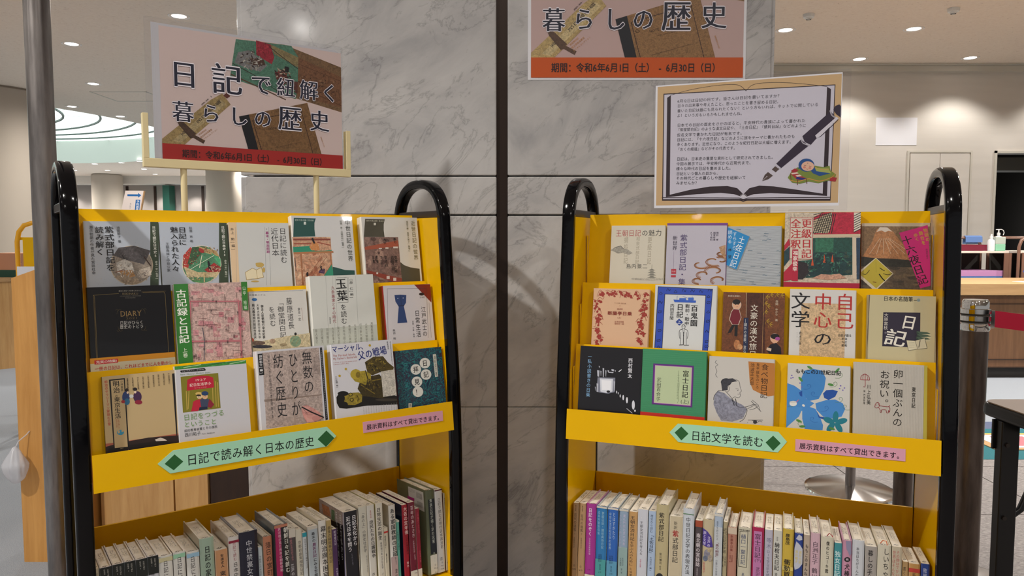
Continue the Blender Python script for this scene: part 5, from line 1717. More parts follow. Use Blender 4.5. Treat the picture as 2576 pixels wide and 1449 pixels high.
t, a = display_book('R', 3, 0.4892, 0.1188, 0.175, 0.016, 'white book with a large blue five-petal flower and leafy curls, fourth, lower tray, right cart', '#cfcdc6', D6, 'right', '#b8b4ac')
for pts, c in (([(490, 460), (488, 340), (520, 262), (600, 245), (680, 262), (715, 330), (700, 430), (650, 520), (560, 540)], '#3f83c4'),
               ([(362, 375), (430, 400), (500, 450), (540, 520), (610, 560), (560, 600), (470, 640), (400, 690), (340, 730), (340, 440)], '#4488cc'),
               ([(620, 560), (720, 530), (800, 525), (870, 560), (892, 610), (860, 680), (780, 700), (690, 680), (630, 620)], '#4488cc'),
               ([(500, 610), (560, 590), (620, 610), (660, 680), (690, 760), (685, 805), (600, 812), (525, 800), (500, 700)], '#4488cc'),
               ([(340, 600), (440, 590), (505, 600), (470, 680), (400, 740), (345, 790)], '#4a8fd0')):
    a.poly(pts, c)
a.poly([(690, 470), (720, 440), (780, 436), (825, 450), (800, 500), (740, 530), (700, 510)], '#1f4fa0').poly([(630, 630), (660, 680), (740, 690), (700, 710), (650, 690)], '#1f4fa0').poly([(470, 460), (500, 445), (500, 500), (480, 490)], '#1f4fa0')
for an in range(5):
    t_ = an * 1.2566 - 1.5
    a.ell(800 + 62 * math.cos(t_), 735 + 52 * math.sin(t_), 52, 26, '#1c7a8c', rot=t_)
for x, y, d in ((850, 300, 1), (850, 520, 1), (890, 590, -1), (800, 380, 1), (480, 740, -1), (560, 400, 1), (600, 470, -1), (420, 560, 1), (720, 600, 1), (590, 700, -1)):
    a.curve([(x - 50 * d, y + 30), (x - 10 * d, y + 30), (x + 18 * d, y + 8), (x + 8 * d, y - 14), (x - 14 * d, y - 8), (x - 6 * d, y + 8)], 2.6, '#5a8a4c' if x > 750 or x < 500 else '#2f68b4')
for x, y, r in ((570, 235, .5), (820, 260, -.8), (485, 340, .9), (760, 390, .2), (470, 720, .4), (500, 770, 0), (770, 790, .3)):
    a.ell(x, y, 28, 11, '#4f8a44', rot=r)
for x, y in ((405, 305), (398, 330), (415, 325), (850, 400), (870, 440), (840, 425), (885, 420), (480, 375), (495, 410)):
    a.ell(x, y, 7, 6, '#7a6ab8')
a.ell(418, 562, 34, 24, '#e2e2dc').ell(418, 548, 34, 9, '#cfcfc8').stroke([(445, 550), (468, 528)], 6, '#c86a9c').ell(512, 580, 14, 10, '#e2e2dc', rot=.5)
a.text('ももこの21世紀日記', 438, 264, 856, 286, '#14141a', 'h', w=44, wt='b')
a.link(t)

t, a = display_book('R', 3, 0.6131, 0.1287, 0.186, 0.022, 'beige book with red umbrella and small red dog drawings, rightmost, lower tray, right cart', '#bfb9ae', D6, 'right', '#b8a83c')
a.bg('#bfb9ae', 0)
for k in range(46):
    a.stroke([(980 + 14 * k, 185 + k), (968 + 14 * k, 880)], 1.3, '#b0aa9e')
a.poly([(1612, 200), (1650, 205), (1636, 890), (1602, 890)], '#b5a640')
a.text('卵一個ぶんの', 1375, 250, 1366, 775, '#26221e', w=84)
a.text('お祝い。', 1255, 255, 1240, 600, '#26221e', w=84)
a.text('東京日記', 1517, 410, 1512, 605, '#2c2824', w=32, wt='b')
a.text('川上弘美', 1108, 385, 1104, 575, '#2c2824', w=34)
a.text('絵 門馬則雄', 1067, 435, 1064, 570, '#4a4640', w=16)
a.curve([(1032, 345), (1036, 315), (1060, 295), (1085, 298), (1108, 318), (1113, 348)], 4, '#a83440').stroke([(1032, 345), (1113, 348)], 4, '#a83440').stroke([(1074, 290), (1074, 400)], 4, '#a83440').curve([(1074, 400), (1068, 412), (1058, 406)], 4, '#a83440').curve([(1062, 298), (1052, 320), (1052, 345)], 2.5, '#a83440').curve([(1084, 298), (1094, 320), (1094, 346)], 2.5, '#a83440')
a.curve([(1160, 592), (1168, 565), (1185, 552), (1200, 560), (1205, 580), (1250, 588), (1285, 590), (1298, 578)], 4, '#a83440').curve([(1160, 592), (1175, 602), (1195, 598), (1210, 625), (1208, 640), (1220, 640), (1224, 620), (1260, 620), (1270, 645), (1284, 645), (1286, 625), (1296, 640), (1298, 600), (1285, 590)], 4, '#a83440').ell(1178, 575, 3, 3, '#a83440').curve([(1192, 562), (1202, 585), (1192, 598)], 3, '#a83440')
a.link(t)
# ------------------------------------------------------------------ books standing on the tilted shelves
S1, S2, S3, S4 = (200, 1180, 5.367), (660, 1180, 4.954), (1400, 1190, 5.367), (1860, 1190, 4.6)


def shelf_book(side, x0, x1, ztop, col, label, sk, prints, hard=False, depth=0.135, side_col=None, stamp=1, bands=(), side_art=None):
    zb = -0.800
    h = (ztop - zb) / math.cos(SHELF_TILT)
    yb = (zb + 0.6) * 0.0787
    w = max(0.007, x1 - x0 - 0.0006)
    base = (ML if side == 'L' else MR) @ Matrix.Translation(((x0 + x1) / 2, yb, zb + EYE)) @ Matrix.Rotation(-SHELF_TILT, 4, 'X')
    t = thing('book', label, 'book', base, 'books standing on the %s cart' % ('left' if side == 'L' else 'right'))
    book_solid(t, w, depth, h, 'front', side_col or col, col, hard)
    if stamp:
        stamp_tops(t, w, depth, h, hard, stamp)
    off = 0.0017 if hard else 0.0
    a = Art(w, h, lambda u, v, z_: (u - w / 2, -z_ - off, h - v), base, sk)
    for (f0, f1, c) in bands:          # colour bands given in millimetres from the top
        nn = 6
        for q in range(nn):
            a._poly([(w * q / nn, f0 / 1000), (w * (q + 1) / nn, f0 / 1000), (w * (q + 1) / nn, f1 / 1000), (w * q / nn, f1 / 1000)], c, a.pic, 0, 0.0)
        a.z += 0.00001
    for p in prints:
        s_, xa, ya, xb, yb_, c, wd = p[:7]
        kw = p[7] if len(p) > 7 else {}
        a.text(s_, xa, ya, xb, yb_, c, w=wd, **kw)
    a.link(t, 'spine_print', 'spine_lettering')
    return t, base, w, h


B_ = dict(wt='b')
K, W_ = '#1c1a1c', '#e8e8ea'
D = 0.135
shelf_book('L', 0.0290, 0.0365, -0.603, '#cfc8b4', 'thin cream book at the very left of the left cart shelf, half hidden', S1, [('人文', 235, 1400, 238, 1440, K, 20)])
NIK = '日記で読む'
for x0, x1, zt, xa, num, hd, lb in ((0.0372, 0.0569, -.6035, 345, '1', '平', 'first'), (0.0576, 0.077, -.603, 515, '2', '平', 'second'), (0.0771, 0.0956, -.603, 665, '4', '平', 'third'), (0.0963, 0.1164, -.6035, 828, '7', '平', 'fourth'), (0.1165, 0.1352, -.603, 980, '11', '平', 'fifth')):
    yy = {345: 1350, 515: 1310, 665: 1270, 828: 1240, 980: 1200}[xa]
    shelf_book('L', x0, x1, zt, '#c9cdd6', lb + ' from the left of the five grey books with black tops, left cart shelf', S1,
               [(NIK, xa + 36, yy, xa + 46, yy + 120, '#c9c8c0', 22), ('日本史', xa - 12, yy + 5, xa - 4, yy + 78, '#c9c8c0', 22), (num, xa - 4, yy + 92, xa - 1, yy + 118, '#c9c8c0', 20),
                (hd + '安朝の日記', xa + 12, yy + 205, xa + 30, yy + 420, K, 52, B_), ('人文', xa + 10, yy + 560, xa + 14, yy + 600, K, 20)],
               True, D, '#c4c6c8', 1, ((0, 34, '#1c211e'),))
for x0, x1, zt, xa, ya, bc, lb in ((0.1355, 0.1602, -.608, 1160, 1232, '#cfc9a0', 'white book with a beige top band, left of two alike,, left cart shelf'), (0.161, 0.1829, -.607, 1345, 1180, '#9ccfae', 'white book with a mint green top band, left cart shelf'), (0.1847, 0.2084, -.612, 1525, 1175, '#9cc4dc', 'white book with a light blue top band beside the tall sage book')):
    shelf_book('L', x0, x1, zt, '#dcdcd6', lb, S1, [('日記に読む近代日本', xa, ya, xa + 52, ya + 760, K, 62)], True, D, '#d2ccc0', 1, ((3, 11, bc),))
shelf_book('L', 0.2093, 0.2363, -.592, '#9fb7a4', 'tall sage green book with widely spaced black characters, left cart shelf', S1, [('日記の家', 1722, 1035, 1745, 1450, '#1c2420', 76, B_), ('松薗斉', 1752, 1520, 1760, 1700, K, 34)], True, 0.15, '#b9b9a8')
shelf_book('L', 0.2371, 0.2619, -.622, '#c79468', 'orange-brown paperback with bold black name, left cart shelf', S1, [('安達史人', 1922, 1145, 1934, 1330, K, 44, B_), ('東国武士', 1935, 1370, 1955, 1660, K, 80, B_)], False, 0.125, '#d4c4a8')
shelf_book('L', 0.2636, 0.2845, -.602, '#d8d4d0', 'white book with a dark red top band and reddish first characters, left cart shelf', S1, [('日記で読む', 2085, 980, 2103, 1240, '#a04a58', 44), ('日本中世史', 2105, 1255, 2125, 1600, K, 62)], True, 0.15, '#cfc4b6', 1, ((7, 12, '#8c2038'),))
shelf_book('L', 0.2847, 0.3216, -.598, '#161a30', 'thick navy hardcover with large silver-white characters, left cart shelf', S1, [('中世禁裏女房の研究', 2285, 955, 2325, 1800, '#c9ccd4', 84, dict(mincho=.02))], True, 0.15, '#8c9099')
shelf_book('L', 0.3218, 0.3304, -.636, '#b9c4c9', 'narrow pale blue-grey book between the navy and the salmon book', S1, [('下級武士の米日記', 2438, 1170, 2448, 1440, '#2a3440', 28)], False, 0.11, '#c4ccd0')
shelf_book('L', 0.3320, 0.3505, -.617, '#b97a5c', 'salmon brown book with black brushlike title, left cart shelf', S2, [('落日の室町幕府', 68, 905, 112, 1500, '#201814', 70)], True, D, '#cfc0a8')
t, b, w, h = shelf_book('L', 0.3555, 0.3838, -.599, '#1b1a1c', 'black and magenta book with white characters, left cart shelf', S2, [('朝鮮日々記を読む', 288, 720, 322, 1290, '#e2e2da', 58, B_)], True, 0.14, '#5f6a72', 1, ((0, 6, '#b97a60'),))
a = Art(w, h, lambda u, v, z_: (u - w / 2, -z_ - .0019, h - v), b, S2)
a._poly([(0.001, 0.006), (w * .47, 0.006), (w * .47, h), (0.001, h)], '#a81e5c', a.pic); a.text('真宗僧が見た秀吉の朝鮮侵略', 208, 730, 245, 1280, '#e4c0d0', w=40); a.link(t, 'spine_print', 'spine_lettering')
shelf_book('L', 0.3856, 0.4002, -.614, '#4c4648', 'narrow grey book with pinkish and white lettering, lower than its neighbours', S2, [('下級武士の日記でみる', 352, 850, 380, 1140, '#c98088', 30), ('江戸の', 375, 1180, 385, 1330, '#d0d0d4', 40, B_)], False, 0.12, '#d4cfc4', 1, ((0, 18, '#cdc8bc'),))
shelf_book('L', 0.4004, 0.4142, -.618, '#d0ccbc', 'cream book with a small blue oval mark, left cart shelf', S2, [('京都岩倉実相院日記', 462, 890, 495, 1320, K, 42)], False, 0.12, '#d8d4c6')
shelf_book('L', 0.4146, 0.4242, -.628, '#c9d0d4', 'narrow pale book with a bright teal top band, left cart shelf', S2, [('世田谷代官が見た幕末の江戸', 532, 865, 560, 1240, '#2a2c34', 24)], False, 0.11, '#d8d8d6', 1, ((0, 9, '#2796a8'),))
shelf_book('L', 0.4261, 0.4492, -.619, '#aebac2', 'pale blue book with black and purple characters, left cart shelf', S2, [('幕末の', 630, 785, 642, 910, K, 44, B_), ('農民日記', 645, 915, 655, 1100, '#6a1c58', 48, B_), ('にみる世相', 658, 1105, 672, 1340, K, 46, B_)], False, 0.14, '#cdc8bc', 1, ((0, 6, '#c9c4b8'),))
shelf_book('L', 0.4503, 0.4679, -.611, '#dcdad4', 'white book with large dense black characters, left cart shelf', S2, [('幕末明治旗本困窮記', 755, 705, 800, 1440, K, 74, dict(mincho=.02))], True, 0.14, '#d0c6ae')
shelf_book('L', 0.4684, 0.4802, -.614, '#b09a68', 'ochre tan book next to the white book with dense black characters', S2, [('最後の箱館奉行の日記', 828, 710, 858, 1170, K, 42)], False, 0.13, '#c9b98c')
shelf_book('L', 0.4804, 0.4920, -.636, '#4a2a58', 'dark purple narrow book, lower,, left cart shelf', S2, [('新選組日記', 900, 765, 915, 950, '#cfc8d4', 34), ('木村幸比古', 930, 1230, 940, 1380, '#cfc8d4', 26)], False, 0.11, '#bfb8b4')
t, b, w, h = shelf_book('L', 0.5075, 0.5424, -.605, '#14151f', 'thickest book, black spine with white double column title and lavender edges', S2,
                        [('日記文化から', 1138, 570, 1162, 955, '#e8e8ec', 58, B_), ('近代日本を問う', 1065, 590, 1098, 1035, '#e8e8ec', 58, B_), ('人々はいかに書き', 1115, 1050, 1130, 1200, '#8c8c9c', 18)], False, 0.148, '#2a2430', 1)
# its left cover shows above the lower neighbours
a = Art(0.148, h, lambda u, v, z_: (-w / 2 - z_, 0.148 - u, h - v), b, S2)
a.bg('#1a1820')
a.poly([(703, 370), (880, 470), (1010, 545), (1010, 700), (870, 640), (715, 540)], '#a89a94', 1).poly([(740, 430), (830, 475), (855, 600), (760, 560)], '#b07858', 1).poly([(860, 500), (900, 520), (905, 650), (862, 620)], '#5c7a5a', 1)
a.text('日記文化から', 968, 560, 1000, 1140, '#e8e8ec', w=50, wt='b').text('近代日本を問う', 920, 525, 960, 1200, '#e8e8ec', w=44, wt='b')
a.poly([(1000, 545), (1018, 550), (1060, 1450), (1035, 1450)], '#9c98c0')
a.link(t, 'side_print', 'side_lettering')
shelf_book('L', 0.5436, 0.5633, -.601, '#cfcdc0', 'off-white book with thin grey characters right of the thickest black book', S2, [('「身の上」の歴史社会学', 1248, 525, 1285, 1040, '#33333a', 46), ('都市底辺から見る近代', 1300, 1075, 1312, 1290, '#55555c', 16)], False, 0.148, '#d6cfba')
shelf_book('L', 0.5638, 0.5822, -.602, '#d6d4cc', 'white book with tiny red lines above its title, left cart shelf', S2, [('庶民たちの日露戦争', 1355, 635, 1392, 1105, K, 54, B_), ('農家が語る記録', 1345, 515, 1352, 610, '#b03a38', 20), ('西', 1385, 1290, 1388, 1330, K, 36)], False, 0.148, '#dcd8c8')
shelf_book('L', 0.5850, 0.6023, -.602, '#dad6c8', 'cream-white book with bold title, taller, right of the one with tiny red lines', S2, [('日常生活の誕生', 1445, 480, 1472, 885, K, 56, B_), ('戦間期日本の文化変容', 1480, 910, 1500, 1240, '#33333a', 26), ('バー', 1500, 1290, 1504, 1350, K, 30)], False, 0.148, '#cfc58c')
shelf_book('L', 0.6023, 0.6133, -.661, '#cfc8b4', 'short cream book with a small red bar, left cart shelf', S2, [('塔里日記1', 1530, 830, 1538, 990, K, 26), ('濃沢河', 1545, 1050, 1550, 1170, K, 22)], False, 0.1, '#cfc8b8', 1, ((8, 12, '#c23b34'),))
shelf_book('L', 0.6167, 0.6340, -.613, '#d6d3cc', 'white book fading to pink at the foot, bold title,, left cart shelf', S2, [('ある軍国教師の日記', 1615, 490, 1655, 1085, K, 62, B_), ('戦争を支えた', 1660, 1095, 1672, 1190, '#2c2c30', 22), ('津田', 1668, 1235, 1675, 1380, K, 36)], True, 0.14, '#c9bfae', 1, ((118, 215, '#b9a2a0'),))
shelf_book('L', 0.6347, 0.6423, -.651, '#5fa898', 'thin turquoise green book, lower, left of the red book', S2, [('「終戦日記」を読む', 1685, 745, 1705, 1010, '#1a3a34', 22)], False, 0.11, '#7ab8a8', 1, ((0, 4, '#cfcabc'),))
shelf_book('L', 0.6501, 0.6645, -.619, '#9c1428', 'bright red book with white characters and a navy cover, left cart shelf', S2, [('大名の定年後', 1775, 470, 1800, 815, '#ecdcd8', 54), ('江戸の物見遊山', 1798, 840, 1812, 1060, '#4a0c14', 26, B_), ('青木', 1812, 1150, 1818, 1225, '#ecdcd8', 34)], False, 0.14, '#1c2440', 1, ((176, 186, '#d8d4cc'), (190, 215, '#d8d4cc')))
shelf_book('L', 0.6658, 0.6840, -.617, '#6c142c', 'crimson book with white characters right of the bright red book', S2, [('百年のあとさき', 1860, 455, 1885, 855, '#e2ccd0', 46), ('「米澤弘安日記」の金沢', 1880, 870, 1905, 1130, '#d0b0b8', 22), ('人文', 1905, 1195, 1908, 1220, K, 26), ('214.2', 1898, 1255, 1935, 1250, K, 26, dict(d='h')), ('878', 1900, 1295, 1930, 1290, K, 22, dict(d='h'))], False, 0.14, '#5a1024', 1, ((160, 205, '#d8d4cc'),))
shelf_book('L', 0.6848, 0.6961, -.635, '#8c1830', 'narrow lower crimson book with dull red lettering beside the olive book', S2, [('江戸藩邸へようこそ', 1932, 540, 1955, 800, '#c9606c', 26), ('久住祐一郎', 1965, 1010, 1975, 1160, '#c9606c', 24), ('人文', 1972, 1165, 1975, 1195, K, 22)], False, 0.11, '#d8c4c0', 1, ((142, 190, '#d8d4cc'),))
t, b, w, h = shelf_book('L', 0.7134, 0.7368, -.598, '#565c44', 'tall olive green hardcover with barcode label near the right end of the left cart shelf', S2, [], True, 0.15, '#666b50')
a = Art(w, h, lambda u, v, z_: (u - w / 2, -z_ - .0019, h - v), b, S2)
a._poly([(w * .25, .022), (w * .95, .022), (w * .98, .152), (w * .28, .152)], '#20262e', a.pic)
a._poly([(w * .2, .155), (w * .98, .155), (w * .98, .2), (w * .2, .2)], '#d6d2c6', a.pic)
a.text('貴族日記が描く京の災害', 2095, 370, 2135, 925, '#c4cac0', w=40).text('片平博文', 2140, 1030, 2150, 1160, '#c4cac0', w=24).text('人文', 2155, 1178, 2158, 1205, K, w=26).text('210.2', 2140, 1235, 2185, 1228, K, 'h', w=24).text('15bd', 2148, 1285, 2180, 1280, K, 'h', w=20)
a.link(t, 'call_number_label', 'spine_lettering')
a = Art(0.15, h, lambda u, v, z_: (-w / 2 - z_, 0.15 - u, h - v), b, S2)
a.poly([(1815, 215), (2005, 290), (2020, 535), (1830, 440)], '#cfcbc2')
for k in range(14):
    a.stroke([(1918 + 5.4 * k, 285 + 2.2 * k), (1922 + 5.4 * k, 355 + 2.2 * k)], 2.2 if k % 3 else 3.6, '#2a2826')
    a.stroke([(1930 + 5 * k, 395 + 2.2 * k), (1934 + 5 * k, 460 + 2.2 * k)], 2.0 if k % 2 else 3.6, '#2a2826')
for k in range(3):
    a.stroke([(1822, 240 + 14 * k), (1900, 268 + 14 * k)], 2, '#6a665e')
a.poly([(1808, 330), (1895, 365), (1895, 400), (1815, 365)], '#b02c7c')
a.link(t, 'barcode_label')
shelf_book('L', 0.7383, 0.7590, -.602, '#cdcccb', 'white book with dark red top line beside the olive hardcover, left cart shelf', S2, [('日記で読む近現代日本政治史', 2198, 360, 2240, 990, '#22222a', 42), ('黒沢', 2235, 1095, 2240, 1140, K, 22), ('文史', 2222, 1100, 2225, 1140, K, 22), ('人文', 2240, 1150, 2243, 1175, K, 24), ('312.1', 2222, 1205, 2262, 1198, K, 22, dict(d='h')), ('1422K', 2220, 1245, 2268, 1236, K, 20, dict(d='h'))], False, 0.148, '#b8b0a4', 1, ((0, 3, '#4a1420'),))
shelf_book('L', 0.7609, 0.7640 + .0095, -.614, '#b0a68c', 'beige book with a dark brown board, rightmost, left cart shelf', S2, [('富岡日記', 2278, 355, 2295, 550, '#2a241c', 36), ('630', 2298, 1165, 2318, 1160, K, 20, dict(d='h'))], False, 0.12, '#6a3428')

# right cart shelf
T3 = (('百代の過客\u3000上', '\u3000ドナルド・キーン', 0), ('百代の過客\u3000下', '', 1))
shelf_book('R', 0.0327, 0.0464, -.611, '#a88660', 'brown paperback at the very left of the right cart shelf', S3, [('百代の過客', 255, 540, 245, 790, '#33241a', 40), ('上', 243, 800, 242, 830, '#33241a', 24), ('朝日選書', 262, 430, 258, 510, '#4a3626', 16), ('金関寿夫訳', 240, 860, 236, 1010, '#4a3626', 18), ('人文', 238, 1230, 237, 1262, K, 28), ('915', 215, 1295, 262, 1295, K, 26, dict(d='h'))], False, 0.12, '#c4a880', 1)
shelf_book('R', 0.0469, 0.0634, -.610, '#ac8a64', 'brown paperback second from the left, right cart shelf', S3, [('百代の過客', 345, 555, 338, 800, '#33241a', 42), ('下', 337, 810, 336, 840, '#33241a', 24), ('朝日選書', 352, 440, 348, 520, '#4a3626', 16), ('金関寿夫訳', 335, 870, 332, 1020, '#4a3626', 18), ('人文', 325, 1245, 324, 1278, K, 30), ('915', 300, 1312, 350, 1312, K, 28, dict(d='h'))], False, 0.12, '#c4a880', 1)
shelf_book('R', 0.0644, 0.0881, -.608, '#a0308c', 'magenta book with white title, right cart shelf', S3, [('日記をのぞく', 458, 470, 452, 850, '#e8d8e8', 50, B_), ('日本経済新聞社編', 448, 875, 445, 1105, '#e0c0dc', 24), ('人文', 415, 1302, 460, 1303, K, 22, dict(d='h')), ('915', 418, 1365, 458, 1366, K, 26, dict(d='h'))], True, 0.13, '#c890b8', 1, ((162, 170, '#d8cfc0'), (172, 205, '#d8cfc0')))
shelf_book('R', 0.0889, 0.1133, -.611, '#2a76b0', 'blue book with pale two-column title, left one of two,, right cart shelf', S3, [('更級日記・讃岐典侍日記', 628, 520, 618, 1025, '#9cc8dc', 36), ('成尋阿闍梨母集', 575, 510, 568, 835, '#8cc0d8', 34), ('女流日記', 600, 1090, 598, 1200, '#182c4a', 24), ('文学講座', 574, 1090, 572, 1200, '#182c4a', 24), ('第四巻', 588, 1230, 586, 1310, '#182c4a', 24), ('人文', 560, 1338, 605, 1340, K, 22, dict(d='h'))], True, 0.14, '#b9c4c8', 1, ((0, 4, '#cfcabd'), (120, 215, '#4a9a9c'), (163, 215, '#d0c4a8')))
shelf_book('R', 0.1148, 0.1389, -.611, '#2a62b4', 'deeper blue book with white two-column title, right one of two,, right cart shelf', S3, [('とはずがたり', 778, 530, 770, 900, '#c4d8ec', 36), ('中世女流日記文学の世界', 728, 530, 718, 1035, '#a8c8e0', 34), ('女流日記', 750, 1110, 748, 1225, '#182c4a', 24), ('文学講座', 722, 1110, 720, 1225, '#182c4a', 24), ('第五巻', 738, 1255, 735, 1335, '#182c4a', 24), ('人文', 712, 1358, 757, 1360, K, 22, dict(d='h'))], True, 0.14, '#b9c4c8', 1, ((0, 4, '#cfcabd'), (120, 215, '#5a98b8'), (163, 215, '#d0c4a8')))
shelf_book('R', 0.1413, 0.1621, -.611, '#8ea4bc', 'pale blue-grey book with faint title right of the two blue ones', S3, [('建礼門院右京大夫集', 918, 555, 908, 980, '#c9c4dc', 36), ('うたたね・竹むきが記', 868, 560, 860, 1010, '#b9b8d0', 30), ('女流日記', 892, 1140, 890, 1255, '#2c3c4a', 24), ('文学講座', 864, 1140, 862, 1255, '#2c3c4a', 24), ('第六巻', 878, 1285, 876, 1360, '#2c3c4a', 24)], True, 0.14, '#c4c4bc', 1, ((0, 4, '#cfcabd'), (85, 215, '#8fa9a8')))
shelf_book('R', 0.1633, 0.1830, -.614, '#c09660', 'tan book with bold black title, right cart shelf', S3, [('王朝女流日記', 1030, 575, 1020, 915, K, 66, dict(mincho=.02)), ('を学ぶ人のために', 1018, 920, 1002, 1255, K, 54), ('久保朝孝', 1002, 1275, 1000, 1440, K, 34)], False, 0.125, '#cbb898')
shelf_book('R', 0.1832, 0.2058, -.606, '#c9ccd6', 'white book with a black oval and red drop at the top, right cart shelf', S3, [('王朝女流日記を考える', 1150, 650, 1138, 1110, '#22242c', 44), ('追憶の風景', 1135, 1160, 1130, 1275, '#b8305c', 22), ('1', 1148, 590, 1148, 615, '#f0e0e0', 22, B_)], False, 0.13, '#d8d4cc')
shelf_book('R', 0.2072, 0.2239, -.607, '#a9bdd8', 'light blue narrow book with a two-size title, right cart shelf', S3, [('歴史から読む', 1290, 560, 1280, 810, '#26344c', 38), ('「土佐日記」', 1290, 815, 1272, 1110, '#1c2c44', 58, B_), ('木村茂光[編]', 1272, 1130, 1268, 1325, '#26344c', 30)], False, 0.13, '#c9ced4')
t, b, w, h = shelf_book('R', 0.2241, 0.2519, -.590, '#b9ad86', 'tall khaki hardcover with large black title, right cart shelf', S3, [('紫式部日記', 1422, 530, 1408, 930, K, 76, dict(mincho=.02)), ('笹川博司', 1405, 1075, 1402, 1235, '#2c2824', 34), ('校注', 1400, 1250, 1398, 1310, '#4a4438', 26)], True, 0.15, '#b0a888')
a = Art(w, h, lambda u, v, z_: (u - w / 2, -z_ - .0019, h - v), b, S3)
a.ell(1388, 1410, 50, 58, '#26282e'); a.link(t, 'spine_emblem')
shelf_book('R', 0.2531, 0.2827, -.612, '#c4b89c', 'thick cream book with one dark red character in its title, right cart shelf', S3, [('新訳', 1610, 650, 1606, 765, K, 50), ('紫', 1608, 770, 1606, 865, '#a02428', 84, B_), ('式部日記', 1606, 868, 1596, 1215, K, 82, dict(mincho=.02))], False, 0.145, '#b9ae94')
shelf_book('R', 0.2826, 0.3067, -.591, '#c6cdd6', 'tall white book with a thin green line near the top, right cart shelf', S3, [('中世日記文学の表現方法', 1780, 595, 1762, 1370, '#26282c', 64)], True, 0.15, '#c9cdd2', 1, ((11, 12.5, '#4a7a4c'),))
shelf_book('R', 0.3091, 0.3250, -.614, '#4a4246', 'dark grey-mauve book with bold pale-edged title and a small colour picture on top', S3, [('南北朝の宮廷誌', 1916, 810, 1904, 1265, '#d0c8cc', 56, B_), ('二条良基の仮名日記', 1900, 1275, 1896, 1385, '#c4bcc0', 20)], False, 0.12, '#bfb29c', 1, ((0, 14, '#a04a30'),))
t, b, w, h = shelf_book('R', 0.3254, 0.3490, -.609, '#c0b394', 'cream book with a purple quarter disc and grey drawing, right cart shelf', S3, [], True, 0.13, '#c9bda4')
a = Art(w, h, lambda u, v, z_: (u - w / 2, -z_ - .0019, h - v), b, S3)
a.poly([(1970, 735), (2040, 790), (2090, 860), (2110, 1000), (2040, 1005), (1960, 960)], '#4c3c90')
a.text('江戸の', 2062, 855, 2052, 1000, '#d4cce8', w=40, wt='b').text('旅と文学', 2005, 780, 1995, 975, '#c8c0e0', w=42, wt='b')
for x, y, rx, ry, c in ((2030, 1090, 40, 60, '#8c8a98'), (2060, 1040, 26, 30, '#b8a88c'), (2010, 1150, 34, 40, '#6c7488'), (2070, 1150, 30, 44, '#a89c90')):
    a.ell(x, y, rx, ry, c, 1)
a.text('板坂耀子', 1990, 1200, 1986, 1350, '#c86a6a', w=30)
a.link(t, 'spine_print', 'spine_lettering')
shelf_book('R', 0.3492, 0.3669, -.594, '#a8b8cc', 'tall pale book with blue sky cover and grey-red title, right cart shelf', S3, [('全文を読み切る', 2175, 645, 2168, 910, '#4a4c58', 28), ('「奥の細道」', 2172, 915, 2162, 1160, '#6a3038', 46, B_), ('の豊かな世界', 2160, 1165, 2155, 1390, '#4a4c58', 30)], True, 0.14, '#c4c8cc', 1, ((0, 5, '#cfccc4'), (28, 215, '#bfc4c8')))
shelf_book('R', 0.3677, 0.3771, -.609, '#a89c7c', 'narrow olive-beige book with black title, right cart shelf', S3, [('近代日記文学選', 2278, 740, 2262, 1085, '#22201c', 48), ('山根賢吉', 2278, 1110, 2274, 1260, '#3a3428', 22), ('橋本\u3000威', 2245, 1120, 2242, 1270, '#3a3428', 22)], False, 0.12, '#b9ae94')
shelf_book('R', 0.3779, 0.3965, -.619, '#b07e6c', 'dusty pink book with small dark red characters, right cart shelf', S3, [('断腸亭日乗', 2368, 835, 2360, 1060, '#7c2c24', 38), ('(下)', 2345, 1065, 2342, 1100, '#7c2c24', 20), ('永井荷風著', 2372, 1105, 2366, 1205, '#7c2c24', 18), ('磯田光一編', 2345, 1105, 2340, 1205, '#7c2c24', 18)], True, 0.125, '#b9a090', 2, ((0, 14, '#c9b8a4'),))
t, b, w, h = shelf_book('R', 0.3988, 0.4264, -.616, '#c6c1ac', 'thick pale book with its title in a black outlined box, right cart shelf', S4, [('樋口一葉日記', 48, 705, 38, 1060, '#4c5878', 58), ('完全現代語訳', -5, 652, 122, 672, K, 16, dict(d='h', wt='b')), ('高橋和彦', 42, 1150, 36, 1330, '#3c4870', 30)], True, 0.135, '#c4b8a4', 2)
a = Art(w, h, lambda u, v, z_: (u - w / 2, -z_ - .0019, h - v), b, S4)
a.stroke([(6, 672), (98, 682), (82, 1092), (-12, 1078)], 4, '#1c1a18', True); a.link(t, 'title_box')
t, b, w, h = shelf_book('R', 0.4272, 0.4513, -.612, '#a81c50', 'crimson book with a pink panel and large title, right cart shelf', S4, [], True, 0.135, '#b8586c', 2)
a = Art(w, h, lambda u, v, z_: (u - w / 2, -z_ - .0019, h - v), b, S4)
a.poly([(170, 668), (262, 680), (250, 1250), (152, 1250)], '#b878a8')
a.text('富士日記', 215, 700, 208, 985, '#1c1018', w=70, mincho=.02).text('(下)', 175, 1008, 250, 1014, '#1c1018', 'h', w=46).text('武田百合子', 215, 1085, 200, 1330, '#2c1420', w=44); a.link(t, 'spine_panel', 'spine_lettering')
shelf_book('R', 0.4524, 0.4689, -.614, '#b3b0c0', 'lavender-grey paperback with small slanted title, right cart shelf', S4, [('啄木', 345, 745, 340, 880, '#6c6c88', 56), ('ローマ字日記を読む', 335, 890, 325, 1240, '#4c4c60', 34)], False, 0.125, '#c9c4bc')
shelf_book('R', 0.4699, 0.4877, -.613, '#c6c6be', 'white book with dark curved lines and bold title, left of the yellow book', S4, [('納棺夫日記', 438, 800, 428, 1130, K, 56, B_), ('定本', 440, 735, 438, 790, '#4a4a4c', 24), ('青木', 425, 1150, 420, 1250, K, 36)], False, 0.125, '#cfcabc')
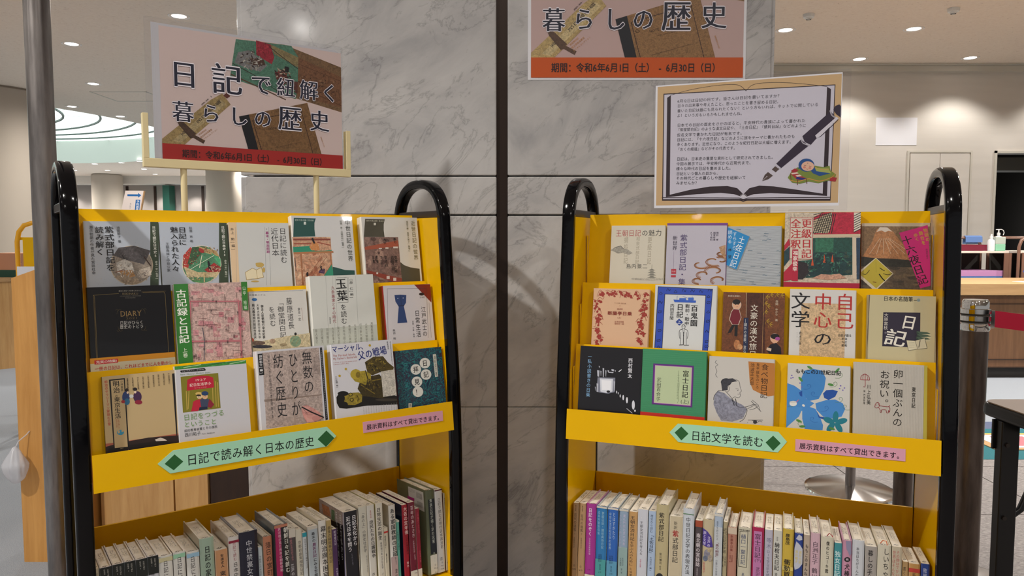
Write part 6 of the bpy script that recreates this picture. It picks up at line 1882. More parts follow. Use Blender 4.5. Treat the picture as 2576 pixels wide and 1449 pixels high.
shelf_book('R', 0.4882, 0.5099, -.607, '#c4a840', 'yellow book with heavy black characters, right cart shelf', S4, [('鹿島茂', 562, 700, 556, 830, K, 50, B_), ('衝動買い日記', 556, 995, 535, 1420, K, 74, B_)], True, 0.13, '#c9bc84', 1, ((78, 86, '#d4be68'),))
t, b, w, h = shelf_book('R', 0.5111, 0.5277, -.613, '#26408c', 'navy blue book with a pale cloud shape, right cart shelf', S4, [], True, 0.125, '#c4c0a8')
a = Art(w, h, lambda u, v, z_: (u - w / 2, -z_ - .0019, h - v), b, S4)
a.poly([(640, 860), (660, 790), (700, 830), (732, 880), (738, 1040), (690, 1100), (640, 1120), (620, 1000)], '#b9bcc8').poly([(655, 760), (690, 710), (725, 735), (728, 775), (690, 782)], '#b9bcc8')
a.text('酒井日記', 705, 900, 700, 1050, '#c8b868', w=32, wt='b').text('酒井順子', 662, 890, 658, 1040, '#c8b868', w=32, wt='b'); a.link(t, 'spine_print', 'spine_lettering')
shelf_book('R', 0.5287, 0.5414, -.614, '#b0a090', 'narrow brownish grey book with handwritten style characters, right cart shelf', S4, [('ももこのまんねん日記', 782, 820, 760, 1350, K, 34, B_)], False, 0.115, '#b9a898')
shelf_book('R', 0.5419, 0.5610, -.608, '#c9a8b4', 'pale pink book with tall thin characters, right cart shelf', S4, [('白洲正子', 880, 790, 872, 1060, '#4c3c48', 62), ('鶴川日記', 870, 1095, 860, 1370, '#4c3c48', 62)], True, 0.135, '#c9b8b0')
shelf_book('R', 0.5618, 0.5864, -.613, '#c9c4b0', 'cream book with a red ribbon loop and widely spaced characters, right cart shelf', S4, [('僕のヒコーキ雲', 1026, 790, 1008, 1160, '#2c2824', 36, B_)], True, 0.14, '#c4bca8', 2)
shelf_book('R', 0.5873, 0.6020, -.622, '#3c8c94', 'teal book with broad pale characters, right cart shelf', S4, [('独女日記', 1140, 900, 1128, 1200, '#c4dcdc', 62, B_)], False, 0.115, '#c4a0a4')
t, b, w, h = shelf_book('R', 0.6024, 0.6203, -.614, '#c08ca4', 'pink book with a grey hand drawing and a black disc, right cart shelf', S4, [('犬棒日記', 1246, 1045, 1236, 1360, K, 56, B_)], True, 0.135, '#b8709c')
a = Art(w, h, lambda u, v, z_: (u - w / 2, -z_ - .0019, h - v), b, S4)
a.poly([(1232, 785), (1290, 790), (1296, 930), (1276, 965), (1262, 920), (1240, 880)], '#8c88a4').ell(1248, 1000, 34, 28, '#18141a').text('続', 1248, 985, 1247, 1015, '#d4c0cc', w=30, wt='b'); a.link(t, 'spine_print', 'spine_lettering')
shelf_book('R', 0.6208, 0.6432, -.611, '#c6cad0', 'bluish white book with small spaced characters, right cart shelf', S4, [('本当はちがうんだ日記', 1372, 855, 1355, 1290, '#30343c', 34)], True, 0.135, '#cfc6b4')
shelf_book('R', 0.6443, 0.6662, -.620, '#a09a94', 'grey book with brush style title, right cart shelf', S4, [('暮しの手帖日記', 1520, 890, 1498, 1400, K, 58, B_)], False, 0.13, '#bdb4a4')
shelf_book('R', 0.6666, 0.6917, -.614, '#c9c3b0', 'cream-white book with an orange ribbon and large loose characters, right cart shelf', S4, [('しいちゃん日記', 1702, 870, 1678, 1460, '#1c1a18', 66)], True, 0.145, '#cfc4a8')
shelf_book('R', 0.6927, 0.7109, -.614, '#b9ae98', 'beige book with two columns of faded red lettering, right cart shelf', S4, [('その顔はでかいですか', 1838, 900, 1820, 1330, '#b05a58', 36), ('世界はそんな', 1795, 895, 1778, 1190, '#b05a58', 34)], False, 0.145, '#cbc09c')
shelf_book('R', 0.7117, 0.7226, -.641, '#a8885c', 'low brown narrow paperback third from the right end of the right cart shelf', S4, [('書くに', 1912, 1080, 1905, 1240, '#33281c', 32)], False, 0.105, '#b89468')
shelf_book('R', 0.7230, 0.7429, -.643, '#b88c50', 'orange-tan paperback with a red band second from the right end of the right cart shelf', S4, [('断腸', 2022, 1150, 2016, 1290, '#4c2c1c', 36)], False, 0.105, '#c09c64', 1, ((9, 17, '#b83c34'),))
shelf_book('R', 0.7442, 0.7598, -.640, '#1e3c88', 'navy blue paperback rightmost, right cart shelf', S4, [('敗戦日記', 2150, 1100, 2142, 1340, '#c4cce0', 42)], False, 0.105, '#b89c74')

# page ribbons
for mw_, x, c, pts in ((MR, .574, '#9c2434', [(0, .012, 0), (.004, .006, .008), (.010, .002, .004), (.008, -.004, -.004)]), (MR, .679, '#c8602c', [(-.006, .01, .001), (-.002, .002, .010), (.004, .001, .009), (.007, -.003, -.004)])):
    s = Shape().tube([(p[0], p[1], p[2]) for p in pts], 0.0008, 6)
    o = s.done('page_ribbon', mat('ribbon_thread', c, .7))
    best = min((b_ for b_ in bpy.data.objects if b_.type == 'EMPTY' and b_.name.startswith('book') and 'label' in b_ and b_['label'].endswith('right cart shelf') and b_['label'].find('ribbon') > 0), key=lambda b_: (b_.matrix_world.translation - (mw_ @ Vector((x, 0, .45)))).length)
    o.parent = best
    hh = max(v.co.z for ch in best.children if ch.type == 'MESH' and ch.name.startswith('page_block') for v in ch.data.vertices)
    o.location = (0, 0.006, hh)
# ------------------------------------------------------------------ posters, info board, shelf labels
def lip_strip(side, name, label, cat, x0, x1, z0, z1, outline, col):
    y4, za, y5, zb = -0.0403, -0.3820, -0.0481, -0.4482
    L = math.hypot(y4 - y5, za - zb)
    an = math.atan2(y4 - y5, za - zb)
    zc = z0
    yc = y4 + (zc - za) * (y4 - y5) / (za - zb)
    base = (ML if side == 'L' else MR) @ Matrix.Translation((x0, yc - 0.0032, zc + EYE)) @ Matrix.Rotation(-an, 4, 'X')
    w, h = x1 - x0, (z1 - z0)
    s = Shape()
    s.prism([(p[0] - x0, p[1] - z0) for p in outline], -0.0006, 0.0002)
    o = s.done(name, mat(name + '_card', col, .5), mw=base)
    tag(o, label, cat)
    a = Art(w, h, lambda u, v, z_: (u, -0.0006 - z_, h - v), base, (0, 0, 1))
    return o, a


o, a = lip_strip('L', 'shelf_label', 'mint green arrow label with green diamonds on the lip of the left cart', 'label', 0.1318, 0.4759, -.4349, -.3934,
                 [(.1318, -.4139), (.1594, -.3934), (.4570, -.3945), (.4759, -.4165), (.4545, -.4349), (.1524, -.4349)], '#a4d8b8')
a.poly([(414, 1167), (439, 1143), (461, 1161), (437, 1183)], '#1f5c2a').split_pic('diamond_print', o).poly([(799, 1105), (821, 1083), (841, 1102), (820, 1124)], '#1f5c2a')
a.text('日記で読み解く日本の歴史', 469, 1158, 791, 1109, '#14201a', 'h', w=31, wt='m')
a.link(o, 'diamond_print')
o, a = lip_strip('R', 'shelf_label', 'mint green arrow label with green diamonds on the lip of the right cart', 'label', 0.2569, 0.4912, -.4325, -.3912,
                 [(.2569, -.4125), (.2740, -.3925), (.4742, -.3912), (.4912, -.4095), (.4745, -.4325), (.2760, -.4310)], '#a4d8b8')
a.poly([(1697, 1088), (1714, 1073), (1732, 1091), (1714, 1108)], '#1f5c2a').split_pic('diamond_print', o).poly([(1926, 1113), (1945, 1096), (1964, 1115), (1945, 1134)], '#1f5c2a')
a.text('日記文学を読む', 1738, 1095, 1922, 1113, '#14201a', 'h', w=27, wt='m')
a.link(o, 'diamond_print')
o, a = lip_strip('L', 'notice_strip', 'pink notice strip with black writing at the right of the left cart lip', 'label', 0.5372, 0.7353, -.4225, -.3965, [(.5372, -.4202), (.5372, -.3965), (.7352, -.399), (.7353, -.4225)], '#d89cae')
a.text('展示資料はすべて貸出できます。', 922, 1075, 1112, 1049, '#24101a', 'h', w=15, wt='b')
a.link(o)
o, a = lip_strip('R', 'notice_strip', 'pink notice strip with black writing at the right of the right cart lip', 'label', 0.5070, 0.7035, -.4265, -.4025, [(.5070, -.4265), (.5070, -.4025), (.7035, -.4030), (.7035, -.4262)], '#d89cae')
a.text('展示資料はすべて貸出できます。', 2011, 1121, 2274, 1148, '#24101a', 'h', w=17, wt='b')
a.link(o)


def scroll_poster(a, P, band, full, held=True):
    """the exhibition poster; P maps (u, height above the sheet foot) to sketch units"""
    def q(*pts):
        return [P(*p) for p in pts]
    a.bg('#f7e2dc' if held else '#c2a6a2')  # same print; brightness painted in, lighter for case glare, darker on the dim pillar
    a.poly(q((.39, .69), (.66, .70), (1, .617), (1, .351), (.353, .474)), '#8a6a48', 1)
    if full:
        a.poly(q((.39, .69), (.70, .70), (.76, .61), (.72, .40), (.353, .474)), '#5c9078', 1)
        a.poly(q((.50, .70), (.58, .69), (.60, .62), (.585, .58), (.50, .62)), '#b0283c', 1)
        a.poly(q((.40, .62), (.46, .64), (.52, .60), (.56, .57), (.52, .53), (.44, .54), (.38, .56)), '#8c8c8c', 1)
        a.poly(q((.46, .60), (.54, .60), (.55, .57), (.48, .56)), '#5a3a2c', 1)
        a.poly(q((.60, .54), (.66, .55), (.68, .50), (.64, .46), (.61, .50)), '#7a3a34', 1).poly(q((.66, .58), (.685, .575), (.68, .545), (.655, .55)), '#181820')
        a.poly(q((.58, .69), (.74, .64), (.76, .61), (.74, .58), (.60, .64)), '#9c8c60', 1)
        a.poly(q((.66, .50), (.74, .50), (.73, .43), (.67, .46)), '#6a3a30', 1)
        a.stroke(q((.37, .555), (.50, .50), (.62, .43)), 6, '#3a3428').stroke(q((.55, .69), (.66, .62), (.76, .56)), 6, '#3a3428').stroke(q((.36, .495), (.66, .39)), 10, '#6a4a34')
        a.poly(q((.74, .64), (1, .56), (1, .38), (.73, .42)), '#8a5f40', 1)
        a.stroke(q((.75, .60), (1, .535)), 5, '#6a452c').stroke(q((.75, .47), (1, .39)), 6, '#6a452c')
        for i_, x in enumerate((.93, .955, .98)):
            p0, p1 = P(x, .51 - .012 * i_), P(x + .01, .43)
            a.text('日記御用也', p0[0], p0[1], p1[0], p1[1], '#3c2418', w=9)
    for cx_, cy_, rx, ry, n_, cols, sd in ((.47, .585, .06, .05, 60, ['#b0aca4', '#5a4a44', '#8c8478', '#d0ccc0', '#3c2c28'], 1), (.645, .525, .045, .045, 34, ['#c9b8a0', '#3a2420', '#8c4a40'], 2), (.87, .50, .13, .06, 70, ['#94684a', '#7a5236', '#a07a58', '#5c3c28'], 3), (.60, .47, .12, .05, 40, ['#6aa088', '#4c7c68', '#7cb09a'], 4), (.55, .655, .05, .03, 20, ['#c43848', '#902030'], 5)):
        c0 = P(cx_, cy_)
        a.flecks(c0[0], c0[1], rx * 1500, ry * 1500, n_, cols, 22, sd)
    # scroll
    a.poly(q((0, .115), (.25, .345), (.31, .385), (.353, .33), (.11, .093), (0, .093)), '#b59c68', 1)
    a.poly(q((.05, .11), (.30, .35), (.33, .33), (.09, .10)), '#c6b284', 1)
    a.poly(q((.315, .375), (.335, .392), (.352, .375), (.334, .36)), '#6a3428')
    p0, p1 = P(.30, .345), P(.175, .215)
    a.text('御堂関白記', p0[0], p0[1], p1[0], p1[1], '#2a2018', w=26 if full else 30, wt='b')
    p0, p1 = P(.262, .372), P(.20, .31)
    a.text('一本紙', p0[0], p0[1], p1[0], p1[1], '#2a2018', w=13)
    p0, p1 = P(.115, .165), P(.095, .142)
    a.text('堂', p0[0], p0[1], p1[0], p1[1], '#2a2018', w=26, wt='b')
    a.poly(q((.072, .225), (.11, .21), (.17, .155), (.163, .148), (.215, .122), (.205, .105), (.155, .133), (.14, .128), (.085, .193)), '#5a4232', 1)
    p = [P(.19, .155), P(.265, .185), P(.195, .148), P(.28, .178), P(.205, .135), P(.285, .198)]
    for k, s_ in enumerate(('御堂関白記', '国立国会図書館', 'デジタルコレクション')):
        b0, b1 = P(.183 + .008 * k, .150 - .014 * k), P(.183 + .008 * k + .02 * (k + 2), .150 - .014 * k + .017 * (k + 2))
        a.text(s_, b0[0], b0[1], b1[0], b1[1], '#c08a4c', 'h')
    # notebook
    a.poly(q((.396, .269), (.787, .385), (.868, .093), (.442, .093)), '#8f6a42', 1)
    a.poly(q((.396, .269), (.45, .285), (.498, .093), (.442, .093)), '#14161e')
    for s0, s1 in (((.47, .255), (.75, .335)), ((.75, .335), (.815, .093)), ((.47, .255), (.515, .093))):
        a.stroke(q(s0, s1), 5, '#4c3222')
        for i in range(14):
            f = (i + .5) / 14
            x, y = s0[0] + (s1[0] - s0[0]) * f, s0[1] + (s1[1] - s0[1]) * f
            pp = P(x, y)
            a.ell(pp[0], pp[1], 5, 5, '#4c3222', n=6)
    for x, y in ((.48, .25), (.745, .33), (.55, .27), (.72, .30), (.50, .215)):
        pp = P(x, y)
        a.curve([(pp[0] - 16, pp[1]), (pp[0] - 4, pp[1] - 10), (pp[0] + 16, pp[1]), (pp[0], pp[1] + 10), (pp[0] - 16, pp[1])], 2.5, '#4c3222', 4)
    b0, b1 = P(.556, .213), P(.66, .238)
    a.text('NOTE BOOK', b0[0], b0[1], b1[0], b1[1], '#3a2418', 'h')
    b0, b1 = P(.595, .195), P(.68, .214)
    a.text('Specially Prepared to Students', b0[0], b0[1], b1[0], b1[1], '#3a2418', 'h')
    a.stroke(q((.568, .104), (.75, .154)), 2, '#5a3f28')
    b0, b1 = P(.865, .195), P(.887, .135)
    a.text('慶應義塾大学日記', b0[0], b0[1], b1[0], b1[1], '#c08a4c')
    a._poly([a_uv for a_uv in [a.uv(*P(-.02, .093)), a.uv(*P(1.02, .093)), a.uv(*P(1.02, -.05)), a.uv(*P(-.02, -.05))]], band, a.pic)

    def big(c, u, v_, size):
        b0, b1 = P(u - size / 2, v_), P(u + size / 2, v_)
        wd = abs(P(u, v_ - size / 2)[1] - P(u, v_ + size / 2)[1])
        for wt, col, m_ in (('o', '#ece6ee', 0), ('r', '#181a30', .032)):
            a.text(c, b0[0], b0[1], b1[0], b1[1], col, 'h', w=wd, wt=wt, mincho=m_, own=False)
    for c, u, v_, s_ in (('暮', .109, .267, .115), ('ら', .25, .27, .11), ('し', .396, .27, .115), ('の', .529, .27, .11), ('歴', .685, .285, .15), ('史', .861, .287, .13)):
        big(c, u, v_, s_)
    if full:
        for c, u, v_, s_ in (('日', .12, .463, .15), ('記', .34, .463, .175), ('で', .525, .458, .125), ('紐', .665, .458, .115), ('解', .80, .458, .12), ('く', .925, .457, .115)):
            big(c, u, v_, s_)
    b0, b1 = P(.095, .046), P(.893, .046)
    a.text('期間：令和6年6月1日（土） - 6月30日（日）', b0[0], b0[1], b1[0], b1[1], '#2c1414', 'h', w=abs(P(.5, .0)[1] - P(.5, .046)[1]), wt='b')


# poster held by the stand on the left cart
fb = ML @ Matrix.Translation((0.1675, 0.1672, EYE + 0.1523))
st = thing('poster_stand', 'cream metal poster holder on two rods rising from the left cart', 'sign stand', fb)
for x in (0.069, 0.358):
    Shape().cyl((x, 0.006, -0.42), (x, 0.006, 0.002), 0.0065, seg=18).done('rod', M['cream'], st, True)
s = Shape()
for y0, y1 in ((-0.0040, -0.0012), (0.0112, 0.0140)):
    s.box(-0.008, 0.441, y0, y1, -0.006, 0.012, 0.0008)
    s.box(-0.008, 0.003, y0, y1, 0.012, 0.103, 0.0008)
    s.box(0.430, 0.441, y0, y1, 0.012, 0.103, 0.0008)
s.box(-0.008, 0.441, -0.0015, 0.0115, -0.006, 0.004)
s.box(-0.008, 0.000, -0.0015, 0.0115, 0.004, 0.103)
s.box(0.433, 0.441, -0.0015, 0.0115, 0.004, 0.103)
s.done('frame_channel', M['cream'], st)
pb = ML @ Matrix.Translation((0.1695, 0.1710, EYE + 0.160))
pt = thing('poster', 'pink exhibition poster with red foot band in a clear case above the left cart', 'poster', pb)
Shape().box(0.0, 0.424, 0.0006, 0.0036, 0, 0.291, 0.001).done('clear_case_back', M['clear'], pt)
Shape().box(0.0, 0.424, -0.0026, -0.0018, 0, 0.291, 0.0003).done('clear_case_front', M['clear'], pt)
for k, dx in enumerate((0.012, 0.015, 0.018)):
    Shape().box(dx, dx + .396, -0.0002 - .0004 * k, -.0004 * k, 0.002, 0.281 - .002 * k).done('sheet_of_paper', M['white_sheet'], pt)
Wp, Hp = 0.394, 0.274
a = Art(Wp, Hp, lambda u, v, z_: (0.0265 + u, -0.0011 - z_, 0.002 + Hp - v), pb, (0, 0, 1))
a.H = None
a.sk = (0, Hp, Wp / 1500)


def Pl(u, h_):
    return (u * 1500, -(h_ - .005) * 1500)


a.uv = lambda x, y, a=a: (x * Wp / 1500, Hp + y * Wp / 1500)
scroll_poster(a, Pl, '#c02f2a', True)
a.link(pt, 'poster_print', 'poster_lettering')

# sheet pasted on the marble pillar
W2, H2 = 0.534 * 1.11, 0.415
qb = TR(0.0435, PY - 0.0005, EYE + 0.4335)
pp_ = thing('poster', 'exhibition poster with orange foot band pasted high on the marble pillar', 'poster', qb)
Shape().box(0, W2 + .004, -0.0012, 0, 0, H2 + .01, 0).done('sheet_of_paper', M['white_sheet'], pp_)
Wq = 0.581
a = Art(Wq, H2 - .008, lambda u, v, z_: (0.0085 + u, -0.0012 - z_, 0.006 + (H2 - .008) - v), qb, (0, 0, 1))
a.uv = lambda x, y, a=a: (x * Wq / 1500, (H2 - .008) + y * Wq / 1500)


def Pr(u, h_):
    return (u * 1500, -h_ * 1500)


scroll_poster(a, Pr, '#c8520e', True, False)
a.link(pp_, 'poster_print', 'poster_lettering')

# info board leaning on top of the right cart
ib = MR @ Matrix.Translation((0.1835, 0.1232, EYE + 0.0600))
it = thing('info_board', 'clear case board with open book drawing, fountain pen and writing standing on the right cart', 'sign', ib)
Shape().box(0, .4165, 0.0008, 0.0032, 0, .297, .001).done('clear_case_back', M['clear'], it)
Shape().box(0, .4165, -0.003, -0.0022, 0, .297, .0003).done('clear_case_front', M['clear'], it)
for x0, x1 in ((.02, .1), (.30, .39)):
    Shape().box(x0, x1, -.004, .012, -.005, .002, .001).done('case_foot', M['clear'], it)
Shape().box(.006, .400, -.0004, .0004, .010, .291, 0).done('sheet_of_paper', M['white_sheet'], it)
Wi, Hi = .388, .272
a = Art(Wi, Hi, lambda u, v, z_: (.0105 + u, -.0005 - z_, .016 + Hi - v), ib, (1620, 160, 3.622))
TAN, DK, PG = '#cfae80', '#33262c', '#cfcbd6'
a.bg(TAN)
a.poly([(178, 275), (1745, 190), (1700, 1250), (165, 1250)], DK).poly([(186, 283), (1737, 198), (1694, 1232), (174, 1236)], PG)
a.poly([(212, 312), (245, 288), (235, 1195), (200, 1218)], DK).poly([(1668, 212), (1704, 232), (1668, 1206), (1628, 1185)], DK)
a.curve([(245, 288), (420, 240), (620, 205), (800, 190), (880, 205), (930, 250)], 4, DK).curve([(930, 250), (980, 200), (1070, 178), (1250, 172), (1480, 188), (1670, 210)], 4, DK)
a.poly([(200, 1218), (235, 1195), (420, 1150), (600, 1120), (760, 1115), (850, 1135), (905, 1190), (880, 1210), (820, 1190), (700, 1178), (480, 1190)], DK)
a.poly([(905, 1190), (960, 1135), (1050, 1112), (1180, 1118), (1400, 1150), (1628, 1185), (1668, 1206), (1400, 1190), (1150, 1180), (1000, 1190), (935, 1212)], DK)
a.stroke([(165, 1222), (870, 1225), (905, 1240), (945, 1225), (1700, 1218)], 7, DK).stroke([(165, 1242), (860, 1244), (905, 1256), (950, 1244), (1695, 1240)], 6, DK)
for k in range(9):
    an = math.pi * (k + .5) / 9
    a.stroke([(905, 1218), (905 - 34 * math.cos(an), 1218 - 34 * math.sin(an))], 2.5, '#e4e0e4')
lines = (('6月12日は日記の日です。皆さんは日記を書いてますか？', 304, 343, 1255, 292), ('日々の出来事や考えたこと、思ったことを書き留める日記。', 304, 385, 1248, 345),
         ('書いた日記は誰にも見られたくない！という方もいれば、ネットで公開している', 303, 432, 1592, 372), ('よ！という方もいるかもしれませんね。', 300, 474, 915, 454),
         ('日本での日記の歴史をさかのぼると、平安時代の貴族によって書かれた', 302, 563, 1473, 518), ('『御堂関白記』のような漢文日記や、『土佐日記』『蜻蛉日記』などのように', 296, 604, 1480, 563),
         ('仮名文字で書かれた日記が有名です。', 300, 652, 915, 633), ('日記には、『十六夜日記』などのように旅をテーマに書かれたものも', 300, 695, 1378, 662),
         ('多くあります。近世になり、このような紀行日記は大幅に増えます。', 300, 738, 1362, 713), ('『おくの細道』などがその代表です。', 296, 782, 850, 768),
         ('日記は、日本史の重要な資料として研究されてきました。', 298, 870, 1198, 852), ('今回の展示では、平安時代から近現代まで、', 295, 914, 995, 903),
         ('様々な時代の日記を集めました。', 293, 958, 812, 952), ('日記という個人の目から、', 295, 1003, 695, 998), ('その時代ごとの暮らしや歴史を紐解いて', 292, 1045, 930, 1038), ('みませんか？', 292, 1088, 500, 1086))
for s_, x0, y0, x1, y1 in lines:
    a.text(s_, x0, y0, x1, y1, '#2a2630', 'h', w=34)
PEN, PEN2 = '#33283a', '#54443f'
a.poly([(1075, 1072), (1100, 1015), (1130, 988), (1175, 1020), (1135, 1052)], PEN2).stroke([(1078, 1070), (1118, 1030)], 2.5, '#d8d4dc')
a.ell(1120, 1030, 4, 4, '#d8d4dc')
a.poly([(1165, 965), (1195, 935), (1232, 960), (1200, 990)], PEN2)
a.poly([(1205, 912), (1430, 692), (1500, 748), (1250, 952)], PEN)
a.poly([(1443, 662), (1700, 435), (1745, 485), (1520, 740), (1465, 715)], PEN)
a.poly([(1725, 420), (1745, 385), (1780, 372), (1802, 395), (1802, 480), (1790, 490), (1750, 460)], PEN)
a.poly([(1560, 655), (1755, 485), (1772, 500), (1600, 668), (1572, 678)], '#d8d4dc').stroke([(1575, 640), (1700, 640)], .1, PEN)
a.curve([(1697, 430), (1712, 470), (1745, 492)], 12, '#d8d4dc').curve([(1432, 690), (1450, 725), (1510, 748)], 9, '#d8d4dc').curve([(1200, 925), (1220, 950), (1248, 958)], 6, '#d8d4dc')
a.curve([(1600, 670), (1700, 580), (1770, 510)], 5, PEN)
# court lady asleep on her robes
for pts, c in (([(1310, 1040), (1345, 980), (1400, 945), (1480, 960), (1560, 930), (1640, 945), (1690, 930), (1700, 975), (1750, 1010), (1735, 1060), (1660, 1070), (1590, 1090), (1500, 1075), (1420, 1095), (1350, 1085)], '#7c8c3c'),
               ([(1340, 975), (1375, 955), (1410, 970), (1360, 1010)], '#a82c34'), ([(1700, 1030), (1758, 1040), (1745, 1075), (1690, 1068)], '#a82c34'),
               ([(1560, 950), (1680, 955), (1705, 1000), (1600, 1010), (1540, 990)], '#a8b05c'), ([(1330, 1000), (1390, 1000), (1485, 1050), (1400, 1065)], '#a83838'), ([(1390, 1030), (1480, 1048), (1440, 1062), (1385, 1050)], '#2c2c7c')):
    a.poly(pts, c)
a.curve([(1330, 1060), (1400, 1075), (1500, 1050), (1600, 1070), (1700, 1040), (1740, 1010)], 7, '#d89a4c').curve([(1560, 945), (1620, 965), (1690, 960)], 5, '#d8a860')
a.stroke([(1335, 1010), (1340, 1060)], 6, '#6a3424').stroke([(1400, 1060), (1398, 1105)], 6, '#6a3424').stroke([(1480, 1050), (1484, 1095)], 6, '#6a3424')
a.poly([(1340, 998), (1395, 990), (1410, 1000), (1350, 1010)], '#e8d0c4').poly([(1380, 1018), (1420, 1012), (1440, 1025), (1395, 1032)], '#e8d0c4')
a.ell(1480, 925, 72, 60, '#24508c').poly([(1420, 900), (1405, 960), (1440, 950)], '#24508c').poly([(1530, 890), (1570, 980), (1700, 1000), (1600, 1025), (1540, 1000), (1505, 960)], '#24508c')
a.ell(1492, 935, 58, 44, '#e4b89c').ell(1462, 945, 13, 10, '#d98878').ell(1512, 952, 12, 9, '#d98878').curve([(1458, 925), (1468, 930), (1478, 926)], 3, '#3a2828').curve([(1505, 932), (1515, 938), (1525, 935)], 3, '#3a2828').curve([(1482, 958), (1488, 963), (1496, 960)], 3, '#a83c3c').ell(1492, 908, 5, 3, '#3a3048')
a.link(it, 'board_print', 'board_lettering')
# ------------------------------------------------------------------ things standing around
# steel pole left of the left cart
px, py = -1.112, 1.74
t = thing('steel_pole', 'tall worn steel pole standing left of the left cart', 'pole', TR(px, py, 0))
Shape().cyl((0, 0, 0.0), (0, 0, CEIL), 0.0275, seg=40).done('tube', M['steel'], t, True)
Shape().lathe([(0, 0.012), (0.05, 0.012), (0.055, 0.008), (0.055, 0)], 40).done('floor_flange', M['steel'], t, True)
Shape().cyl((0.018, -0.024, EYE + .69), (0.019, -0.029, EYE + .69), 0.006, seg=12).done('bolt_hole', M['dark'], t)

# oak cabinets behind the left cart: one with a sloping side wing, one with door leaves, one dark
t = thing('oak_cabinet', 'tall oak side wing with sloping top, standing behind the steel pole', 'cabinet', TR(-1.63, 2.36, 0))
s = Shape(); s.prism([(0, 0), (0.145, 0), (0.145, 1.001), (0, 0.950)], 0, 0.03); s.done('side_wing', M['oak_panel'], t)
s = Shape(); s.prism([(0.1475, 0), (0.205, 0), (0.205, .89), (0.1475, .89)], 0.006, 0.03); s.done('inset_panel', M['oak_panel'], t)
s = Shape(); s.prism([(0.1475, 0.893), (0.205, .893), (0.205, 1.02), (0.1475, 1.002)], 0.0, 0.03); s.done('side_wing', M['oak_panel'], t)
Shape().box(0.004, 0.20, 0.03, 0.45, 0.0, 0.87).done('carcass', M['oak_panel'], t)
s = Shape(); s.prism([(0.05, 0.975), (0.20, 1.022), (0.20, 1.042), (0.05, 0.995)], 0.06, 0.4); s.done('sloping_top', M['pale_oak_panel'], t)
t = thing('oak_cupboard', 'pale oak cupboard with two door leaves, seen under the trays of the left cart', 'cabinet', TR(-1.42, 2.45, 0))
Shape().box(0, .372, 0.022, .42, 0.06, 0.98).done('carcass', M['pale_oak_panel'], t)
for x0, x1 in ((0.001, .253), (.258, .372)):
    Shape().box(x0, x1, 0.0, 0.020, 0.08, 0.97, .0015).done('door', M['pale_oak_panel'], t)
Shape().box(.01, .36, .03, .4, 0, .06).done('plinth', M['dark_wood'], t)
t = thing('dark_cabinet', 'dark brown cabinet between the pale oak cupboard and the marble pillar', 'cabinet', TR(-1.046, 2.46, 0))
Shape().box(0, .14, 0.02, .4, 0, .98).done('carcass', M['dark_wood'], t)
Shape().box(.002, .138, 0.0, .018, .05, .97, .001).done('door', M['dark_wood'], t)

# oak desk further back
t = thing('oak_desk', 'pale oak desk with rounded corner at the left edge behind the steel pole', 'desk', TR(-4.1, 5.9, 0))
prof = [(-1.5, 0.0), (-.25, 0.0)] + [(-.25 + .25 * math.sin(a_ * math.pi / 16), .25 - .25 * math.cos(a_ * math.pi / 16)) for a_ in range(1, 9)] + [(0.0, 1.1), (-1.5, 1.1)]
s = Shape(); s.vprism(prof, 0.0, .72); s.done('body', M['pale_oak_panel'], t)
s = Shape(); s.vprism([(x * 1.01 + .01, y * 1.02 - .02) for x, y in prof], .722, .757); s.done('top', M['counter_wood'], t)
bx = TR(-4.18, 6.02, .757, -.18)
t = thing('collection_box', 'orange and green cardboard box with one black character on the far left desk', 'box', bx)
Shape().box(-.15, .22, 0, .2, .055, .20, .002).done('upper_carton', mat('salmon_card', '#c98e6c', .7), t)
Shape().box(-.155, .225, -.003, .203, 0, .06, .001).done('lower_carton', mat('green_card', '#1c4a3c', .7), t)
a = Art(.37, .145, lambda u, v, z_: (u - .15, -z_, .20 - v), bx, (0, 0, 1))
a.uv = lambda x, y: (x, y)
a.text('登', .255, .055, .255, .105, '#1c1818', w=.055, wt='b').text('録', .0, .055, .0, .1, '#7a5a48', w=.03)
a.link(t)

# yellow return cart with its sign
yb_ = TR(-2.72, 4.0, 0, .05)
t = thing('return_cart', 'yellow tube-framed return cart with a white sign behind the steel pole', 'book cart', yb_)
pts = [(0, 0, .08), (0, 0, 1.06), (.012, 0, 1.115), (.04, 0, 1.15), (.09, 0, 1.165), (.36, 0, 1.165), (.41, 0, 1.15), (.44, 0, 1.115), (.45, 0, 1.06), (.45, 0, .08)]
Shape().tube(pts, .0125, 14).done('hoop', M['yellow_tube'], t, True)
Shape().tube([(x, .5, z) for x, _, z in pts], .0125, 14).done('hoop', M['yellow_tube'], t, True)
Shape().box(.014, .437, .005, .495, 1.07, 1.085).done('top_shelf', M['yellow'], t)
Shape().box(.03, .42, -.002, .01, .88, 1.085, .001).done('end_panel', M['yellow'], t)
Shape().box(.014, .437, .005, .495, .3, .32).done('shelf', M['yellow'], t)
for x in (0, .45):
    for y in (0, .5):
        w = Shape().cyl((x - .012, y, .04), (x + .012, y, .04), .04, seg=24).done('caster_wheel', M['rubber'], t, True)
sb = yb_ @ Matrix.Translation((.01, -.03, .60))
o = Shape().box(0, .42, 0, .004, 0, .325, .001).done('return_sign', M['white_sheet'], mw=sb)
tag(o, 'white sign with grey characters on the front of the yellow return cart', 'sign')
a = Art(.42, .325, lambda u, v, z_: (u, -z_, .325 - v), sb, (0, 0, 1))
a.uv = lambda x, y: (x, y)
a.text('書庫出納の', .21, .03, .21, .31, '#3c3a3c', w=.055, wt='b').text('返却はこちら', .075, .03, .075, .31, '#3c3a3c', w=.055, wt='b').text('しょこ', .15, .03, .15, .13, '#8c8a8c', w=.014)
a.link(o)
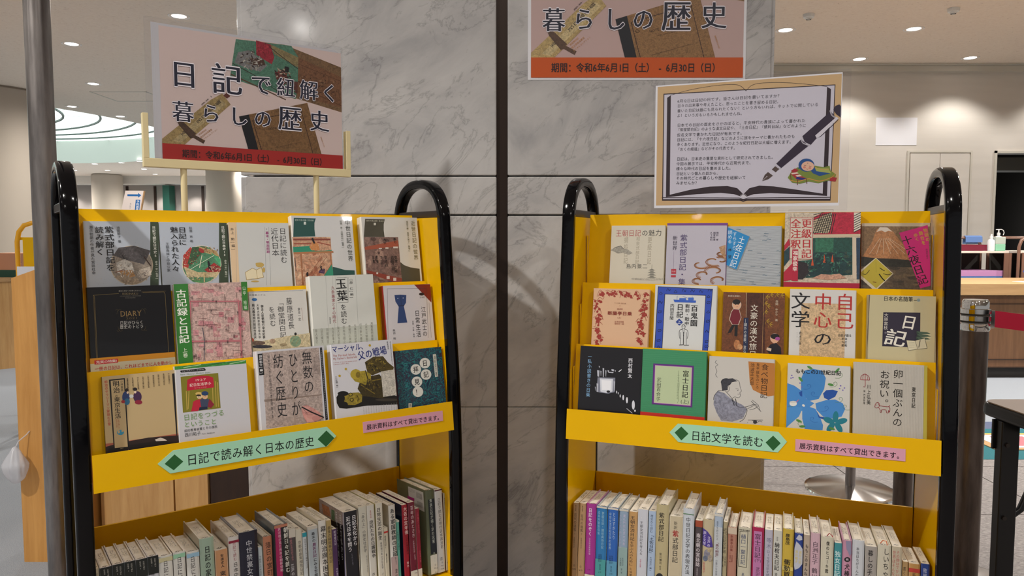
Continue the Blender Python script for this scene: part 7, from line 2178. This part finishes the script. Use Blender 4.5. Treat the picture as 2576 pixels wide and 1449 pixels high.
s = Shape(); s.tube([(0, 0, 0), (.012, 0, .02)], .004, 8)

# direction sign behind the left cart
nb = TR(-4.02, 7.5, 0, .12)
t = thing('direction_sign', 'tilted white sign with a blue arrow standing behind the top of the left cart', 'sign', nb @ Matrix.Translation((0, 0, 0)))
Shape().cyl((.1, .06, 0.01), (.1, .06, 1.26), .014, seg=16).done('post', M['steel'], t, True)
Shape().lathe([(0, .02), (.16, .015), (.17, 0)], 32, (.1, .06, 0)).done('foot', M['steel'], t, True)
s = Shape(); s.prism([(-.02, 1.25), (.175, 1.25), (.235, 1.565), (.055, 1.565)], 0.003, .035); s.done('board', M['counter_wood'], t)
s = Shape(); s.prism([(-.022, 1.25), (.168, 1.25), (.228, 1.567), (.052, 1.567)], -.001, .003); s.done('sign_sheet', mat('pinkish_sheet', '#e2d8d4', .6), t)
a = Art(.3, .33, lambda u, v, z_: (u - .03, -.001 - z_, 1.575 - v), nb, (0, 0, 1))
a.uv = lambda x, y: (x, y)
a.poly([(.10, .045), (.205, .045), (.205, .03), (.235, .055), (.205, .08), (.205, .065), (.10, .065)], '#2468ac')
a.poly([(.18, .10), (.225, .10), (.20, .30), (.155, .30)], '#2c6cb0')
a.text('予約図書受取機', .203, .105, .178, .295, '#e8eef4', w=.028, wt='b').text('カウンター', .13, .13, .105, .30, '#6c6a6c', w=.02)
a.link(t)

# low bookcase in the far reading room
t = thing('bookcase', 'distant low wooden bookcase filled with books left of the steel pole', 'bookcase', TR(-9.5, 14.2, 0))
wd_ = 1.0
Shape().box(0, .03, 0, .4, 0, 1.62).done('side', M['counter_wood'], t)
Shape().box(wd_, wd_ + .03, 0, .4, 0, 1.62).done('side', M['counter_wood'], t)
Shape().box(.48, .51, 0, .4, 0, 1.6).done('divider', M['counter_wood'], t)
for z in (0.05, .36, .67, .98, 1.29, 1.6):
    Shape().box(0.03, wd_, 0, .4, z - .02, z + .01).done('shelf', M['counter_wood'], t)
Shape().box(0.03, wd_, .37, .39, 0, 1.6).done('back', M['brown_panel'], t)
rnd = random.Random(5)
for z in (.99, 1.30):
    for x_ in range(11):
        if x_ == 5:
            continue
        x0 = .05 + .087 * x_
        h_ = rnd.uniform(.17, .24)
        o = Shape().box(0, rnd.uniform(.05, .08), 0, .2, 0, h_, .004).done('book', mat('far_book', rnd.choice(['#c9c4bc', '#8c3a34', '#3a4a6c', '#d4d0c8', '#6c6258', '#a08c5c']), .5), mw=TR(-9.5 + x0, 14.25, z))
        tag(o, 'distant book on the %s board of the far bookcase, %s from its left' % ('upper' if z > 1.2 else 'lower', ORD[x_ - (x_ > 5)]), 'book', 'books in the far bookcase')

# plastic bag by the cabinet
bm_ = Shape()
o_ = bmesh.ops.create_icosphere(bm_.bm, subdivisions=4, radius=1.0)
for v in o_['verts']:
    p = v.co
    k = 1 + .07 * math.sin(5 * p.x + 3 * p.z) + .05 * math.sin(11 * p.x + 7 * p.y)
    w_ = (1 - .55 * max(0, p.z)) * (1 - .25 * max(0, -p.z))
    v.co = Vector((p.x * .040 * k * w_, p.y * .035 * k * w_, p.z * .062))
o = bm_.done('plastic_bag', M['bag'], smooth=True, mw=TR(-1.612, 2.315, .345))
tag(o, 'translucent white plastic bag hanging at the left edge of the oak side wing', 'bag')
Shape().tube([(0, 0, .055), (.005, .01, .075), (.015, .035, .09), (.02, .044, .1)], .002, 8).done('bag_handle', M['bag'], o)

# service counter
ct = thing('service_counter', 'long service counter with wooden top and brown panelled front on the right', 'counter', TR(1.7, 5.54, 0))
Shape().box(0, 6, -.03, .80, .645, .735, .004).done('counter_top', M['counter_wood'], ct)
Shape().box(.02, 5.98, .03, .78, .08, .645).done('carcass', M['brown_panel'], ct)
Shape().box(.03, 5.97, .06, .76, 0, .08).done('kick_plate', M['dark'], ct)
for k in range(9):
    x0 = .0 + .02 + .655 * k - .32
    if x0 < 0:
        x0 = .02
    x1 = .02 + .655 * (k + 1) - .32 - .008
    Shape().box(x0, x1, .012, .03, .09, .64, .001).done('front_panel', M['brown_panel'], ct)
    s = Shape()
    s.box(x0 + .055, x1 - .055, .006, .012, .575, .580); s.box(x0 + .055, x1 - .055, .006, .012, .145, .150)
    s.box(x0 + .055, x0 + .06, .006, .012, .15, .575); s.box(x1 - .06, x1 - .055, .006, .012, .15, .575)
    s.done('panel_moulding', M['dark_wood'], ct)

# brown carts behind the counter
def brown_cart(x, y, w, d, label, front=True):
    t = thing('metal_cart', label, 'book cart', TR(x, y, 0))
    for yy in ((0, d) if front else (d,)):
        pts = [(0, yy, .08), (0, yy, 1.0), (.02, yy, 1.06), (.06, yy, 1.085), (w - .06, yy, 1.085), (w - .02, yy, 1.06), (w, yy, 1.0), (w, yy, .08)]
        Shape().tube(pts, .0135, 12).done('hoop', M['brown_tube'], t, True)
    if not front:
        for xx in (0, w):
            Shape().cyl((xx, 0, .08), (xx, 0, .945), .0135, seg=12).done('front_post', M['brown_tube'], t, True)
    Shape().box(0.012, w - .012, 0, d, .945, .965, .002).done('top_shelf', mat('shelf_grey', '#cfc6bc', .5), t)
    Shape().box(0.012, w - .012, d - .01, d, .66, .945).done('back_plate', M['dark'], t)
    Shape().box(0.012, w - .012, 0, d, .66, .675).done('shelf', M['brown_tube'], t)
    Shape().box(0.012, w - .012, 0, d, .25, .265).done('shelf', M['brown_tube'], t)
    Shape().box(w - .055, w - .012, -.004, .004, .60, .945).done('end_plate', M['brown_tube'], t)
    for xx in (0, w):
        for yy in (0, d):
            Shape().cyl((xx - .01, yy, .04), (xx + .01, yy, .04), .04, seg=20).done('caster_wheel', M['rubber'], t, True)
    return t


brown_cart(3.81, 6.55, .68, .42, 'brown tube cart behind the counter carrying bottles and trays', False)
t = brown_cart(4.53, 6.5, .70, .42, 'second brown tube cart behind the counter at the right picture edge')
Shape().box(.03, .67, -.006, .006, .62, .95).done('front_plate', M['brown_tube'], t)

# items on the cart
b0 = TR(3.88, 6.545, .965)
s = Shape()
s.sheet([(-.022, 0.075), (-.018, .125), (0, .136), (.018, .125), (.024, .06)], 0, .16, .004)
o = s.done('cloth', mat('blue_cloth', '#5a78ac', .9), mw=TR(4.33, 6.97, .965)); tag(o, 'blue cloth folded over the rail of the brown cart', 'cloth')
t = thing('tray', 'dark red shallow tray on the brown cart under the blue cloth', 'tray', TR(3.97, 6.6, .966))
mr = mat('maroon_plastic', '#6c1c30', .4)
Shape().box(0, .34, 0, .24, 0, .005).done('tray_base', mr, t)
s = Shape(); s.box(0, .34, 0, .006, .005, .055); s.box(0, .34, .234, .24, .005, .055); s.box(0, .006, .006, .234, .005, .055); s.box(.334, .34, .006, .234, .005, .055); s.done('rim', mr, t)
t = thing('spray_bottle', 'white spray bottle with a nozzle cap on the brown cart', 'bottle', TR(4.345, 6.6, .966) @ Matrix.Scale(.8, 4))
Shape().lathe([(0, 0), (.036, 0), (.038, .01), (.038, .10), (.032, .122), (.016, .132), (.014, .14)], 28).done('bottle', mat('frosted_white', '#d8dade', .35), t, True)
Shape().lathe([(.013, .134), (.017, .136), (.017, .165), (.010, .168), (.010, .19), (0, .19)], 24).done('nozzle_cap', M['white_plastic'], t, True)
t = thing('sanitizer_bottle', 'white pump bottle with green print and long curved spout on the brown cart', 'bottle', TR(4.49, 6.72, .966) @ Matrix.Scale(.86, 4))
Shape().lathe([(0, 0), (.035, 0), (.036, .005), (.036, .12), (.028, .15), (.012, .16), (.012, .17)], 28).done('bottle', M['white_plastic'], t, True)
Shape().lathe([(.013, .165), (.016, .165), (.016, .19), (.006, .192), (.006, .225), (0, .225)], 20).done('pump', M['white_plastic'], t, True)
Shape().tube([(0, 0, .222), (-.03, 0, .224), (.03, 0, .226), (.05, 0, .215), (.058, 0, .19), (.05, 0, .165)], .004, 8).done('spout', M['white_plastic'], t, True)
Shape().lathe([(.0363, .03), (.0363, .05)], 28).done('yellow_band', M['line_yellow'], t, True)
t = thing('tissue_box', 'small translucent green and white box between the two bottles on the brown cart', 'box', TR(4.41, 6.58, .966))
Shape().box(-.035, .055, 0, .06, 0, .06, .004).done('lower_part', mat('pale_green_plastic', '#7fb89a', .4), t)
Shape().box(-.035, .055, 0, .06, .06, .125, .004).done('upper_part', mat('pale_grey_plastic', '#a9b4ac', .3), t)
t = thing('carton', 'pink and blue carton on the lower shelf of the brown cart', 'box', TR(3.86, 6.57, .676))
Shape().box(0, .60, 0, .34, 0.058, .11, .002).done('upper_part', mat('pink_card', '#b884b0', .5), t)
Shape().box(0.0, .60, 0, .34, 0, .058, .002).done('lower_part', mat('blue_card', '#2c68a8', .5), t)
Shape().box(.06, .11, -.003, 0, .05, .085).done('handle_hole', M['dark'], t)
t = thing('desk_fan', 'blue rounded device on the counter at the right picture edge', 'device', TR(4.25, 5.95, .735))
Shape().lathe([(0, 0.0), (.04, 0.0), (.04, .01), (.008, .014), (.008, .05)], 24).done('foot', M['table_edge'], t, True)
Shape().lathe([(0, .045), (.04, .05), (.052, .07), (.04, .09), (0, .095)], 28).done('head', mat('blue_plastic', '#2440a0', .3), t, True)
o = Shape().box(0, .30, 0, .21, 0, .003).done('paper_sheet', M['white_sheet'], mw=TR(4.0, 5.56, .735, .1)); tag(o, 'white paper sheet lying on the counter by the blue device', 'paper')


# belt stanchions
def stanchion(x, y, h, r, label, base_r=.17, head=True, flat=True):
    t = thing('stanchion', label, 'stanchion', TR(x, y, 0))
    Shape().lathe([(0, .022), (base_r * .35, .020), (base_r * .93, .009), (base_r * .985, .004)], 72).done('base_cover', M['base_steel'], t, True)
    Shape().lathe([(base_r * .93, .0092), (base_r * .985, .006), (base_r, .0), (base_r * .5, 0)], 72).done('base_rim', M['chrome'], t, True)
    Shape().lathe([(r, .02), (r, h - .08)], 40).done('pole', M['dark_steel'] if r > .03 else M['steel'], t, True)
    if head:
        k = h - .085
        Shape().lathe([(r * 1.02, k), (r * 1.08, k + .006), (r * 1.08, k + .022), (r * 1.02, k + .024), (r * 1.02, k + .030), (r * 1.12, k + .031), (r * 1.12, k + .045), (r * 1.02, k + .046), (r * 1.02, k + .052), (r * 1.12, k + .053), (r * 1.12, k + .066), (r * .98, k + .068), (r * .96, k + .088), (r * .86, k + .094), (0, k + .096)], 44).done('belt_head', M['chrome'], t, True)
        s = Shape(); s.lathe([(r * 1.025, k + .0245), (r * 1.025, k + .0300)], 40); s.lathe([(r * 1.025, k + .0465), (r * 1.025, k + .0518)], 40)
        s.done('head_groove', M['dark'], t)
        Shape().box(r * .9, r * 1.32, -.018, .018, k + .008, k + .062, .002).done('belt_clip', M['chrome'], t)
    return t


st1 = stanchion(1.41, 2.20, .885, .0375, 'worn steel belt stanchion with chrome head right of the right cart')
st2 = stanchion(1.44, 2.62, .885, .0325, 'dark steel stanchion seen between the shelves of the right cart, nearer one')
stanchion(1.455, 3.06, .86, .020, 'thin polished stanchion with shiny round foot seen under the right cart trays', .185, True)


def belt(p0, p1, sag, h, label, thick=.0015, twist=0):
    s = Shape()
    n = 20
    A = []
    p0, p1 = Vector(p0), Vector(p1)
    d = (p1 - p0).normalized()
    nrm = Vector((-d.y, d.x, 0)).normalized() * thick / 2
    for i in range(n + 1):
        f = i / n
        p = p0.lerp(p1, f) + Vector((0, 0, -sag * 4 * f * (1 - f)))
        A.append([s.bm.verts.new(p + nrm + Vector((0, 0, h / 2))), s.bm.verts.new(p + nrm - Vector((0, 0, h / 2))), s.bm.verts.new(p - nrm - Vector((0, 0, h / 2))), s.bm.verts.new(p - nrm + Vector((0, 0, h / 2)))])
    for a_, b_ in zip(A, A[1:]):
        for k in range(4):
            s.bm.faces.new((a_[k], a_[(k + 1) % 4], b_[(k + 1) % 4], b_[k]))
    s.bm.faces.new(A[0]); s.bm.faces.new(A[-1][::-1])
    o = s.done('barrier_belt', M['belt'])
    return tag(o, label, 'belt')


belt((1.462, 2.19, .836), (2.6, 2.05, .80), .03, .05, 'red barrier belt running from the chrome head to the right picture edge')
belt((1.375, 2.235, .836), (1.435, 2.585, .836), .004, .05, 'short red barrier belt between the two stanchions behind the right cart post')
stanchion(2.66, 2.05, .86, .0375, 'stanchion at the end of the belt outside the picture')

# folding table at the lower right: its far left corner is in view
tb = TR(1.105, 1.70, 0, 0)
t = thing('folding_table', 'folding table with rounded black edge and black metal legs at the lower right', 'table', tb)
outl = []
for cx_, cy_, a0 in ((.03, -.42, 180), (1.17, -.42, 270), (1.17, -.03, 0), (.03, -.03, 90)):
    for k in range(7):
        an = math.radians(a0 + 15 * k)
        outl.append((cx_ + .03 * math.cos(an), cy_ + .03 * math.sin(an)))
s = Shape(); s.vprism(outl, .666, .698)
o = s.done('edge_band', M['table_edge'], t)
o.modifiers.new('bevel', 'BEVEL').width = .009
o.modifiers['bevel'].segments = 3
s = Shape(); s.vprism([(.6 + (x - .6) * .992, -.225 + (y + .225) * .97) for x, y in outl], .698, .7005)
s.done('top_laminate', M['table_top'], t)
Shape().box(.05, 1.15, -.40, -.09, .635, .666, .002).done('under_frame', M['table_edge'], t)
Shape().box(.004, .026, -.052, -.046, .595, .664, .001).done('leg_bracket', M['table_edge'], t)
for x0 in (.010, 1.15):
    for yy in (-.075, -.40):
        Shape().box(x0, x0 + .041, yy, yy + .025, .02, .664, .003).done('leg', M['table_edge'], t)
Shape().box(.018, .045, -.375, -.075, .20, .23, .003).done('cross_bar', M['table_edge'], t)
Shape().tube([(.05, -.06, .44), (.07, -.06, .455), (.10, -.06, .53), (.17, -.06, .60), (.19, -.06, .64)], .008, 10).done('folding_stay', M['table_edge'], t, True)
for z in (.61, .44):
    Shape().cyl((.022, -.079, z), (.022, -.075, z), .005, seg=12).done('rivet', M['bar'], t)

# floor poster on the teal carpet
fb_ = TR(2.47, 3.64, .0005, 0)
o = Shape().box(0, .9, 0, .30, 0, .004).done('floor_board', M['counter_wood'], mw=fb_)
tag(o, 'low wooden framed notice lying on the teal carpet at the right edge', 'board')
Shape().box(.05, .85, .03, .27, .004, .0055).done('white_sheet', M['white_sheet'], o)
s = Shape(); s.box(.12, .30, .06, .24, .0056, .0062); s.done('print_patch', mat('pale_red_print', '#b86a74', .6), o)
